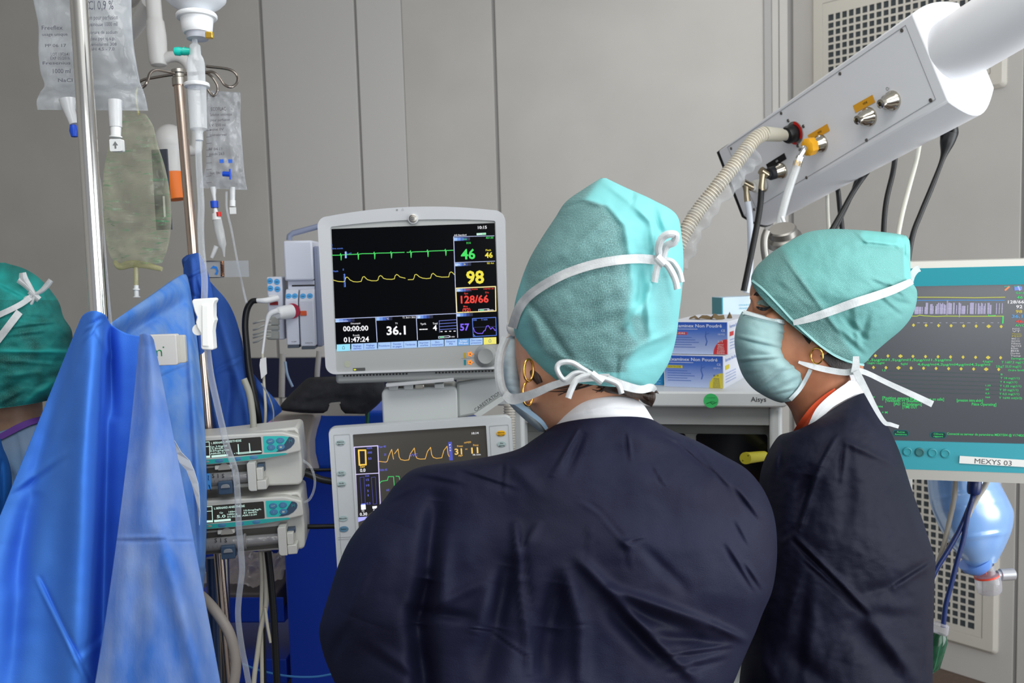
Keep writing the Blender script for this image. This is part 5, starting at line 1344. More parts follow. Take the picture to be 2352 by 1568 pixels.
def glove_box(label, px, py, D, yaw, accent, words, red):
    """px,py: lower right front corner"""
    fr = frame_at(P(px, py, D), yaw=yaw)
    T = thing('glove_box', label, 'box', fr, group=None)
    MB().box(-BWd, 0, 0, BDp, 0, BHt, CARD).build('carton', None, T, bevel=.0008)
    MB().plate([(-BWd+.001, .0), (-.001, 0), (-.001, BHt-.001), (-BWd+.001, BHt-.001)], 0, None) if 0 else None
    g = MB().add([(-BWd+.002, -.0006, .001), (-.002, -.0006, .001), (-.002, -.0006, BHt-.001), (-BWd+.002, -.0006, BHt-.001)], [(0, 1, 2, 3)], grad_mat('box_blue_print', (38, 84, 186), (190, 205, 238), 0, BHt, (70, 112, 200)))
    pr = g.build('blue_front', None, T, smooth=0)
    g = MB(); y = -.0010; W1 = ink((225, 232, 248)); B1 = ink((72, 108, 190)); AC = ink(accent)
    g.text('Examinex Non Poudré', -BWd*.5+.0, BHt*.83, .0066, y, W1, bold=.012, width=BWd*.80)
    g.line([(-BWd*.92, BHt*.775), (-BWd*.5, BHt*.775)], .0009, y, W1)
    g.box(-BWd*.95, -BWd*.68, y, y+.0002, BHt*.60, BHt*.685, AC)
    g.text(words, -BWd*.815, BHt*.62, .0034, y-.0003, ink((235, 235, 235) if red else (90, 110, 60)), width=BWd*.22)
    for i in range(5): g.line([(-BWd*.93, BHt*(.52-i*.075)), (-BWd*(.60-.06*(i % 3)), BHt*(.52-i*.075))], .0011, y, B1)
    g.line([(-BWd*.36, BHt*.72), (-BWd*.37, BHt*.55), (-BWd*.345, BHt*.4), (-BWd*.365, BHt*.28)], .0022, y, B1)
    g.line([(-BWd*.36, BHt*.62), (-BWd*.31, BHt*.66)], .0016, y, B1)
    g.text('CE', -BWd*.08, BHt*.70, .0046, y, W1, width=.008); g.text('100 PCS', -BWd*.11, BHt*.60, .003, y, W1, width=.014)
    # quarter disc
    R = BHt*.46; g.plate([(-.002, .001)]+[(-.002-R*.92*math.sin(t), .001+R*math.cos(t)) for t in np.linspace(0, math.pi/2, 16)], y, AC)
    tc_ = ink((235, 235, 235)) if red else ink((70, 90, 110))
    g.text('S / T' if red else '8 / 9', -BWd*.125, BHt*.37, .004, y-.0003, tc_, bold=.01)
    for i, s in enumerate(('PETIT', 'SMALL', 'PICCOLO', 'KLEIN', 'PEQUENO') if red else ('GRAND', 'LARGE', 'GRANDE', 'GROSS', 'GRANDE')): g.text(s, -BWd*.12, BHt*(.28-i*.062), .003, y-.0003, tc_, width=.012+.001*i)
    g.build('front_lettering', None, pr, smooth=0)
    g = MB(); 
    def sidetext(s, yy, zz, h, col, wd):
        vs, fs, w0 = glyphs(s, .005); k = h/.7; kx = wd/w0
        g.add([(.0006, yy+v[0]*kx, zz+v[1]*k) for v in vs], fs, ink(col))
    sidetext('Examinex Non Poudré', .012, BHt*.80, .007, (110, 140, 205), .11)
    g.add([(.0005, .012, BHt*.55), (.0005, .045, BHt*.55), (.0005, .045, BHt*.68), (.0005, .012, BHt*.68)], [(0, 1, 2, 3)], ink(accent))
    for i in range(4): sidetext('examination gloves non sterile latex', .012, BHt*(.42-i*.09), .0035, (130, 155, 215), .09)
    g.build('side_lettering', None, T, smooth=0)
    return T, fr
glove_box('lower glove box with blue front and yellow quarter circle on the machine shelf', 1663, 893, 1.93, -27, (216, 200, 60), 'NON POUDRE', False)
zt_ = BHt+.001
b2 = P(1663, 893, 1.93)
T, fb = glove_box('upper glove box with blue front and red quarter circle stacked on the yellow marked one', 1673, 817, 1.93, -27, (208, 56, 60), 'POUDRE', True)
ob = T; m_ = fb.m.copy(); m_.translation.z = b2.z+zt_; ob.matrix_world = m_; fb = Frame(m_)
g = MB()
br = mat('glove_brown', (110, 92, 62), .7)
X = [(-.10+.009*i) for i in range(9)]
g.loops([[(x, .06+.006*math.sin(i*1.7)+dy, BHt+.0005+max(0, z+.004*math.sin(i*2.3))) for (dy, z) in ((0, 0), (.006, .003+.0008*i), (.012, .004+.0008*i), (.02, 0))] for i, x in enumerate(X)], cap=True, m=br)
g.loops([[(x, .10+dy, BHt+.0005+z*h_) for dy, z in ((0, 0), (.003, 1), (.006, 0))] for x, h_ in ((-.028, .0), (-.022, .014), (-.017, .003))], cap=True, m=br)
g.v = [tuple(fb.w(*v)) for v in g.v]
solo(g, 'latex_glove', 'brown crumpled glove edge sticking out of the upper glove box', 'glove', smooth=40)
fr = frame_at(P(1528, 888, 2.01), yaw=-27)
T = thing('glove_box', 'narrow turquoise box with blue circle just left of the glove boxes', 'box', fr)
MB().box(-.09, -.006, 0, .2, 0, .066, mat('carton_teal', (60, 170, 190), .5)).build('carton', None, T, bevel=.0008)
g = MB().plate([(-.0045, .0)]+[(-.0045-.030*math.sin(t), .0+.034*math.cos(t)) for t in np.linspace(0, math.pi/2, 14)], -.0006, mat('print_cyan', (20, 140, 205), .5))
for i in range(4): g.text(('7 / 8', 'MEDIO', 'MEDIUM', 'MOYEN')[i], -.016, .024-i*.006, .003, -.0010, ink((170, 215, 235)), width=.012)
g.build('size_mark', None, T, smooth=0)
fr = frame_at(P(1659, 738, 2.235), yaw=16)
T = thing('supply_box', 'white box with turquoise edges standing at the back of the machine shelf', 'box', fr)
zb_ = (am.w(0, 0, 0).z) - fr.m.translation.z
zt2 = fr.px(1700, 681, 0)[1]
MB().box(0, .12, 0, .05, zb_+.0005, zt2, mat('carton_pale', (202, 222, 236), .5)).build('carton', None, T, bevel=.0008)
g = MB().box(-.0006, .0, .001, .049, zb_+.001, zt2-.001, mat('print_teal_side', (96, 160, 168), .5)); g.box(.0, .0022, -.0005, 0, zb_+.001, zt2, mat('print_teal', (40, 165, 185), .5)); g.build('teal_edge', None, T, smooth=0)
g = MB()
for i, s in enumerate(('masques', 'chirurgicaux 3 plis')): g.text(s, .045, zt2-.022-i*.008, .005, -.0007, ink((110, 190, 205)), align='L', width=.05)
g.build('lettering', None, T, smooth=0)

# ================================================================ CEILING PENDANT
PW, PH, PDp = .70, .180, .125
pe = solve_frame([((0, 0, 0), (1647, 345)), ((PW, 0, 0), (2095, 32)), ((PW, 0, -PH), (2178, 231)), ((0, 0, -PH), (1706, 502))], 1.95, yaw=-40, pitch=0, roll=-28, prior=2)
T = thing('ceiling_pendant', 'white sloping ceiling pendant arm with gas outlets and hoses', 'pendant', pe)
PNW = mat('pendant_white', (240, 241, 245), .35)
def sect(x, y0=0, y1=PDp, up=.012, dn=.042, ins=0.0):
    a = [(x, y0+(y1-y0)*t, ins*0-ins+up*math.sin(math.pi*t)) for t in np.linspace(0, 1, 12)]
    b_ = [(x, y1+(y0-y1)*t, -PH+ins-dn*math.sin(math.pi*t)) for t in np.linspace(0, 1, 14)]
    return a+b_
g = MB().loops([sect(x) for x in np.linspace(.006, PW, 8)], m=PNW)
g.build('console', None, T, smooth=25, bevel=.003)
g = MB().loops([sect(x, -.002, PDp+.002, .014, .044) for x in (0, .0055)], m=BLACK); g.build('end_gasket', None, T, smooth=25)
# service panel on the front
q = lambda x, y: pe.px(x, y, -.001)
pn = [(1676, 340), (2080, 60), (2148, 228), (1733, 478)]
P4 = [q(1671, 338), q(2080, 58), q(2149, 228), q(1737, 478)]
gm2 = mat('panel_seam', (150, 151, 156), .5)
g = MB(); g.line(P4+[P4[0]], .0011, -.0012, gm2); g.build('panel_seam', None, T, smooth=0)
for (x, y) in ((2071, 70), (1929, 169), (1794, 260), (1679, 341), (2138, 231), (1990, 322), (1852, 408), (1732, 481), (2171-0, 231) if 0 else (2137, 230)):
    a, c = q(x, y); g = MB().lathe([(.0038, 0), (.0034, .0014), (.0012, .0016), (.0001, .0008)], (a, -.0003, c), (0, -1, 0), 14, mat('screw', (120, 116, 112), .35, metal=.8)); g.build('screw', None, T)
def outlet(x, y, name='gas_outlet', r=.020):
    a, c = q(x, y)
    g = MB().lathe([(r, 0), (r, .003), (r*.93, .006), (r*.80, .008), (r*.72, .020), (r*.50, .024), (r*.46, .034), (r*.22, .035), (r*.20, .026), (.0001, .026)], (a, 0, c), (0, -1, 0), 36, mat('outlet_chrome', (190, 184, 172), .14, metal=1))
    return g.build(name, None, T, smooth=50), a, c
outlet(2050, 231); outlet(1996, 268); outlet(1886, 329)
def tag_(x0, y0, x1, y1, wd, m, s, tcol, h=.0045):
    a, c = q(x0, y0); b_, d = q(x1, y1); ang = math.atan2(d-c, b_-a)
    g = MB(); nx, nz = -math.sin(ang)*wd/2, math.cos(ang)*wd/2
    g.add([(a-nx, -.0012, c-nz), (b_-nx, -.0012, d-nz), (b_+nx, -.0012, d+nz), (a+nx, -.0012, c+nz)], [(0, 1, 2, 3)], m)
    t = g.build('outlet_label', None, T, smooth=0)
    g = MB().text(s, (a+b_)/2+.004, (c+d)/2-.002, h, -.0016, tcol, ang=ang, bold=.01); g.build('lettering', None, t, smooth=0)
ORG = mat('label_orange', (240, 172, 40), .5)
tag_(1962, 251, 2007, 226, .016, ORG, 'VIDE', ink((70, 50, 20))); tag_(1858, 318, 1903, 292, .016, ORG, 'VIDE', ink((70, 50, 20))); tag_(1762, 384, 1804, 358, .015, BLACK, 'AIR', ink((230, 230, 230)))
a, c = q(2038, 204); g = MB().line([(a+.003*math.cos(t), c+.003*math.sin(t)) for t in np.linspace(0, 6.283, 14)], .0009, -.0012, ink((110, 108, 108))); g.text('2', a+.005, c-.003, .003, -.0012, ink((110, 108, 108))); g.build('oxygen_mark', None, T, smooth=0)
# AGSS socket, red and black
a, c = q(1826, 305)
g = MB().lathe([(.026, 0), (.026, .003), (.0001, .0031)], (a, 0, c), (0, -1, 0), 40, mat('socket_grey', (150, 148, 146), .3, metal=.7)); so = g.build('scavenging_socket', None, T)
g = MB(); RD = mat('plastic_red', (214, 40, 34), .4)
for t0, t1 in ((-1.0, 1.15), (3.5, 4.5)):
    n_ = 14; ts = np.linspace(t0, t1, n_)
    g.add([(a+.0265*math.cos(t), -.0034, c+.0265*math.sin(t)) for t in ts]+[(a+.018*math.cos(t), -.0034, c+.018*math.sin(t)) for t in ts], [(i, i+1, n_+i+1, n_+i) for i in range(n_-1)], RD)
g.build('red_ring', None, so, smooth=0)
g = MB().lathe([(.0195, .003), (.0205, .006), (.0205, .022), (.0175, .027), (.015, .0275), (.0145, .031), (.0125, .0315), (.012, .028), (.0001, .028)], (a, 0, c), (0, -1, 0), 36, BLACK); g.build('black_coupling', None, so, smooth=40)
for (x, y) in ((1810, 277), (1845, 290), (1832, 335)):
    aa, cc = q(x, y); MB().lathe([(.0042, 0), (.0035, .0015), (.0001, .0016)], (aa, -.0003, cc), (0, -1, 0), 14, mat('screw', (120, 116, 112), .35, metal=.8)).build('screw', None, T)
# arm tube
cy, cz = PDp*.5, -PH*.5
g = MB().tube([(PW-.0, cy, cz), (PW+.02, cy, cz), (PW+1.1, cy, cz)], [.062, .062, .062], 48, PNW); g.build('arm_tube', None, T, smooth=40)
g = MB(); IKT = ink((120, 120, 124))
for k in range(3):
    aa = math.radians(-128-k*5); 
    g.box(PW+.11+k*.012, PW+.14+k*.012, 0, .0006, 0, .0008, IKT) if 0 else None
for k in range(4):
    px_, py_ = 2255+k*6, 152-k*4
    o_ = P(px_, py_, 1.0) - CAM
    p_l = None
g = None
# hoses and plugs at the outlets (things of their own, plugged in)
s_ = pe.w(a, -.0275, c)
def wpt(x, y, D): return P(x, y, D)
Dp = (s_-CAM).dot(FW)
print('pendant socket depth', Dp)
HB = mat('hose_beige', (232, 226, 210), .45)
c0 = s_; c1 = P(1755, 307, Dp-.05)
T2 = thing('scavenging_hose', 'beige ribbed hose inside a clear sleeve plugged into the black and red pendant socket', 'hose', loc=P(1660, 420, Dp-.06))
g = MB().tube([c0, c0+(c1-c0)*.25, c0+(c1-c0)*.26, c1], [.012, .0125, .0150, .0165], 28, mat('cuff_beige', (200, 196, 180), .45)); g.build('cuff', None, T2, world=True, smooth=40)
hp_ = [c1, P(1735, 318, Dp-.06), P(1715, 342, Dp-.07), P(1690, 375, Dp-.08), P(1650, 425, Dp-.09), P(1610, 475, Dp-.09), P(1575, 530, Dp-.10), P(1550, 585, Dp-.1), P(1535, 650, Dp-.1)]
core = [Vector(p) for p in catmull([tuple(p) for p in hp_], 20)]
g = MB().tube(core, .0135, 20, mat('hose_beige_dark', (170, 160, 146), .5)); g.build('hose_core', None, T2, world=True, smooth=60)
L_ = [0]; 
for i in range(1, len(core)): L_.append(L_[-1]+(core[i]-core[i-1]).length)
g = MB().use(HB); tt = 0; i = 0
while tt < L_[-1]-.004:
    while L_[i+1] < tt: i += 1
    f_ = (tt-L_[i])/(L_[i+1]-L_[i]); p_ = core[i].lerp(core[i+1], f_); d_ = (core[i+1]-core[i]).normalized()
    g.tube([p_-d_*.0016, p_-d_*.0008, p_+d_*.0008, p_+d_*.0016], [.0132, .0162, .0162, .0132], 18, cap=False)
    tt += .0068
g.build('ribs', None, T2, world=True, smooth=60, kind='stuff')
sl = [Vector(p) for p in catmull([tuple(p) for p in (P(1728, 352, Dp-.07), P(1700, 388, Dp-.075), P(1655, 440, Dp-.085), P(1610, 495, Dp-.09), P(1580, 550, Dp-.10), P(1555, 610, Dp-.1))], 8)]
rr = [.024+.0035*math.sin(k*1.3)+.003*math.sin(k*.6) for k in range(len(sl))]
g = MB().tube(sl, rr, 28, film('sleeve_clear', (226, 228, 230), .07, .45, .06, .22, 60), cap=False); g.build('clear_sleeve', None, T2, world=True, smooth=60)
# yellow vacuum plug with clear hose
a, c = q(1886, 329)
T2 = thing('vacuum_hose', 'clear suction hose with yellow knurled plug on the pendant outlet', 'hose', loc=pe.w(a, -.05, c))
g = MB()
n = 32
def knurl(r, h): return [(a+r*(1+.05*math.cos(8*t))*math.cos(t), -h, c+r*(1+.05*math.cos(8*t))*math.sin(t)) for t in np.linspace(0, 2*np.pi, n+1)[:-1]]
g.loops([knurl(.012, .024), knurl(.019, .026), knurl(.019, .042), knurl(.015, .045), knurl(.008, .046)], m=mat('plug_amber', (244, 176, 30), .4))
g.v = [tuple(pe.w(*v)) for v in g.v]; g.build('plug', None, T2, world=True, smooth=30)
p0 = pe.w(a, -.046, c); Dq = (p0-CAM).dot(FW)
g = MB().tube([p0, p0+(pe.w(a, -.06, c)-p0), P(1848, 340, Dq-.02), P(1838, 358, Dq-.02)], .0056, 14, mat('aluminium', (210, 212, 216), .2, metal=1), smooth=5); g.build('elbow', None, T2, world=True, smooth=60)
g = MB().tube([P(1838, 360, Dq-.02), P(1832, 374, Dq-.02)], [.0085, .0085], 12, mat('aluminium', (210, 212, 216), .2, metal=1)); g.tube([P(1833, 371, Dq-.02), P(1830, 382, Dq-.02)], [.0095, .0092], 6, mat('brass', (176, 146, 90), .3, metal=1)); g.build('hose_clamp', None, T2, world=True, smooth=30)
g = MB().tube([P(1834, 366, Dq-.02), P(1828, 388, Dq-.02), P(1817, 420, Dq-.02), P(1806, 455, Dq-.02), P(1793, 505, Dq-.02), P(1783, 560, Dq-.02), P(1772, 640, Dq-.02), P(1760, 760, Dq)], .0085, 16, film('hose_clear_milky', (222, 224, 224), .5, .4, .15, .05), smooth=6); g.build('hose', None, T2, world=True, smooth=60)
# air plug with black hose
def gas_plug(x, y, L1, rb, body, label, elbow, hosepts, hm, hr):
    a, c = q(x, y); T3 = thing('gas_hose', label, 'hose', loc=pe.w(a, -.05, c))
    g = MB().lathe([(.012, .003), (rb, .004), (rb, L1), (rb*.9, L1+.002), (.010, L1+.004), (.0095, L1+.010)], (a, 0, c), (0, -1, 0), 28, body); g.v = [tuple(pe.w(*v)) for v in g.v]; g.build('plug', None, T3, world=True, smooth=40)
    p0 = pe.w(a, -(L1+.008), c); Dz = (p0-CAM).dot(FW)
    br = mat('nickel_brass', (186, 172, 146), .25, metal=1)
    e0 = P(*elbow, Dz-.005)
    g = MB().tube([p0, e0, e0+(e0-p0).normalized()*.006], [.0095, .0095, .0095], 20, br); g.tube([e0, e0+(P(hosepts[0][0], hosepts[0][1], Dz)-e0)*.5, P(hosepts[0][0], hosepts[0][1], Dz), P(hosepts[0][0]+1, hosepts[0][1]+8, Dz)], [.0085, .0065, .0078, .0078], 16, br); g.build('elbow', None, T3, world=True, smooth=40)
    g = MB().tube([P(u, v, Dz) for u, v in hosepts], hr, 14, hm, smooth=6); g.build('hose', None, T3, world=True, smooth=60)
outlet(1795, 392, r=.019)
gas_plug(1792, 392, .032, .0155, mat('plug_black', (34, 36, 42), .5), 'black air hose with short black plug hanging from the pendant', (1752, 394), [(1749, 430), (1746, 470), (1738, 520), (1722, 600), (1708, 668)], BLACK, .0072)
outlet(1752, 425, r=.018)
gas_plug(1755, 422, .03, .0155, mat('plug_white', (216, 216, 212), .4), 'white oxygen hose with white plug hanging beside the black air hose', (1712, 422), [(1716, 455), (1722, 500), (1724, 560), (1722, 620), (1714, 672)], mat('hose_white', (216, 222, 232), .4), .0075)
CRM = mat('cable_offwhite', (214, 212, 200), .5)
def pcable(pts, r, m, label):
    lo_, hi_ = 0.0, PW
    for _ in range(30):
        md = (lo_+hi_)/2
        if proj(pe.w(md, PDp*.7, -PH-.03))[0] < pts[0][0]: lo_ = md
        else: hi_ = md
    p0 = pe.w(lo_, PDp*.7, -PH-.025); Dc = (p0-CAM).dot(FW)
    pp = [p0]+[P(x, y, Dc+.02) for x, y in pts[1:]]
    solo(MB().tube(pp, r, 10, m, smooth=6), 'cable', label, 'cable', smooth=60)
pcable([(2120, 270), (2112, 330), (2104, 370), (2085, 440), (2070, 500), (2060, 560), (2055, 640)], .0050, CRM, 'right hand cream cable falling from the pendant underside')
pcable([(1900, 400), (1900, 455), (1901, 490), (1904, 540), (1906, 620)], .0045, CRM, 'left hand cream cable falling from the pendant underside')
pcable([(2186, 250), (2182, 300), (2176, 326), (2165, 365), (2140, 430), (2115, 490), (2095, 545), (2080, 640)], [.007, .0165, .0145, .0055, .0055, .0055, .0055, .0055], BLACK, 'black cable with thick plug falling from the right end of the pendant')
pcable([(2060, 310), (2056, 362), (2050, 400), (2036, 460), (2030, 520), (2028, 620)], .0058, BLACK, 'black cable falling from the middle of the pendant underside')
pcable([(2010, 360), (1984, 405), (1960, 440), (1935, 485), (1915, 520), (1880, 580)], .006, BLACK, 'slanting black cable crossing below the pendant')
pcable([(1980, 370), (1968, 412), (1955, 450), (1932, 500), (1912, 540), (1890, 590)], .0045, BLACK, 'second slanting black cable right beside the crossing one')
pcable([(1922, 390), (1925, 440), (1929, 480), (1934, 525), (1938, 600)], .0058, BLACK, 'black cable hanging upright left of the crossing cables')
# silver flow knob
c = P(1800, 548, 1.95)
T2 = thing('pressure_gauge', 'silver round gauge partly hidden behind the turned head', 'gauge', loc=c)
ax_ = (P(1795, 523, 1.95)-P(1801, 560, 1.97)).normalized()
g = MB().lathe([(.030, -.012), (.036, -.010), (.037, .004), (.034, .008), (.030, .010), (.029, .022), (.026, .025), (.0001, .026)], c, ax_, 40, mat('gauge_silver', (150, 147, 142), .4, metal=.9)); g.build('gauge_body', None, T2, world=True, smooth=40)
g = MB().tube([P(1762, 530, 1.93), P(1756, 548, 1.93), P(1756, 575, 1.93), P(1764, 620, 1.93)], .008, 14, mat('gauge_silver', (150, 147, 142), .4, metal=.9), smooth=5); g.build('side_tube', None, T2, world=True, smooth=60)
g = MB().tube([P(1796, 498, 1.97), P(1806, 523, 1.96), P(1810, 535, 1.95)], .0035, 10, PLASTW, smooth=4); g.build('thin_lead', None, T2, world=True, smooth=60)

# ================================================================ TEAL MONITOR (RIGHT)
tm = frame_at(P(2352, 652.6, 1.60), yaw=-17, pitch=0, roll=0)
T = thing('anaesthesia_record_screen', 'large turquoise framed screen with green and yellow record lines at the right edge', 'monitor', tm)
TQ = mat('frame_turquoise', (40, 150, 164), .4); RIM = mat('rim_beige', (206, 204, 196), .45)
zsT = 0.0; zsB = tm.px(2352, 1018.5)[1]; zT = tm.px(2352, 610)[1]; zR = tm.px(2352, 594.7)[1]; zTB = tm.px(2352, 1084)[1]; zRB = tm.px(2352, 1110)[1]
print('screen height', -zsB)
XL, XR = -.275, .045
ou = rrect(XL-.045, XR+.045, zRB, zR, .03); mi_ = rrect(XL-.038, XR+.038, zRB+.020, zT, .024); sc_ = rrect(XL, XR, zsB, zsT, .003)
g = MB().loops([[(x, .0, z) for x, z in ou], [(x, .03, z) for x, z in shrink(ou, -.15, -.14, 1.008, 1.008)], [(x, .07, z) for x, z in shrink(ou, -.15, -.14, .95, .95)]], cap=False, m=RIM).plate(shrink(ou, -.15, -.14, .95, .95), .07)
g.ringplate(ou, mi_, .0, -.008); g.build('rear_shell', None, T, smooth=40)
g = MB().ringplate(mi_, sc_, -.0085, -.004, TQ); g.ringplate(mi_, mi_, -.0085, .0); g.ringplate(sc_, sc_, -.004, .001); 
# wavy lower lip
xa, za = tm.px(2070, 1070, -.009); 
lip = [tm.px(x, y, -.0095) for x, y in ((2060, 1020), (2060, 1074), (2095, 1076), (2125, 1074), (2155, 1068), (2175, 1066), (2250, 1070), (2352, 1083), (2352, 1030))]
g.build('front_frame', None, T, smooth=40)
MB().plate(sc_, -.0002, mat('record_glass_glare', (58, 60, 66), .22, spec=.8, emit=(70, 74, 78), es=.35)).build('screen', None, T)  # grey base and emission paint in the bright wall's reflection
g = MB(); YS = -.0012
def Cr(x, y): return 1902+x/2.851, 580+y/2.851
def Cq(x, y): return 2090+x/4.02, 640+y/4.02
def rl(pts, wpx, col, C=Cq): scr_line(g, tm, [C(*p) for p in pts], wpx, col, 1.0, ly=YS)
rl([(-480, 172), (65, 170), (300, 171), (600, 175), (878, 170)], 1.6, (200, 205, 70)); rl([(-480, 200), (65, 200), (500, 198), (872, 199)], 1.5, (60, 150, 225))
rl([(-480, 350), (30, 345), (65, 345), (90, 335), (130, 342), (250, 348), (330, 344), (500, 346), (680, 346), (862, 345)], 1.6, (190, 210, 70)); rl([(860, 345), (857, 410)], 3, (70, 220, 110))
rl([(725, 332), (728, 342), (770, 340), (790, 338)], 1.6, (70, 220, 110))
random.seed(11); x = -460
while x < 870:
    if 755 < x < 795: x = 800
    tp_ = 225+random.choice([0, 0, 5, 12, 20, 28]) if x > 140 else 262
    wd = random.choice([8, 10, 14])
    if x > 790: wd, tp_ = 8, 228; 
    rl([(x, tp_), (x-3, 322 if x < 840 else 318)], wd/4.02, (172, 168, 200)); rl([(x-4, (tp_+325)/2), (x+3, (tp_+325)/2)], .8, (220, 220, 240))
    x += 11+random.choice([0, 2, 4, 14]) if x < 790 else 26
rl([(346, 203), (340, 330)], 3.4, (150, 148, 168)); rl([(464, 240), (456, 352)], 2.6, (160, 158, 180))
for i in range(12): rl([(60+i*68+random.randint(-8, 8), 406), (72+i*68+random.randint(0, 20), 406)], 1.2, (170, 170, 185))
for row, y0 in ((428, 0), (718, 0), (826, 0)):
    for k in range(-3, 8):
        x = 28+115*k+(5 if row == 428 else -18 if row == 826 else 0)+k*.6; y = row+k*1.8-(2 if row > 428 else 0); big = (k == 6 or k == -1 and row != 428); r_ = 20 if big else 11
        for dx, dy in ((0, -1), (0, 1), (-1, 0), (1, 0)):
            a, c = tm.px(*Cq(x+dx*r_*.55, y+dy*13*.6), YS); g.plate(circ(a, c, .0017 if big else .0014, 8), YS, glow((215, 200, 80)))
g.build('screen_graphics', None, T, smooth=0)
g = MB()
GR = (60, 215, 110)
def rt(s, x, y, h, wd, col=GR, al='L', C=Cq, k=1.0): 
    a_, b_ = C(x, y); sc = 4.02 if C is Cq else 2.851
    scr_text(g, tm, s, a_, b_, h/sc, col, 1.0, .012, wd/sc, align=al, ly=YS)
rt('Général', 975, 138, 18, 110); rt('46', 985, 184, 26, 50); rt('128/66', 904, 228, 28, 134, WHT); rt('92', 980, 272, 28, 52, WHT); rt('98', 976, 316, 28, 54, (225, 200, 60)); rt('36,1', 940, 360, 28, 88, (80, 170, 240)); rt('46', 975, 406, 26, 60, REDC); rt('A/VO2', 970, 440, 20, 100)
for i, (s, c_) in enumerate((('FiO2', WHT), ('VT', WHT), ('Plateau', (215, 205, 90)), ('PEEP', (215, 205, 90)), ('MAC 1,1', WHT), ('EtCO2', WHT), ('FiSevo', WHT), ('SpO2', WHT), ('EtSev', WHT), ('BIS', WHT), ('Diurèse', WHT), ('Temp', WHT))):
    rt(s, 945-i*1.5, 470+i*22.5, 15, 60+8*(i % 4), tuple(int(v*.8) for v in c_))
rt('Seringues', 932, 744, 18, 125); rt('T 1687,3 mg(/1)', 845, 780, 20, 190); rt('2,9µgT 33,33 mcg(/1)', 795, 818, 20, 208); rt('Ordre familial', 905, 852, 18, 150)
for i, (s, wd, l, lw) in enumerate((('T 10 mg(1/1)', 160, '', 0), ('T 4 mg(1/1)', 142, '', 0), ('T 1,25 mg(1/1)', 178, '1,25', 42), ('T 20 mg(1/1)', 156, '20', 28), ('T 0,5 mg(1/1)', 166, '0,5', 34), ('T 1690 ml(2/2)', 190, '960', 40))):
    rt(s, 834-i*2.4, 925+i*36.5, 18, wd)
    if l: rt(l, 700-i*1, 918+i*36.5, 14, lw)
rt('B', 838, 890, 16, 16)
rt('1,5µg/ml1,5µg/ml1,5µg/ml1,5µg/ml', 260-0, 708, 15, 500, GR, 'L', Cr); rt('1,5µg/m 1,2µg/ml', 255, 728, 14, 105, GR, 'L', Cr); rt('4µg/ml', 475, 734, 14, 42, GR, 'L', Cr); rt('4,6µg/ml4,2µg/ml4µg/ml4,2µg/ml', 585, 738, 15, 430, GR, 'L', Cr); rt('4,6µg/ml', 1012, 718, 13, 58, GR, 'L', Cr); rt('1,5', 355, 776, 12, 20, GR, 'L', Cr)
rt('[Position genoux bras]', 355, 960, 20, 215, GR, 'L', Cr); rt('[Incision en salle]', 600, 966, 18, 145, GR, 'L', Cr); rt('[Ventilation ++', 375, 976, 18, 120, GR, 'L', Cr); rt('[Insufflation cœlio', 515, 978, 18, 150, GR, 'L', Cr); rt('[IAD  [Translateurs]', 430, 998, 18, 168, GR, 'L', Cr); rt('[TIME OUT', 488, 1018, 18, 88, GR, 'L', Cr)
rt('[pression intra abdo]', 842, 974, 18, 155, GR, 'L', Cr); rt('Pièce Operating]', 940, 1000, 18, 145, GR, 'L', Cr); rt('+ M', 352, 1052, 14, 34, GR, 'L', Cr); rt('on', 286, 950, 14, 18, GR, 'L', Cr); rt('inte', 322, 1012, 14, 34, GR, 'L', Cr)
rt('Connecté au serveur de paramètres MEXYS04 @ V174820343.en', 778, 1192, 15, 505, GR, 'L', Cr)
g.build('screen_readings', None, T, smooth=0)
for (x, y, s) in ((476, 1182, 'Autres|fonctions'), (722, 1195, 'Clôture|rapport')):
    g = MB(); a, c = tm.px(*Cr(x, y), YS); g.plate(rrect(a-.0135, a+.0135, c-.0058, c+.0058, .005), YS+.0003, glow((14, 96, 100))); g.plate(rrect(a-.0120, a+.0120, c-.0048, c+.0048, .004), YS+.0001, glow((8, 50, 56)))
    for i, l in enumerate(s.split('|')): g.text(l, a, c+.0008-i*.0042, .0030, YS-.0001, glow(GR), bold=.01, width=.0022*len(l))
    g.build('soft_key', None, T, smooth=0)
g = MB()
for i in range(6): rl([(-200, 850+i*38), (860, 880+i*38)], .6, (36, 90, 84))
g.plate([tm.px(*Cr(x, y), YS) for x, y in ((443, 880), (443, 900), (449, 896), (455, 906), (458, 903), (453, 894), (460, 893))], YS-.0003, glow(WHT))
rl([(870, 72), (920, 68)], 2, (60, 170, 160)); rl([(880, 105), (915, 74)], 4, (240, 150, 100)); rl([(960, 70), (1020, 68)], 2, (60, 170, 160)); rl([(975, 92), (1025, 88)], 8, (120, 150, 235)); rl([(1000, 70), (1015, 105)], 3, (220, 225, 250))
g.build('screen_symbols', None, T, smooth=0)
for i, x in enumerate((520, 600, 684, 768)):
    a, c = tm.px(*Cr(x, 1303+i*4), -.0075); MB().lathe([(.0082, 0), (.0078, .002), (.006, .0025), (.0055, .0016), (.0001, .0014)], (a, -.0065, c), (0, -1, 0), 24, mat('key_turquoise', (52, 150, 160), .4) if i != 1 else mat('key_dark', (50, 110, 112), .4)).build('front_key', None, T, smooth=50)
a, c = tm.px(*Cr(865, 1330), -.0092); a2, c2 = tm.px(*Cr(1290, 1402), -.0092)
lp = [tm.px(*Cr(x, y), -.0092) for x, y in ((862, 1330), (1300, 1358), (1300, 1404), (858, 1378))]
g = MB().prism(lp, -.0098, -.0086, mat('name_label', (232, 232, 228), .5)); lb = g.build('name_label', None, T, smooth=0)
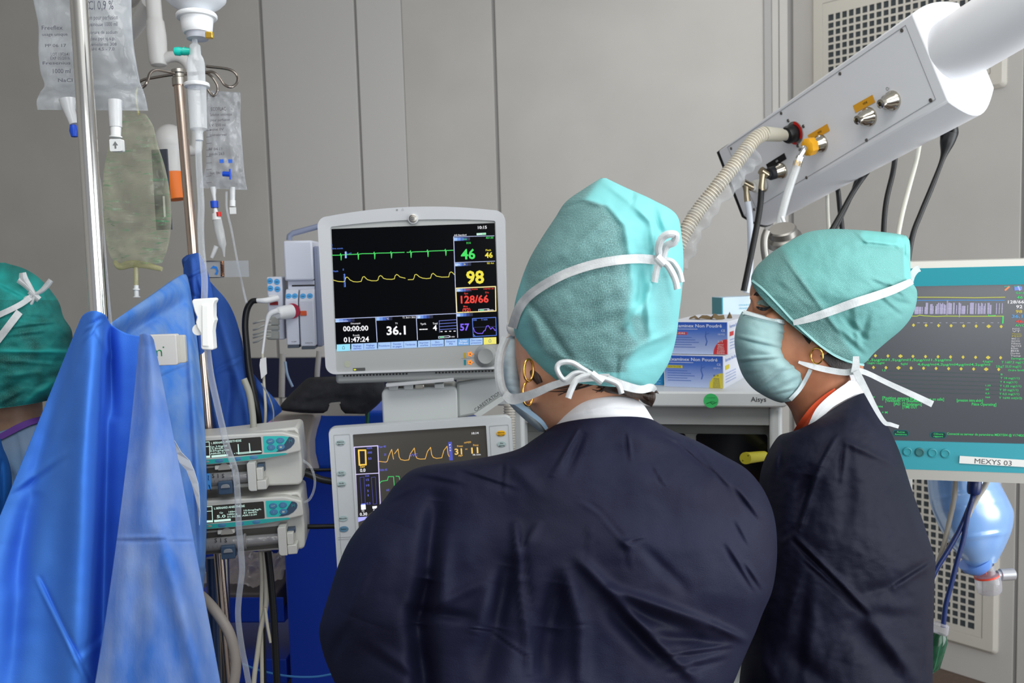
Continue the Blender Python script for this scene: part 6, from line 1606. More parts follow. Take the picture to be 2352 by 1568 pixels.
ang = math.atan2(lp[1][1]-lp[0][1], lp[1][0]-lp[0][0]); a, c = tm.px(*Cr(1080, 1387), -.0100)
g = MB().text('MEXYS 03', a, c, .0088, -.0101, ink((80, 80, 84)), ang=ang, bold=0, width=.0585); g.build('lettering', None, lb, smooth=0)
# monitor arm to the wall side
g = MB().box(-.20, -.12, .071, .12, -.20, -.10, RIM); g.tube([(-.16, .12, -.15), (-.16, .35, -.15), (-.16, .36, -1.0)], .025, 20, RIM); g.build('support_arm', None, T, bevel=.002)

# ================================================================ BLUE BREATHING BAG, CABLES BELOW THE SCREEN
DBg = 1.86
X, Y, D = sil_rings([(2150, 1040, 2250, 1040, DBg, .02), (2130, 1070, 2280, 1075, DBg, .07), (2130, 1110, 2300, 1115, DBg, .078), (2135, 1150, 2318, 1150, DBg, .08), (2146, 1185, 2329, 1178, DBg, .08), (2165, 1225, 2325, 1215, DBg, .074), (2190, 1262, 2312, 1248, DBg, .062), (2212, 1286, 2300, 1272, DBg, .046), (2230, 1302, 2288, 1292, DBg, .030)], n=64, k=8)
D = D + folds(X, Y, [(2130, 1150, 2310, 1120, 5, .003), (2180, 1240, 2320, 1222, 5, .004), (2150, 1170, 2300, 1150, 4, -.002)])
V = Pn(X, Y, D)
T = thing('resuscitation_bag', 'translucent pale blue breathing bag with clear valve hanging below the turquoise screen', 'breathing bag', loc=P(2230, 1200, DBg))
BB = mat('bag_blue', (140, 182, 232), .22, trans=.15, spec=.6, rgb2=(120, 165, 225), scale=8)
N_ = X.shape[0]
npmesh('bag', V, grid_faces(*X.shape), BB, T, caps=[tuple(range(64)), tuple(range((N_-1)*64, N_*64))[::-1]])
g = MB().tube([P(2242, 1284, DBg), P(2247, 1292, DBg), P(2258, 1303, DBg)], [.036, .033, .022], 32, mat('bag_collar_blue', (100, 145, 220), .3)); g.build('collar', None, T, world=True, smooth=40)
VC = film('valve_clear', (200, 200, 208), .18, .45, .08, .1)
g = MB().tube([P(2262, 1298, DBg), P(2266, 1318, DBg), P(2267, 1320, DBg), P(2268, 1326, DBg), P(2270, 1340, DBg), P(2273, 1356, DBg), P(2274, 1362, DBg)], [.017, .017, .022, .024, .0245, .023, .019], 28, VC); g.build('valve', None, T, world=True, smooth=40)
g = MB().tube([P(2266, 1321, DBg), P(2267, 1325, DBg)], .0235, 28, mat('ring_red', (214, 70, 50), .4)); g.tube([P(2262, 1304, DBg-.012), P(2264, 1318, DBg-.012)], .0025, 8, mat('ring_red', (214, 70, 50), .4)); g.build('valve_ring', None, T, world=True, smooth=40)
g = MB().tube([P(2290, 1320, DBg), P(2296, 1320, DBg), P(2298, 1320, DBg), P(2328, 1318, DBg), P(2331, 1318, DBg)], [.009, .009, .012, .0118, .008], 24, mat('valve_silver', (188, 188, 192), .3, metal=.5)); g.build('side_port', None, T, world=True, smooth=40)
cable([(2196, 1080), (2192, 1140), (2182, 1190), (2168, 1250), (2150, 1310), (2130, 1370)], 1.76, .0045, mat('cable_taupe', (156, 150, 140), .5), 'taupe cable hanging in front of the left part of the blue breathing bag')
cable([(2276, 1080), (2262, 1115), (2240, 1150), (2215, 1200), (2185, 1250), (2155, 1300), (2130, 1340)], 1.75, .0050, mat('cable_taupe', (156, 150, 140), .5), 'taupe cable slanting across the middle of the blue breathing bag')
NV = mat('cable_navy', (22, 40, 92), .3)
cable([(2240, 1085), (2239, 1105), (2236, 1132), (2235, 1137), (2228, 1160), (2205, 1215), (2180, 1260), (2155, 1300), (2140, 1330)], 1.74, [.004, .012, .011, .005, .0045, .0045, .0045, .0045, .0045], NV, 'navy cable with thick plug slanting left in front of the blue breathing bag')
cable([(2232, 1150), (2222, 1185), (2212, 1240), (2198, 1290), (2184, 1345), (2172, 1390), (2166, 1440)], 1.735, .0045, NV, 'navy cable running down to the green bottle')
T = thing('suction_bottle', 'small clear bottle with green liquid at the end of the navy cable', 'bottle', loc=P(2155, 1480, 1.74))
g = MB().tube([P(2162, 1430, 1.74), P(2161, 1434, 1.74), P(2159, 1452, 1.74), P(2158, 1455, 1.74)], [.010, .0145, .0145, .012], 24, VC); g.build('cap', None, T, world=True, smooth=40)
g = MB().tube([P(2158, 1455, 1.74), P(2155, 1470, 1.74), P(2140, 1530, 1.74), P(2136, 1545, 1.74)], [.012, .0165, .014, .004], 24, mat('bottle_green', (60, 120, 90), .1, trans=.8)); g.build('bottle_body', None, T, world=True, smooth=40)

# ================================================================ BLUE CABINET AND SURROUNDINGS (LEFT OF CENTRE)
bc = frame_at(P(700, 965, 2.18), yaw=-4)
CB = mat('cabinet_blue_lit', (24, 84, 210), .4); CBD = mat('cabinet_blue_deep', (18, 60, 182), .4)  # first blue is a brighter copy, painting the upper block as lit
T = thing('blue_cabinet', 'tall bright blue machine cabinet standing behind the white screens', 'cabinet', bc)
x0 = bc.px(664, 1400)[0]; x1 = x0+.42; zf = -bc.m.translation.z
zA = bc.px(740, 946)[1]; zb1 = bc.px(740, 1082)[1]; zb2 = bc.px(740, 1209)[1]
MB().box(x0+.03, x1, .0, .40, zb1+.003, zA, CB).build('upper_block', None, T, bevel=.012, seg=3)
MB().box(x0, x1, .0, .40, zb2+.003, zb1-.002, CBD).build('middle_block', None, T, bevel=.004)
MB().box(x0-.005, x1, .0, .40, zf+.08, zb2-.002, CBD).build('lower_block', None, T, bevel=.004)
MB().box(x0+.02, x1-.02, .02, .38, zf+.0, zf+.08, BLACK).build('plinth', None, T)
# beige console with screen
pts = [(560, 952), (640, 951), (715, 950), (724, 956), (722, 970), (714, 995), (709, 1020), (710, 1050), (716, 1075), (720, 1090), (560, 1090)]
bg = mat('console_beige', (186, 178, 170), .5)
g = MB().prism([bc.px(x, y, -.06) for x, y in pts][::-1], -.06, -.001, bg); g.build('console', None, T, bevel=.006, seg=3)
a, c = bc.px(610, 968, -.0605); b_, d = bc.px(682, 990, -.0605); g = MB().box(a, b_, -.0625, -.0604, d-.01, c, mat('console_screen', (150, 110, 150), .3, emit=(150, 108, 156), es=.7)); s_ = g.build('console_screen', None, T)
g = MB(); a, c = bc.px(668, 975, -.063); g.plate(rrect(a, a+.010, c-.008, c+.003, .0005), -.0628, glow((50, 60, 230))); g.plate(rrect(a+.002, a+.008, c-.012, c-.005, .001), -.0630, glow((200, 190, 230))); g.line([(a-.05, c-.006), (a-.03, c-.006)], .002, -.0628, glow((230, 200, 220))); g.build('screen_symbols', None, s_, smooth=0)
cable([(690, 1083), (712, 1090), (735, 1100), (765, 1106)], 1.74, .0065, BLACK, 'black cable bridging from the pumps to the ventilator screen')
cable([(700, 1209), (730, 1209), (770, 1208)], 1.74, .0045, BLACK, 'thin black rod between lower pump and ventilator screen')
cable([(690, 1078), (730, 1079), (775, 1078)], 1.76, .003, BLACK, 'thin black wire above the thicker bridging cable')
# black cuff bag on metal rack
T = thing('blood_pressure_cuff', 'folded black fabric cuff bag lying on top of the blue cabinet', 'cuff', loc=P(760, 940, 2.15))
X, Y, D = sil_rings([(712, 866, 868, 860, 2.05, .03), (700, 873, 878, 868, 2.05, .06), (680, 892, 884, 885, 2.045, .075), (660, 912, 886, 905, 2.04, .08), (644, 932, 872, 925, 2.04, .08), (648, 942, 850, 945, 2.04, .075), (690, 948, 842, 954, 2.04, .06)], n=80, k=8, e=3.0)
D = D + folds(X, Y, [(790, 870, 770, 950, 6, .01, 'w'), (650, 925, 840, 915, 10, -.006), (660, 940, 760, 900, 6, .004, 'w')])+fnoise(X, Y, .02, .006, 3)
V = Pn(X, Y, D); N_ = X.shape[0]
npmesh('fabric_bag', V, grid_faces(*X.shape), mat('fabric_black', (40, 41, 46), .85, rgb2=(50, 50, 56), scale=60, bump=.3, bscale=300), T, caps=[tuple(range(80)), tuple(range((N_-1)*80, N_*80))[::-1]])
g = MB(); cfm = frame_at(P(770, 940, 1.955))
pts = [(758, 926), (782, 924), (784, 934), (790, 950), (820, 953), (700, 950), (750, 948), (756, 938)]
g.prism([cfm.px(x, y, 0) for x, y in ((759, 925), (781, 923), (782, 927), (779, 928), (783, 941), (792, 950), (838, 951), (838, 955), (746, 955), (700, 950), (742, 949), (752, 943), (757, 930), (755, 928))][::-1], 0, .004, mat('clip_light_metal', (170, 165, 158), .35, metal=.3)); g.v = [tuple(cfm.w(*v)) for v in g.v]; g.build('metal_clip', None, T, world=True, bevel=.0006)
cable([(846, 876), (846, 920), (843, 975)], 2.02, .0045, mat('tube_green', (14, 96, 74), .3), 'dark green tube running up in front of the blue cabinet', 'tube', 'tube')
cable([(649, 812), (648, 860), (647, 912)], 2.3, .0075, mat('conduit', (176, 172, 166), .5), 'pale vertical tube before the navy wall band beside the black bag', 'tube', 'tube')
cable([(733, 806), (729, 850), (728, 880)], 2.3, .0065, mat('conduit', (176, 172, 166), .5), 'second pale tube before the navy wall band left of the monitor', 'tube', 'tube')
cable([(655, 830), (660, 860), (672, 888)], 2.25, .003, mat('wire_pale_blue', (150, 175, 205), .4), 'pale blue thin line curving before the navy wall band')
# blue tray with plastic pack, low behind the pumps
tf = frame_at(P(560, 1400, 2.25), yaw=-4)
T = thing('supply_tray', 'blue tray shelf with a crinkled clear pack low behind the syringe pumps', 'tray', tf)
a, c = tf.px(470, 1345); b_, d = tf.px(655, 1420)
g = MB().box(a-.1, b_-.002, 0, .004, d-.01, c-.03, CBD); g.box(a-.1, b_-.002, 0, .25, d-.01, d-.006, CBD); g.box(a-.1, b_-.002, .246, .25, d-.01, c+.02, CBD); g.build('tray', None, T, bevel=.001)
V = []; 
xs_ = np.linspace(a-.02, b_-.01, 40); ys_ = np.linspace(.02, .24, 30)
gx, gy = np.meshgrid(xs_, ys_); gz = (c-.02)+.03*np.sin(np.pi*(gy-.02)/.22)+fnoise(gx*1000, gy*1000, .03, .018, 8)+.02
npmesh('clear_pack', np.stack([gx, gy, gz], -1), grid_faces(30, 40, wrap=False), film('pack_film', (170, 160, 160), .6, .3, .1, .5, 40), T, world=False)
MB().box(a, b_-.03, .03, .2, d-.005, c-.03, mat('pack_grey', (120, 112, 112), .5)).build('inner_pack', None, T, bevel=.004)
g = MB().box(a-.1, b_-.002, -.002, .25, zf*0+d-.16, d-.10, CBD); g.build('lower_rail', None, T, bevel=.002)
for x in (a-.09, b_-.02): MB().box(x, x+.015, .1, .115, -tf.m.translation.z, d-.011, STEEL).build('leg', None, T)
fl = frame_at((P(585, 1500, 2.5).x, P(585, 1500, 2.5).y, 0), yaw=-6)
T = thing('floor_unit', 'dark low box with pale lid standing on the floor behind the cables', 'box', fl)
hz_ = fl.px(585, 1452)[1]
MB().box(-.13, .07, 0, .2, 0.0, hz_-.03, mat('unit_dark', (58, 56, 56), .6)).build('body', None, T, bevel=.006)
MB().box(-.11, .05, .01, .19, hz_-.0295, hz_, mat('unit_lid', (112, 106, 100), .5)).build('lid', None, T, bevel=.004)
# ================================================================ PEOPLE
def surfD(V):
    """front depth lookup for a loft given as (rows, cols, 3)"""
    x, y, z = projn(V.reshape(-1, 3))
    def f(px, py, r=7.0):
        d = (x-px)**2+(y-py)**2
        k = d < r*r
        if not k.any(): k = d <= d.min()+1e-6
        return z[k].min()
    return f
def ribbon(name, pts, w, D, m, parent, off=.004, nu=5, k=8, thick=.0006, curl=0.0):
    """cloth tape along photo points; D is a depth, a list, or a surface lookup it lies on"""
    P2 = [tuple(p)+((w,) if len(p) == 2 else ()) for p in pts]
    dl = None
    if hasattr(D, '__len__'): P2 = [p+(d,) for p, d in zip(P2, D)]
    A = np.array(catmull(P2, k)); n = len(A)
    T_ = np.gradient(A[:, :2], axis=0); T_ /= np.hypot(T_[:, 0], T_[:, 1])[:, None]+1e-9
    N_ = np.stack([-T_[:, 1], T_[:, 0]], 1); rows = []
    for i in range(n):
        row = []
        for j in range(nu):
            t = j/(nu-1)-.5
            px, py = A[i, 0]+N_[i, 0]*A[i, 2]*t, A[i, 1]+N_[i, 1]*A[i, 2]*t
            d = D(px, py)-off if callable(D) else (A[i, 3] if hasattr(D, '__len__') else D)
            row.append((px, py, d + curl*math.cos(math.pi*t)))
        rows.append(row)
    R = np.array(rows)
    if callable(D):   # even out the looked-up depth along the tape
        for _ in range(6):
            R[1:-1, :, 2] = (R[:-2, :, 2]+2*R[1:-1, :, 2]+R[2:, :, 2])/4
        mid = R[:, :, 2].mean(1, keepdims=True); R[:, :, 2] = np.minimum(mid, R[:, :, 2])*.5+mid*.5
    V = Pn(R[..., 0], R[..., 1], R[..., 2])
    o = npmesh(name, V, grid_faces(n, nu, wrap=False), m, parent, smooth=False)
    s_ = o.modifiers.new('solid', 'SOLIDIFY'); s_.thickness = thick; s_.offset = 0
    return o
class Body:
    def __init__(s): s.V = []; s.F = []; s.n = 0
    def grid(s, V):
        r, c = V.shape[:2]
        s.V.append(V.reshape(-1, 3)); F = grid_faces(r, c).tolist()+[list(range(c)), list(range((r-1)*c, r*c))[::-1]]
        s.F += [[i+s.n for i in f] for f in F]; s.n += r*c
    def tube(s, pts, r, n=12, k=4):
        g = MB().tube(pts, r, n, smooth=k)
        s.V.append(np.array(g.v)); s.F += [[i+s.n for i in f] for f in g.f]; s.n += len(g.v)
    def ball(s, c, r, sc=(1, 1, 1)):
        g = MB().sphere(c, r, n=16, k=10, sc=sc); s.V.append(np.array(g.v)); s.F += [[i+s.n for i in f] for f in g.f]; s.n += len(g.v)
    def hand(s, wrist, d, up, side):
        """relaxed hand: d = finger direction, up = back of the hand, side = thumb side"""
        d = Vector(d).normalized(); up = Vector(up); up = (up-d*up.dot(d)).normalized(); sd = d.cross(up).normalized()*side
        W = Vector(wrist)
        for i, (off, ln) in enumerate(((.026, .92), (.009, 1.0), (-.009, .94), (-.026, .76))):
            k0 = W+d*.085+sd*off*1.05+up*(.004-abs(off)*.12)
            s.tube([W+sd*off*.6, W+d*.045+sd*off*.85+up*.003, k0], [.014, .0135, .0105], 10)
            a = k0+d*.042*ln-up*.010; b = a+d*.020*ln-up*.018*ln; c = b+d*.006-up*.017*ln
            s.tube([k0, a, b, c], [.0100, .0088, .0080, .0066], 10, 5)
        t0 = W+d*.018+sd*.026-up*.004; t1 = W+d*.048+sd*.050-up*.014; t2 = W+d*.075+sd*.054-up*.022; t3 = W+d*.095+sd*.048-up*.028
        s.tube([t0, t1, t2, t3], [.0135, .0115, .0098, .0075], 10, 5)
    def build(s, name, m, parent, vox=.005, smooth=6):
        o = npmesh(name, np.concatenate(s.V), s.F, m, parent)
        r = o.modifiers.new('union', 'REMESH'); r.mode = 'VOXEL'; r.voxel_size = vox; r.use_smooth_shade = True
        c = o.modifiers.new('relax', 'SMOOTH'); c.factor = .5; c.iterations = smooth
        return o
def loft(rings, n=96, k=8, e=2.1, fl=None, nz=None):
    X, Y, D = sil_rings(rings, n=n, k=k, e=e)
    base = D.copy()
    if fl or nz:
        th = np.linspace(0, 2*np.pi, n, endpoint=False); near = np.clip(-np.sin(th)*2.2, 0, 1)[None, :]
        o = np.zeros_like(D)
        if fl: o = o+folds(X, Y, fl)
        if nz: o = o+sum(fnoise(X, Y, sc, am, sd) for sc, am, sd in nz)
        D = D+o*near
    return X, Y, D, Pn(X, Y, D)
def ringcaps(V):
    r, c = V.shape[:2]
    return [tuple(range(c)), tuple(range((r-1)*c, r*c))[::-1]]
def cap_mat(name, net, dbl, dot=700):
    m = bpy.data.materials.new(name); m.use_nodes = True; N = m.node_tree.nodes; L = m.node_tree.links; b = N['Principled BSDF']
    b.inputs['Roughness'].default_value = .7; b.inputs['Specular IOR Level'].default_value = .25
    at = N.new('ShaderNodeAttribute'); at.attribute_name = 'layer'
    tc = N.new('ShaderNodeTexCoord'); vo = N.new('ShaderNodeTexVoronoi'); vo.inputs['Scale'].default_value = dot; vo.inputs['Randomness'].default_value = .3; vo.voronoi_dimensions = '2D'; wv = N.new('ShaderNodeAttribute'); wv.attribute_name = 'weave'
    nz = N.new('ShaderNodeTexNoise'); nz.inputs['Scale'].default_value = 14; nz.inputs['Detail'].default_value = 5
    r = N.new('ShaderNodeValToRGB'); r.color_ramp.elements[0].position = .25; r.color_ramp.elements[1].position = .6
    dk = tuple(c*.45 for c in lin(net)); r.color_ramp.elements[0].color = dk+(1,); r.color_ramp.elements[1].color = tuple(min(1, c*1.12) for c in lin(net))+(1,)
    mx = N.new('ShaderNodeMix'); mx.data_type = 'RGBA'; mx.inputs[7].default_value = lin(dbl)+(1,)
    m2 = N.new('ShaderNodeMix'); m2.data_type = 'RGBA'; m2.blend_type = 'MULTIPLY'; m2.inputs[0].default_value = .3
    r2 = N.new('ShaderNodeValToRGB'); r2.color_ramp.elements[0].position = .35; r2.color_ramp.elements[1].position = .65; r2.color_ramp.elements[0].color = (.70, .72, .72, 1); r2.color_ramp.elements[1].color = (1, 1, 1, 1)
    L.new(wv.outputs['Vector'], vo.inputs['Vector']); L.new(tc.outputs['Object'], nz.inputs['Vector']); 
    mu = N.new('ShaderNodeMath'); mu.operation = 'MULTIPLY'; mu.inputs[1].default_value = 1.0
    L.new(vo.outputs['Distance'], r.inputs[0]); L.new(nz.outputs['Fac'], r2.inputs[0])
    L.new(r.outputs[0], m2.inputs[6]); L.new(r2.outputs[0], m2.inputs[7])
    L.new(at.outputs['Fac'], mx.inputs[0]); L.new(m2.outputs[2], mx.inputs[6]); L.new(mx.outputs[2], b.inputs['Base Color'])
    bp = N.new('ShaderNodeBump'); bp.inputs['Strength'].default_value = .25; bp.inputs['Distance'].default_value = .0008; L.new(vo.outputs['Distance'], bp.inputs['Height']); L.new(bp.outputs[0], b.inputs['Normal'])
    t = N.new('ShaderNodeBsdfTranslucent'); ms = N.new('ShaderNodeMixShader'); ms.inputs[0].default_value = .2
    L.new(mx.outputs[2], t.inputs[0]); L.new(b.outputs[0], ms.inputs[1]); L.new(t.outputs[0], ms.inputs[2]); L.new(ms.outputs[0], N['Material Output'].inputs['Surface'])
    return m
def set_layer(o, vals):
    r, c = vals.shape; V = np.array([v.co[:] for v in o.data.vertices]).reshape(r, c, 3)
    ctr = V.mean(1); L_ = np.concatenate([[0], np.cumsum(np.linalg.norm(np.diff(ctr, axis=0), axis=1))])
    th = np.linspace(0, 2*np.pi, c, endpoint=False)
    W = np.zeros((r, c, 3)); W[..., 0] = th[None, :]*.105; W[..., 1] = L_[:, None]
    at = o.data.attributes.new('weave', 'FLOAT_VECTOR', 'POINT'); at.data.foreach_set('vector', W.astype(np.float32).ravel())
    a = o.data.attributes.new('layer', 'FLOAT', 'POINT'); a.data.foreach_set('value', np.asarray(vals, np.float32).ravel())
GOWN = mat('gown_navy', (20, 21, 41), .6, rgb2=(25, 27, 49), scale=9, sheen=.0, bump=.3, bscale=900, spec=.16)
GOWN2 = mat('gown_navy_dark', (19, 20, 36), .62, rgb2=(23, 24, 42), scale=9, sheen=.0, bump=.3, bscale=900, spec=.14)
TIE = mat('tie_white', (206, 209, 210), .75, rgb2=(190, 194, 196), scale=90, bump=.2, bscale=900)
MASKM = mat('mask_pale_teal', (150, 180, 180), .75, rgb2=(138, 170, 172), scale=30, bump=.2, bscale=700)
MASKE = mat('mask_edge', (204, 214, 216), .7)
GOLD = mat('gold', (232, 180, 92), .2, metal=1.0)
HAIR = mat('hair_brown', (58, 40, 30), .5, rgb2=(38, 26, 20), scale=60, stretch=(6, 6, 1), bump=.4)
HAIRD = mat('hair_black', (26, 20, 18), .5, rgb2=(40, 30, 26), scale=60, stretch=(6, 6, 1), bump=.4)
COLL = mat('collar_white', (236, 236, 238), .75, bump=.15, bscale=500)
TROU = mat('scrub_navy', (34, 44, 84), .8)
SHOE = mat('clog_white', (210, 212, 214), .4)
def legs(T, cx, cy, ztop, m=TROU, dx=.11):
    for s in (-1, 1):
        o = MB().tube([(cx+s*dx*.8, cy, ztop), (cx+s*dx, cy, ztop*.55), (cx+s*dx, cy-.01, .09)], [.095, .075, .060], 20, m, smooth=5).build('trouser_leg', None, T, world=True, smooth=60)
        g = MB().loops([[(cx+s*dx+rx*math.cos(t), cy+.02+dy+ry*math.sin(t), z) for t in np.linspace(0, 2*np.pi, 20)[:-1]] for (rx, ry, dy, z) in ((.045, .13, .03, .0), (.050, .135, .03, .012), (.050, .13, .03, .04), (.045, .10, .02, .075), (.042, .055, -.02, .095))], m=SHOE)
        g.build('shoe', None, T, world=True, smooth=50)
def base_of(px, py, D):
    c = P(px, py, D); return (c.x, c.y, 0)

# ---------------------------------------------------------------- woman in the middle, seen from behind
SK1 = mat('skin_tan', (206, 154, 124), .5, rgb2=(194, 140, 110), scale=40, sss=.08)
T = thing('person', 'person seen from behind in navy gown and tall turquoise cap, facing the monitors', 'person', loc=base_of(1330, 1400, 1.17))
DH = 1.14
hd = [(1330, 470, 1420, 470, DH, .03), (1262, 530, 1475, 520, DH, .08), (1220, 600, 1500, 600, DH, .096), (1196, 680, 1508, 680, DH, .100), (1184, 740, 1505, 750, DH+.003, .098), (1182, 790, 1495, 810, DH+.006, .094), (1187, 840, 1480, 855, DH+.01, .086), (1197, 890, 1470, 890, DH+.012, .076), (1215, 935, 1468, 915, DH+.016, .064), (1240, 975, 1470, 945, DH+.024, .056), (1262, 1010, 1480, 985, DH+.03, .054), (1230, 1060, 1540, 1040, DH+.03, .07), (1080, 1110, 1640, 1100, DH+.035, .09), (930, 1220, 1700, 1220, DH+.035, .10), (950, 1450, 1660, 1450, DH+.03, .11), (960, 1900, 1620, 1900, DH+.02, .12), (1000, 2250, 1580, 2250, DH, .11)]
X, Y, D, VH = loft(hd, n=64, k=6)
B = Body(); B.grid(VH)
hf = surfD(VH)
for (el, wr, ha, dd, sd) in ((P(880, 1430, 1.20), P(960, 1400, 1.42), (0.18, 1, .05), (0, 0, 1), 1), (P(1620, 1430, 1.20), P(1520, 1400, 1.42), (-.18, 1, .05), (0, 0, 1), -1)):
    sh = P(980 if sd > 0 else 1620, 1180, 1.18)
    B.tube([sh, el, wr], [.050, .040, .028], 16)
    B.hand(wr, ha, (0, 0, 1), sd)
c0 = P(1330, 2200, 1.13)
for s in (-1, 1): B.tube([(c0.x+s*.09, c0.y, c0.z+.1), (c0.x+s*.10, c0.y, .50), (c0.x+s*.10, c0.y-.01, .06)], [.085, .06, .04], 16)
# ear
ec = P(1214, 880, hf(1222, 880)+.008)
B.ball(tuple(ec), .026, (.45, .5, 1.1))
# nose on the turned-away side
nf = P(1178, 800, DH+.06); B.ball(tuple(nf), .016, (1, 1, 1.2))
B.build('body', SK1, T)
for (x, y, dz) in ((1184, 752, .035), (1196, 756, .075)):
    c = P(x, y, DH+dz); e = MB().sphere(tuple(c), .0115, mat('eye_white', (225, 222, 216), .3), n=16, k=10); e.build('eye', None, T, world=True, smooth=60)
# hair under the cap
X, Y, D, V = loft([(1196, 805, 1508, 850, DH+.006, .096), (1225, 850, 1502, 880, DH+.01, .089, ), (1300, 882, 1498, 893, DH+.012, .078), (1340, 892, 1490, 905, DH+.014, .070)] if 0 else [(1215, 800, 1510, 845, DH+.006, .096, 4), (1250, 845, 1506, 878, DH+.008, .090, 10), (1320, 872, 1500, 893, DH+.012, .082, 8), (1370, 896, 1500, 915, DH+.012, .078, 2), (1440, 905, 1500, 925, DH+.010, .070, 0)], n=72, k=6)
npmesh('hair', V, grid_faces(*X.shape), HAIR, T, caps=ringcaps(V))
g = MB()
random.seed(5)
for i in range(26):
    x0 = 1300+random.random()*195; y0 = 876+random.random()*8
    dx = -30-random.random()*60 if x0 < 1420 else 10+random.random()*20
    d0 = hf(min(x0, 1480), y0)-.003
    g.tube([P(x0, y0, d0), P(x0+dx*.4, y0+8+random.random()*8, d0), P(x0+dx, y0+12+random.random()*14, d0+.003)], [.0012, .0010, .0003], 5, HAIR, smooth=4)
g.tube([P(1480, 890, 1.10), P(1492, 900, 1.09), P(1502, 898, 1.09), P(1513, 903, 1.09)], [.004, .003, .002, .0005], 6, HAIR, smooth=4)
for i in range(9): g.tube([P(1455+i*5, 890, 1.10), P(1466+i*4, 905+i, 1.095), P(1480+i*2, 925+i, 1.10)], [.004, .004, .001], 6, HAIR, smooth=4)
g.build('loose_hair', None, T, world=True, smooth=60, kind='stuff')
# cap
cp = [(1380, 409, 1392, 409, DH, .006, 0), (1345, 431, 1438, 431, DH, .050, 0), (1300, 463, 1500, 459, DH, .085, 0), (1275, 500, 1553, 492, DH, .104, 0), (1245, 545, 1566, 545, DH, .114, 0), (1216, 595, 1570, 600, DH, .120, 0), (1195, 650, 1567, 660, DH, .120, 0), (1181, 705, 1560, 720, DH, .117, 0), (1181, 760, 1552, 780, DH+.002, .111, 4), (1193, 803, 1537, 830, DH+.004, .104, 8), (1212, 835, 1516, 866, DH+.006, .097, 12), (1232, 856, 1502, 884, DH+.008, .092, 14)]
CF = [(1385, 417, 1454, 466, 9, .010), (1454, 466, 1498, 510, 10, .012), (1498, 510, 1503, 585, 9, .012), (1340, 458, 1390, 472, 7, .006), (1390, 472, 1429, 519, 7, .007, 'w'), (1429, 519, 1440, 585, 9, .008, 'w'), (1440, 585, 1452, 668, 10, .007, 'w'), (1437, 750, 1487, 685, 9, .010), (1487, 685, 1500, 640, 8, .010), (1487, 685, 1492, 765, 8, .010), (1456, 436, 1453, 466, 5, -.012), (1500, 470, 1515, 540, 9, -.014), (1512, 560, 1500, 640, 8, -.012), (1525, 500, 1555, 560, 12, .008), (1210, 690, 1255, 745, 9, -.005), (1255, 745, 1315, 835, 9, -.006), (1220, 715, 1250, 800, 12, .006), (1293, 822, 1376, 862, 5, .005, 'w'), (1553, 759, 1473, 792, 8, .008), (1473, 792, 1432, 818, 7, .006), (1480, 830, 1545, 790, 12, -.006), (1424, 810, 1420, 868, 4, .004, 'w'), (1285, 480, 1345, 462, 6, -.005), (1330, 560, 1390, 505, 10, .005), (1300, 640, 1420, 560, 18, -.004), (1465, 600, 1470, 700, 14, -.010), (1240, 610, 1330, 560, 14, .004), (1380, 690, 1445, 640, 14, .005), (1340, 760, 1430, 720, 16, -.005), (1515, 610, 1545, 740, 12, -.008)]
X, Y, D, VC1 = loft(cp, n=200, k=16, e=2.15, fl=CF, nz=[(.010, .005, 1.5), (.03, .0008, 4.0)])
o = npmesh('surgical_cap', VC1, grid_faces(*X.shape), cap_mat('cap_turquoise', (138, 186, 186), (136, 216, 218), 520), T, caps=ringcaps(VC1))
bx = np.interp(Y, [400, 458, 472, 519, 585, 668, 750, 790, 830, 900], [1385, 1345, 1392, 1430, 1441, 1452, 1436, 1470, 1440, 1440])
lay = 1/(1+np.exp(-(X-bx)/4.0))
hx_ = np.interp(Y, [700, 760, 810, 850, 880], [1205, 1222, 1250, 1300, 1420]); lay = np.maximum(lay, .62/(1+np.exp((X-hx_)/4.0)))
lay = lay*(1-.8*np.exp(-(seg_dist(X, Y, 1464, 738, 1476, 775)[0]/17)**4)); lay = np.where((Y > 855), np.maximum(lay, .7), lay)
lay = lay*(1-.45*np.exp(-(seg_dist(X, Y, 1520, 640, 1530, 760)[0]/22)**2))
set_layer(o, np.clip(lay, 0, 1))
cf1 = surfD(VC1)
ribbon('cap_tie', [(1176, 752), (1190, 712), (1212, 682), (1250, 654), (1300, 628), (1360, 608), (1420, 597), (1470, 594), (1515, 598)], 21, cf1, TIE, T, off=.005)
kd = cf1(1518, 598)-.012
for pts, w_, dd in (([(1518, 598), (1512, 572), (1520, 548), (1535, 538), (1552, 540), (1548, 556), (1530, 566), (1520, 598)], 17, [kd, kd-.01, kd-.015, kd-.018, kd-.016, kd-.012, kd-.008, kd]), ([(1516, 596), (1508, 620), (1503, 648)], 15, kd-.006), ([(1520, 600), (1535, 612), (1550, 640), (1556, 664)], 15, kd-.008), ([(1525, 596), (1545, 602), (1560, 625), (1566, 648)], 13, kd-.002), ([(1508, 590), (1526, 608)], 20, kd-.018)):
    ribbon('bow_loop', pts, w_, dd, TIE, T, curl=-.003)
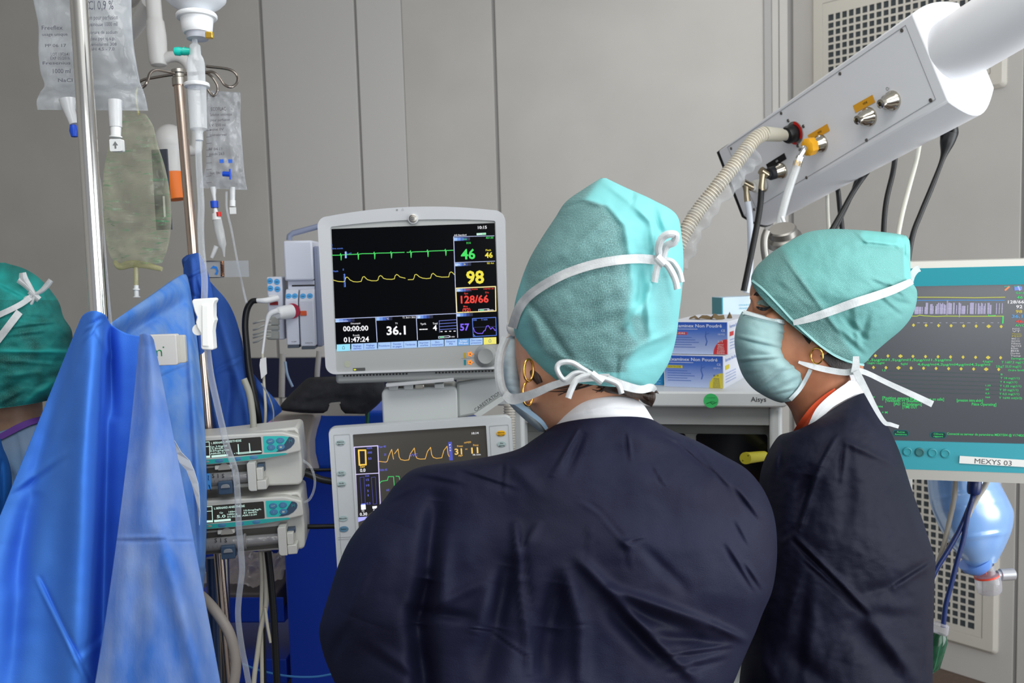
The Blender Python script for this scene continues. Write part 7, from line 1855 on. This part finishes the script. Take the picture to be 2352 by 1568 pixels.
# mask and its tapes
X, Y, D, VM = loft([(1170, 770, 1196, 772, 1.19, .010), (1154, 795, 1198, 800, 1.19, .032), (1146, 840, 1202, 850, 1.19, .046), (1150, 885, 1212, 895, 1.19, .052), (1168, 925, 1226, 930, 1.185, .050), (1196, 955, 1240, 960, 1.18, .040), (1228, 982, 1254, 984, 1.175, .022), (1240, 992, 1254, 992, 1.17, .010)], n=64, k=8, fl=[(1150, 800+i*16, 1200, 806+i*16, 4, .0025, 'w') for i in range(10)])
npmesh('face_mask', VM, grid_faces(*X.shape), mat('mask_side', (176, 190, 196), .7, rgb2=(150, 170, 182), scale=30), T, caps=ringcaps(VM))
g = MB()
ribbon('mask_edge', [(1163, 775), (1150, 810), (1146, 850), (1152, 890), (1170, 918)], 20, 1.135, TIE, T, curl=-.004)
hd2 = lambda x, y: min(hf(x, y), cf1(x, y) if y < 872 else 9)
ribbon('mask_tie', [(1158, 905, 18), (1175, 916, 24), (1195, 914, 22), (1230, 902, 19), (1270, 885, 17), (1310, 874, 16), (1350, 868, 16), (1400, 866, 16)], 18, [1.12, 1.10, 1.085, 1.065, 1.050, 1.040, 1.034, 1.030], TIE, T)
ribbon('mask_tie', [(1158, 908, 10), (1200, 935, 11), (1240, 965, 10), (1256, 985, 8)], 10, [1.12, 1.11, 1.11, 1.115], mat('mask_blue_edge', (134, 160, 182), .7), T)
ribbon('mask_tie', [(1395, 868, 16), (1430, 884, 20), (1470, 894, 18), (1495, 890, 18), (1506, 896, 10)], 18, [1.028, 1.03, 1.045, 1.07, 1.09], TIE, T)
kx = (1372, 866)
for pts, w_, dd in (([(1372, 868), (1340, 848), (1312, 832), (1286, 834), (1280, 850), (1296, 872), (1318, 858), (1340, 856), (1372, 868)], 11, 1.018), ([(1368, 866), (1350, 862), (1325, 872), (1312, 895), (1305, 914)], 13, 1.012), ([(1375, 866), (1400, 874), (1420, 884), (1428, 904)], 12, 1.016), ([(1358, 858), (1384, 878)], 18, 1.010)):
    ribbon('bow_loop', pts, w_, dd, TIE, T, curl=-.003)
# earrings
for (x, y, r1, a_) in ((1214, 850, 20, .3), (1212, 904, 22, -.1)):
    c = P(x, y, hf(1222, y)-.012); rr_ = r1/FPX*1.08
    g = MB().tube([c+RT*(rr_*.55*math.cos(t))+UP*(rr_*1.25*math.sin(t))+FW*(rr_*.5*math.cos(t)) for t in np.linspace(0, 2*np.pi, 36)], .0015, 8, GOLD)
    g.build('hoop_earring', None, T, world=True, smooth=60)
ribbon('hair', [(1222, 838, 16), (1232, 862, 24), (1240, 880, 14)], 20, [1.10, 1.09, 1.088], HAIR, T, curl=-.004)
# white collar
X, Y, D, V = loft([(1283, 968, 1480, 938, DH+.026, .074, -42), (1278, 972, 1486, 944, DH+.026, .079, -42), (1268, 985, 1498, 962, DH+.028, .084, -34), (1256, 1002, 1514, 984, DH+.03, .088, -24), (1240, 1022, 1530, 1005, DH+.03, .090, -18)], n=96, k=6, fl=[(1300, 960, 1420, 930, 5, .003, 'w'), (1490, 945, 1400, 935, 5, .003, 'w'), (1345, 930, 1360, 960, 4, .002, 'w')])
npmesh('collar', V, grid_faces(*X.shape), COLL, T)
# gown
GR_ = [(1262, 990, 1509, 974, 1.170, .096, -24), (1228, 1010, 1545, 992, 1.171, .106, -18), (1180, 1036, 1602, 1014, 1.172, .114, -10), (1080, 1056, 1662, 1046, 1.172, .116, -4), (962, 1073, 1712, 1075, 1.172, .122, 0), (914, 1106, 1746, 1112, 1.172, .128, 0), (878, 1152, 1769, 1156, 1.172, .134, 0), (836, 1196, 1781, 1200, 1.172, .138, 0), (800, 1246, 1785, 1250, 1.17, .142, 0), (776, 1300, 1783, 1302, 1.17, .145, 0), (757, 1360, 1773, 1358, 1.17, .148, 0), (741, 1412, 1752, 1408, 1.17, .15, 0), (733, 1452, 1736, 1450, 1.17, .15, 0), (743, 1502, 1714, 1500, 1.17, .15, 0), (762, 1552, 1692, 1552, 1.165, .15, 0), (790, 1620, 1668, 1620, 1.16, .15, 0), (840, 1800, 1640, 1800, 1.15, .15, 0), (850, 2100, 1640, 2100, 1.14, .16, 0), (840, 2480, 1650, 2480, 1.13, .17, 0)]
GF = [(1004, 1150, 986, 1330, 24, -.026), (986, 1330, 960, 1430, 22, -.036), (960, 1430, 985, 1640, 26, -.04), (905, 1200, 820, 1420, 60, .022), (1015, 1215, 1010, 1400, 20, .012), (850, 1300, 780, 1460, 12, .006),
      (1183, 1205, 1197, 1330, 9, .012), (1197, 1330, 1220, 1545, 9, .014), (1200, 1250, 1216, 1500, 9, -.008), (1168, 1300, 1138, 1440, 20, -.018), (1142, 1440, 1110, 1568, 30, -.014), (1236, 1205, 1194, 1280, 8, .008), (1130, 1340, 1090, 1460, 22, .010),
      (1285, 1340, 1262, 1440, 24, -.020), (1262, 1440, 1250, 1568, 34, -.020), (1298, 1310, 1334, 1435, 18, .014), (1334, 1435, 1332, 1568, 18, .014), (1330, 1285, 1410, 1365, 14, .012), (1400, 1358, 1520, 1485, 13, .016), (1520, 1485, 1600, 1560, 14, .012), (1398, 1395, 1512, 1512, 22, -.020), (1400, 1352, 1640, 1436, 13, .012), (1640, 1436, 1722, 1474, 10, .012), (1420, 1390, 1600, 1455, 16, -.010), (1510, 1462, 1664, 1474, 14, -.012), (1534, 1507, 1678, 1485, 7, .006, 'w'), (1540, 1540, 1660, 1510, 9, .007, 'w'),
      (1327, 988, 1270, 1092, 4.5, .006), (1340, 1000, 1300, 1090, 8, -.005), (1509, 990, 1560, 1018, 8, .005, 'w'), (1556, 1014, 1634, 1082, 7, .006, 'w'), (1580, 1010, 1668, 1112, 7, .005, 'w'), (1498, 1069, 1524, 1114, 4, .004, 'w'), (1440, 1000, 1446, 1060, 5, .004, 'w'), (1668, 1253, 1728, 1350, 7, .007, 'w'), (1711, 1297, 1746, 1350, 7, .008, 'w'), (1690, 1120, 1740, 1190, 8, .006, 'w'), (1620, 1060, 1760, 1180, 14, .006), (1690, 1200, 1716, 1250, 6, .004, 'w'),
      (1437, 1247, 1378, 1178, 5, .004, 'w'), (1437, 1247, 1474, 1235, 4, .004, 'w'), (1437, 1247, 1446, 1305, 5, .004, 'w'), (1430, 1240, 1446, 1256, 9, .008), (1378, 1178, 1340, 1150, 6, .003, 'w'), (1480, 1260, 1570, 1350, 14, -.006), (1350, 1210, 1350, 1290, 5, .004, 'w'), (1160, 1050, 1155, 1130, 6, .004, 'w'), (1060, 1080, 1180, 1120, 8, .004, 'w'), (960, 1090, 1060, 1110, 9, .005, 'w'), (900, 1150, 960, 1120, 8, .004, 'w'), (1083, 1442, 1128, 1448, 3, .003, 'w'), (1128, 1448, 1215, 1510, 4, .004, 'w'), (940, 1400, 1080, 1420, 14, -.010), (1000, 1390, 1120, 1330, 14, .006), (1170, 1060, 1240, 1130, 16, .004), (1400, 1060, 1560, 1120, 30, .003), (790, 1440, 760, 1520, 14, -.01), (840, 1480, 960, 1560, 16, .006, 'w')]
X, Y, D, VG = loft(GR_, n=440, k=26, e=2.35, fl=GF, nz=[(.0035, .010, 3.3), (.010, .0022, 8.0)])
npmesh('gown', VG, grid_faces(*X.shape), GOWN, T, caps=ringcaps(VG))
for (a, b_, c) in ((P(882, 1425, 1.20), P(890, 1430, 1.27), P(955, 1405, 1.40)), (P(1615, 1420, 1.20), P(1605, 1430, 1.27), P(1525, 1405, 1.40))):
    MB().tube([a, b_, c], [.060, .058, .044], 24, GOWN, smooth=8).build('sleeve', None, T, world=True, smooth=60)
legs(T, c0.x, c0.y, .75, dx=.10)

# ---------------------------------------------------------------- woman in profile on the right
SK2 = mat('skin_brown', (184, 124, 92), .48, rgb2=(170, 110, 80), scale=40, sss=.08)
D2h = 1.37
T = thing('person', 'person in profile facing left with turquoise cap, pale mask and gold hoop earring', 'person', loc=base_of(1930, 1400, 1.42))
hd = [(1860, 545, 1990, 545, D2h, .03), (1790, 580, 2050, 575, D2h, .065), (1752, 610, 2074, 615, D2h, .076), (1733, 638, 2080, 640, D2h, .078), (1725, 655, 2080, 655, D2h, .078), (1722, 668, 2080, 668, D2h, .077), (1722, 682, 2080, 682, D2h, .077), (1725, 691, 2078, 691, D2h, .076), (1721, 702, 2076, 702, D2h, .076), (1713, 714, 2072, 714, D2h, .075), (1703, 734, 2066, 734, D2h, .074), (1697, 752, 2040, 752, D2h, .073), (1700, 764, 2028, 764, D2h, .072), (1706, 780, 2010, 780, D2h, .071), (1707, 800, 1992, 805, D2h, .069), (1710, 830, 1982, 830, D2h, .065), (1722, 862, 1985, 850, D2h, .060), (1750, 893, 1975, 862, D2h+.005, .056), (1790, 915, 1972, 872, D2h+.01, .053), (1812, 935, 1974, 882, D2h+.015, .053), (1824, 965, 1982, 900, D2h+.02, .055), (1834, 1000, 1998, 930, D2h+.03, .06), (1820, 1060, 2040, 1000, D2h+.04, .12), (1790, 1150, 2060, 1120, D2h+.05, .15), (1790, 1400, 2060, 1400, D2h+.05, .15), (1790, 2000, 2040, 2000, D2h+.05, .14)]
X, Y, D, VH2 = loft(hd, n=72, k=5, e=2.0)
B = Body(); B.grid(VH2)
hf2 = surfD(VH2)
def side_ear(B, x, y, D, s=1.0):
    c = P(x, y, D); B.ball(tuple(c), .026*s, (.75, .38, 1.15))
side_ear(B, 1884, 772, hf2(1884, 772)+.004)
lb = P(1873, 797, hf2(1873, 797)-.002); B.ball(tuple(lb), .0105, (.9, .6, 1.2))
# eye socket ridge, lid and brow bone, nose wing
ed = hf2(1750, 705)
for (x, y, r, sc) in ((1748, 703, .0125, (1.1, .62, .75)), (1742, 683, .012, (1.3, .6, .5)), (1800, 742, .026, (1.2, .45, .8)), (1712, 748, .012, (1, 1.4, 1))):
    c = P(x, y, hf2(x, y)+.006); B.ball(tuple(c), r, sc)
el, wr = P(2010, 1270, 1.40), P(1900, 1380, 1.42)
B.tube([P(1960, 1080, 1.34), el, wr], [.045, .038, .028], 16); B.hand(wr, (-.5, .9, -.1), (0, -.2, 1), -1)
el2, wr2 = P(1960, 1260, 1.62), P(1800, 1330, 1.60)
B.tube([P(1930, 1050, 1.56), el2, wr2], [.055, .045, .032], 16); B.hand(wr2, (-1, .2, .0), (0, -.2, 1), 1)
c0 = P(1925, 2000, 1.42)
for s in (-1, 1): B.tube([(c0.x, c0.y+s*.09, c0.z+.1), (c0.x, c0.y+s*.10, .50), (c0.x, c0.y+s*.1, .06)], [.085, .06, .04], 16)
B.build('body', SK2, T, vox=.0042, smooth=4)
# eye details on the visible side
lashm = mat('lash_black', (22, 16, 15), .5)
def face_strip(name, pts, m, off=.0065, w=5, **k): return ribbon(name, pts, w, hf2, m, T, off=off, nu=4, thick=.0008, **k)
face_strip('eyelid', [(1739, 697, 6), (1748, 694, 11), (1758, 697, 11), (1768, 704, 5)], mat('eyeshadow', (120, 130, 122), .4), off=.0075)
face_strip('eyelash', [(1737, 704, 3), (1745, 708, 7), (1754, 710, 8), (1764, 707, 5), (1771, 703, 2)], lashm, off=.0090)
face_strip('eyebrow', [(1731, 684, 5), (1738, 675, 9), (1750, 672, 8), (1764, 678, 4)], mat('brow_brown', (52, 32, 26), .6), off=.004)
c = P(1748, 704, hf2(1748, 704)+.008); MB().sphere(tuple(c), .0088, mat('eye_dark', (40, 30, 28), .15), n=16, k=10).build('eye', None, T, world=True, smooth=60)
# hair patches
face_strip('hair', [(1838, 742, 8), (1850, 760, 20), (1862, 782, 16), (1868, 796, 5)], HAIRD, off=.002)
face_strip('hair', [(1880, 800, 16), (1905, 820, 26), (1930, 838, 34), (1955, 850, 28), (1968, 860, 14)], HAIRD, off=.003)
# cap
cp = [(1727, 642, 1976, 838, D2h, .088, 26), (1727, 632, 1990, 830, D2h, .090, 26), (1736, 614, 2010, 808, D2h, .094, 24), (1752, 597, 2040, 782, D2h, .099, 20), (1775, 578, 2070, 757, D2h, .102, 14), (1808, 557, 2092, 730, D2h, .102, 8), (1852, 534, 2104, 700, D2h, .099, 3), (1903, 526, 2106, 668, D2h, .090, 0), (1957, 527, 2094, 643, D2h, .076, 0), (2012, 531, 2091, 602, D2h, .054, 0), (2056, 536, 2091, 570, D2h, .030, 0), (2082, 541, 2089, 552, D2h, .006, 0)]
CF = [(1960, 530, 1990, 560, 5, .006, 'w'), (1975, 555, 2060, 565, 7, .010, 'w'), (2060, 560, 2092, 590, 8, .008), (2070, 548, 2091, 620, 6, -.008), (2080, 560, 2078, 610, 5, .007, 'w'), (1940, 730, 1990, 780, 6, -.007), (1955, 700, 1970, 800, 8, .007, 'w'), (1930, 760, 1985, 810, 8, .008, 'w'), (1995, 720, 1975, 800, 7, -.006), (2040, 650, 2075, 680, 6, .006, 'w'), (2010, 670, 2070, 720, 7, .005, 'w'), (2050, 690, 2095, 700, 7, -.006), (2000, 640, 2050, 660, 6, .004, 'w'), (1800, 590, 1880, 700, 7, .004, 's'), (1880, 700, 1935, 775, 7, .004, 's'), (1780, 640, 1850, 700, 10, .002, 'w'), (2080, 650, 2104, 690, 8, -.006), (1850, 640, 1990, 700, 24, .004), (1900, 560, 2040, 600, 24, -.004)]
X, Y, D, VC2 = loft(cp, n=180, k=14, e=2.1, fl=CF, nz=[(.012, .004, 6.5), (.035, .0016, 2.0)])
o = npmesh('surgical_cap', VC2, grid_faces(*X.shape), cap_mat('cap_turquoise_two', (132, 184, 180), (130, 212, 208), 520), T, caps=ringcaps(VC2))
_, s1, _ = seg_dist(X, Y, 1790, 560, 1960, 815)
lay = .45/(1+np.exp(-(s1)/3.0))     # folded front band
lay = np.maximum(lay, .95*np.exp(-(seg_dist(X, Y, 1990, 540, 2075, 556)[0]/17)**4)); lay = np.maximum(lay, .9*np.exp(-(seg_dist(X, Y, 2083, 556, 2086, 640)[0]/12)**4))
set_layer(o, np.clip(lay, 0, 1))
cf2 = surfD(VC2)
ribbon('cap_seam', [(1728, 644), (1753, 664), (1790, 702), (1824, 739), (1858, 771), (1889, 797), (1923, 819), (1957, 832), (1984, 838)], 5, cf2, mat('cap_hem', (150, 200, 198), .7), T, off=.0015, thick=.0015)
# mask
MR = [(1706, 716, 1824, 738, D2h, .080, 8), (1699, 730, 1822, 750, D2h, .082, 9), (1692, 752, 1814, 770, D2h, .084, 8), (1689, 775, 1808, 795, D2h, .084, 6), (1690, 800, 1812, 815, D2h, .083, 4), (1696, 830, 1828, 832, D2h, .080, 2), (1708, 862, 1852, 845, D2h, .074, 0), (1728, 888, 1862, 862, D2h, .068, 0), (1752, 905, 1850, 885, D2h, .062, 0), (1778, 918, 1832, 905, D2h, .052, 0), (1795, 923, 1815, 920, D2h, .030, 0)]
MF = [(1690, 773, 1810, 801, 5, .005, 'w'), (1692, 828, 1800, 820, 5, .005, 'w'), (1700, 830, 1760, 822, 4, .003, 'w'), (1745, 885, 1815, 832, 6, .006, 'w'), (1760, 900, 1850, 855, 7, .004, 'w'), (1790, 762, 1808, 766, 4, .004, 'w'), (1720, 800, 1790, 812, 9, .003), (1770, 905, 1830, 890, 5, .005, 'w'), (1700, 860, 1740, 850, 8, .003, 'w'), (1800, 850, 1850, 836, 5, .004, 'w')]
X, Y, D, VM2 = loft(MR, n=120, k=10, e=2.4, fl=MF, nz=[(.02, .002, 5.0)])
# only the front half of the wrap: an open cup
rows, cols = X.shape
F = grid_faces(rows, cols)
th = np.linspace(0, 2*np.pi, cols, endpoint=False)
keepc = (np.cos(th) < .97)
F = np.array([f for f in F if keepc[f[0] % cols] and keepc[f[1] % cols]])
o = npmesh('face_mask', VM2, F, MASKM, T); sd = o.modifiers.new('s', 'SOLIDIFY'); sd.thickness = .0012
mf2 = surfD(VM2)
ribbon('mask_edge', [(1707, 717), (1740, 726), (1780, 736), (1822, 744)], 10, mf2, MASKE, T, off=.002)
ribbon('mask_edge', [(1822, 742), (1812, 770), (1807, 797), (1818, 818), (1835, 829), (1864, 838)], 6, mf2, MASKE, T, off=.002)
ribbon('mask_edge', [(1862, 848), (1850, 872), (1836, 895), (1815, 918)], 9, lambda x, y: min(mf2(x, y), hf2(x, y)), MASKE, T, off=.003)
ribbon('mask_edge', [(1708, 722), (1760, 735), (1815, 748)], 1.6, mf2, mat('stitch_grey', (120, 140, 146), .7), T, off=.0035)
# tapes
hb = lambda x, y: min(hf2(x, y), cf2(x, y) if (x > 1830 and y < 825) else 9)
ribbon('mask_tie', [(1822, 741, 12), (1836, 738, 14), (1870, 728, 18), (1910, 714, 19), (1960, 696, 20), (2010, 680, 20), (2055, 664, 19), (2090, 648, 15), (2094, 646, 12)], 18, cf2, TIE, T, off=.006)
ribbon('bow_loop', [(2090, 648), (2095, 632), (2104, 620), (2112, 616)], 15, 1.36, TIE, T)
kk = hf2(1930, 845)-.014
ribbon('mask_tie', [(1834, 831, 6), (1846, 835, 9), (1870, 842, 13), (1905, 850, 14), (1940, 855, 14), (1962, 852, 15)], 13, [hf2(1830, 835)-.012, hf2(1840, 838)-.012, hf2(1870, 842)-.010, hf2(1905, 850)-.010, kk, kk-.004], TIE, T)
ribbon('mask_tie', [(1966, 818, 14), (1966, 838, 17), (1964, 856, 20)], 16, kk-.012, TIE, T)
ribbon('mask_tie', [(1964, 850, 15), (1990, 856, 12), (2040, 880, 12), (2100, 908, 14), (2142, 928, 15)], 13, [kk-.010, kk-.005, kk, kk, kk], TIE, T)
ribbon('mask_tie', [(1966, 852, 16), (1976, 872, 17), (1994, 905, 14), (2015, 945, 11), (2032, 970, 10), (2045, 974, 9), (2064, 980, 8)], 13, [kk-.014, kk-.014, kk-.016, kk-.018, kk-.018, kk-.018, kk-.018], TIE, T)
# hoop earring
c = P(1876, 817, hf2(1873, 800)-.012); rr_ = 17/FPX*1.29
MB().tube([c+RT*(rr_*.52*math.cos(t))+UP*(rr_*1.05*math.sin(t))-FW*(rr_*.85*math.cos(t)) for t in np.linspace(0, 2*np.pi, 40)], .00125, 8, GOLD).build('hoop_earring', None, T, world=True, smooth=60)
# collars
X, Y, D, V = loft([(1836, 975, 1974, 872, D2h+.022, .058, -12), (1838, 985, 1984, 884, D2h+.026, .064, -12), (1840, 1000, 1992, 905, D2h+.03, .074, -12), (1842, 1020, 2000, 925, D2h+.032, .080, -10)], n=96, k=6)
o = npmesh('collar', V, grid_faces(*X.shape), COLL, T); o.modifiers.new('s', 'SOLIDIFY').thickness = .001
VX = np.concatenate([VH2.reshape(-1, 3), V.reshape(-1, 3)]); cl2 = surfD(VX)
ribbon('orange_neckline', [(1918, 893, 4), (1896, 912, 12), (1872, 938, 20), (1852, 968, 26), (1832, 1000, 28), (1822, 1020, 26)], 20, cl2, mat('neckline_orange', (232, 88, 48), .7), T, off=.005)
ribbon('white_lapel', [(1953, 858, 6), (1964, 872, 24), (1956, 890, 32), (1932, 906, 30), (1906, 924, 26), (1884, 946, 24), (1868, 972, 18), (1858, 992, 14)], 20, cl2, COLL, T, off=.009, nu=7)
# gown
GR_ = [(1838, 1006, 1990, 904, D2h+.034, .092, -14), (1818, 996, 2006, 925, D2h+.035, .12, -6), (1790, 1000, 2026, 955, D2h+.035, .155, 4), (1764, 1038, 2050, 1000, D2h+.04, .180, 6), (1748, 1080, 2071, 1050, D2h+.045, .192, 8), (1742, 1130, 2093, 1120, D2h+.05, .198, 4), (1736, 1200, 2119, 1194, D2h+.05, .200, 0), (1730, 1260, 2140, 1258, D2h+.05, .200, 0), (1728, 1292, 2149, 1290, D2h+.05, .198, 0), (1724, 1330, 2147, 1328, D2h+.05, .196, 0), (1716, 1400, 2145, 1400, D2h+.05, .19, 0), (1706, 1500, 2143, 1500, D2h+.05, .185, 0), (1696, 1600, 2141, 1600, D2h+.05, .18, 0), (1690, 1850, 2130, 1850, D2h+.05, .18, 0), (1690, 2180, 2125, 2180, D2h+.05, .18, 0)]
GF = [(1918, 1007, 1882, 1072, 9, .010, 's'), (1882, 1072, 1835, 1214, 10, .014, 's'), (1860, 1090, 1835, 1200, 22, -.014), (1828, 1240, 1905, 1318, 8, .014, 'w'), (1905, 1318, 1988, 1404, 9, .018, 'w'), (1850, 1290, 1975, 1400, 6, .007, 'w'), (2148, 1284, 2052, 1345, 9, .016, 'w'), (2052, 1345, 1985, 1360, 14, -.010), (1958, 1430, 2072, 1568, 24, -.016), (2000, 1420, 2110, 1568, 16, .010), (1943, 1014, 2062, 1070, 9, .008), (1950, 1060, 1945, 1200, 16, -.006), (1990, 1400, 2110, 1405, 18, .007, 'w'), (1830, 1300, 1800, 1420, 20, .010, 'w'), (1860, 1340, 1840, 1540, 22, .012, 'w'), (1780, 1020, 1765, 1090, 12, .012, 'w'), (1800, 1010, 1790, 1080, 8, -.008), (2128, 1478, 2120, 1568, 6, .008, 'w'), (2030, 1130, 2110, 1260, 22, .007), (2070, 1180, 2120, 1280, 12, -.006), (1900, 1540, 1960, 1440, 16, .008, 'w'), (1830, 1215, 1800, 1240, 8, .008, 'w'), (1940, 1020, 1930, 1110, 7, .006, 'w'), (1820, 1500, 1900, 1568, 20, -.01), (1740, 1500, 1780, 1568, 18, .01)]
X, Y, D, VG2 = loft(GR_, n=320, k=24, e=2.2, fl=GF, nz=[(.004, .010, 13.3), (.014, .004, 18.0), (.04, .001, 2.0)])
npmesh('gown', VG2, grid_faces(*X.shape), GOWN2, T, caps=ringcaps(VG2))
MB().tube([P(1930, 1300, 1.22), P(1880, 1375, 1.20), P(1800, 1400, 1.20)] if 0 else [P(1950, 1120, 1.58), P(1930, 1290, 1.64), P(1830, 1325, 1.61)], [.085, .070, .05], 24, GOWN2, smooth=8).build('sleeve', None, T, world=True, smooth=60)
legs(T, c0.x, c0.y, .78, dx=.09)

# ---------------------------------------------------------------- person at the left edge
SK3 = mat('skin_olive', (150, 120, 98), .5, rgb2=(134, 104, 84), scale=40, sss=.08)
D3 = 1.60
T = thing('person', 'person at the left edge seen from behind with green crinkled cap and purple neck trim', 'person', loc=base_of(20, 1300, D3+.03))
hd = [(-50, 630, 50, 630, D3, .05), (-90, 670, 90, 670, D3, .085), (-115, 730, 120, 730, D3, .098), (-120, 800, 130, 800, D3, .10), (-105, 860, 118, 860, D3, .09), (-85, 905, 100, 900, D3, .072), (-80, 950, 98, 930, D3+.005, .066), (-90, 1010, 106, 970, D3+.01, .070), (-160, 1060, 160, 1030, D3+.02, .09), (-260, 1150, 200, 1120, D3+.03, .11), (-250, 1500, 200, 1500, D3+.03, .12), (-220, 1900, 190, 1900, D3+.03, .12)]
X, Y, D, VH3 = loft(hd, n=64, k=6); B = Body(); B.grid(VH3)
e1 = P(-300, 1400, 1.62); w1 = P(-180, 1350, 1.85); B.tube([P(-250, 1120, 1.63), e1, w1], [.055, .045, .03], 16); B.hand(w1, (.3, 1, 0), (0, 0, 1), 1)
e1 = P(255, 1400, 1.66); w1 = P(120, 1320, 1.80); B.tube([P(190, 1120, 1.65), e1, w1], [.055, .045, .03], 16); B.hand(w1, (-.3, 1, 0), (0, 0, 1), -1)
c0 = P(-10, 1900, D3+.03)
for s in (-1, 1): B.tube([(c0.x+s*.09, c0.y, c0.z+.1), (c0.x+s*.10, c0.y, .50), (c0.x+s*.10, c0.y-.01, .06)], [.085, .06, .04], 16)
B.ball(tuple(P(0, 800, D3+.105)), .016, (1, 1, 1.3)); B.ball(tuple(P(122, 840, D3+.01)), .022, (.4, .7, 1.2)); B.ball(tuple(P(-112, 840, D3+.01)), .022, (.4, .7, 1.2))
B.build('body', SK3, T)
for x in (-38, 38):
    c = P(x, 765, D3+.093); MB().sphere(tuple(c), .0115, mat('eye_white', (225, 222, 216), .3), n=16, k=10).build('eye', None, T, world=True, smooth=60)
cp = [(-20, 604, 10, 603, D3, .008, 0), (-80, 619, 58, 618, D3, .062, 0), (-110, 648, 96, 644, D3, .095, 0), (-128, 690, 133, 690, D3, .115, 0), (-138, 730, 146, 728, D3, .120, 0), (-140, 765, 165, 760, D3, .122, 0), (-141, 805, 166, 802, D3, .121, 0), (-138, 845, 162, 845, D3, .116, 0), (-130, 885, 150, 880, D3, .106, 2), (-118, 915, 134, 902, D3, .096, 6), (-104, 942, 118, 915, D3, .088, 8)]
CF = [(0, 655, 60, 685, 6, .005, 'w'), (0, 730, 165, 740, 7, -.006, 'w'), (0, 758, 140, 738, 6, .006, 'w'), (0, 775, 100, 762, 6, .005, 'w'), (0, 806, 160, 808, 5, .007), (0, 828, 120, 834, 5, .006), (40, 832, 165, 828, 6, -.004), (0, 905, 60, 870, 10, -.008), (55, 925, 135, 872, 9, .008), (110, 685, 160, 745, 8, -.008), (95, 675, 125, 720, 6, .006, 'w'), (0, 930, 50, 900, 7, .006, 'w'), (0, 870, 90, 860, 8, .004, 'w'), (0, 670, 50, 640, 8, .003, 'w'), (125, 740, 160, 780, 7, .006, 'w')]
X, Y, D, VC3 = loft(cp, n=180, k=14, e=2.15, fl=CF, nz=[(.012, .006, 16.5), (.035, .003, 12.0)])
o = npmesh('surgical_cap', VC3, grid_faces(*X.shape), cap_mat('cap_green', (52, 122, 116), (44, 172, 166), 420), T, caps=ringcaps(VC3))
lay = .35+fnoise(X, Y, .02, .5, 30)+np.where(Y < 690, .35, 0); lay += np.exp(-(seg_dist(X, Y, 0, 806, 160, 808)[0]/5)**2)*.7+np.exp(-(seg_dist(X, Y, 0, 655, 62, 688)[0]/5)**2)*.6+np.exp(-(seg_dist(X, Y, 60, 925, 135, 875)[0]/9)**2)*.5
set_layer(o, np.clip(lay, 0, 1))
cf3 = surfD(VC3)
for pts, w_ in (([(-30, 738), (0, 722), (30, 708), (55, 694), (78, 676)], 13), ([(-20, 800), (5, 768), (25, 742), (45, 716)], 17)):
    ribbon('cap_tie', pts, w_, cf3, TIE, T, off=.004)
k3 = cf3(78, 676)-.010
for pts, w_ in (([(80, 677, 8), (68, 660, 14), (55, 642, 20), (52, 626, 15)], 15), ([(78, 675, 8), (60, 655, 14), (42, 642, 14)], 12), ([(80, 676, 7), (95, 668, 10), (108, 655, 13), (117, 643, 12)], 12), ([(80, 680, 8), (68, 700, 10), (52, 716, 10), (38, 716, 8), (36, 704, 9), (50, 692, 16), (74, 680, 8)], 10), ([(68, 668, 14), (90, 688, 14)], 14)):
    ribbon('bow_loop', pts, w_, k3, TIE, T, curl=-.004)
GR_ = [(-98, 1030, 104, 962, D3+.012, .082, -6), (-140, 1052, 140, 985, D3+.016, .10, -4), (-210, 1085, 185, 1025, D3+.02, .122, 0), (-265, 1135, 215, 1080, D3+.025, .135, 0), (-300, 1220, 235, 1180, D3+.03, .145, 0), (-310, 1400, 245, 1400, D3+.03, .15, 0), (-300, 1700, 240, 1700, D3+.03, .15, 0), (-290, 1990, 235, 1990, D3+.03, .155, 0)]
X, Y, D, VG3 = loft(GR_, n=160, k=14, e=2.2, fl=[(0, 1040, 70, 1150, 10, .006, 'w'), (40, 1000, 60, 1100, 8, .005, 'w')], nz=[(.006, .008, 23.3)])
npmesh('gown', VG3, grid_faces(*X.shape), mat('gown_greyblue', (92, 122, 154), .75, rgb2=(112, 132, 156), scale=14, bump=.2, bscale=700), T, caps=ringcaps(VG3))
gf3 = surfD(VG3)
ribbon('neck_trim', [(-60, 1026, 12), (-20, 1012, 13), (10, 998, 14), (40, 982, 15), (70, 969, 14), (104, 960, 12)], 14, gf3, mat('trim_purple', (84, 44, 128), .7), T, off=.004)
for (a, b_, c) in ((P(-270, 1180, 1.63), P(-310, 1400, 1.64), P(-200, 1355, 1.82)), (P(205, 1180, 1.65), P(250, 1400, 1.68), P(130, 1330, 1.78))):
    MB().tube([a, b_, c], [.075, .066, .046], 20, mat('gown_greyblue', (92, 122, 154), .75), smooth=8).build('sleeve', None, T, world=True, smooth=60)
legs(T, c0.x, c0.y, .75, mat('scrub_blue', (70, 96, 140), .8))
# blue cloth edge in the lower left corner
T = thing('surgical_drape', 'dark edged blue cloth fold in the lower left corner of the view', 'drape', loc=(P(-60, 1200, 1.40).x, P(-60, 1200, 1.40).y, 0))
sheet('cloth', [(-200, 1000, .05), (-120, 985, .0), (-40, 985, -.02), (-5, 1000, .0), (6, 1030, .03)], [(-200, 1260, .05), (-120, 1260, 0), (-40, 1250, -.02), (-5, 1215, .0), (4, 1200, .03)], 1.42, drape_mat('drape_corner', (26, 92, 170), (34, 106, 186), scale=6), [(-20, 1010, -15, 1200, 10, .012), (2, 1060, 0, 1200, 5, -.01)], T, nu=80, nv=80, mid=[(-200, 1120, .05), (-100, 1120, 0), (-20, 1120, -.02), (15, 1115, .0), (26, 1110, .03)], seed=9)
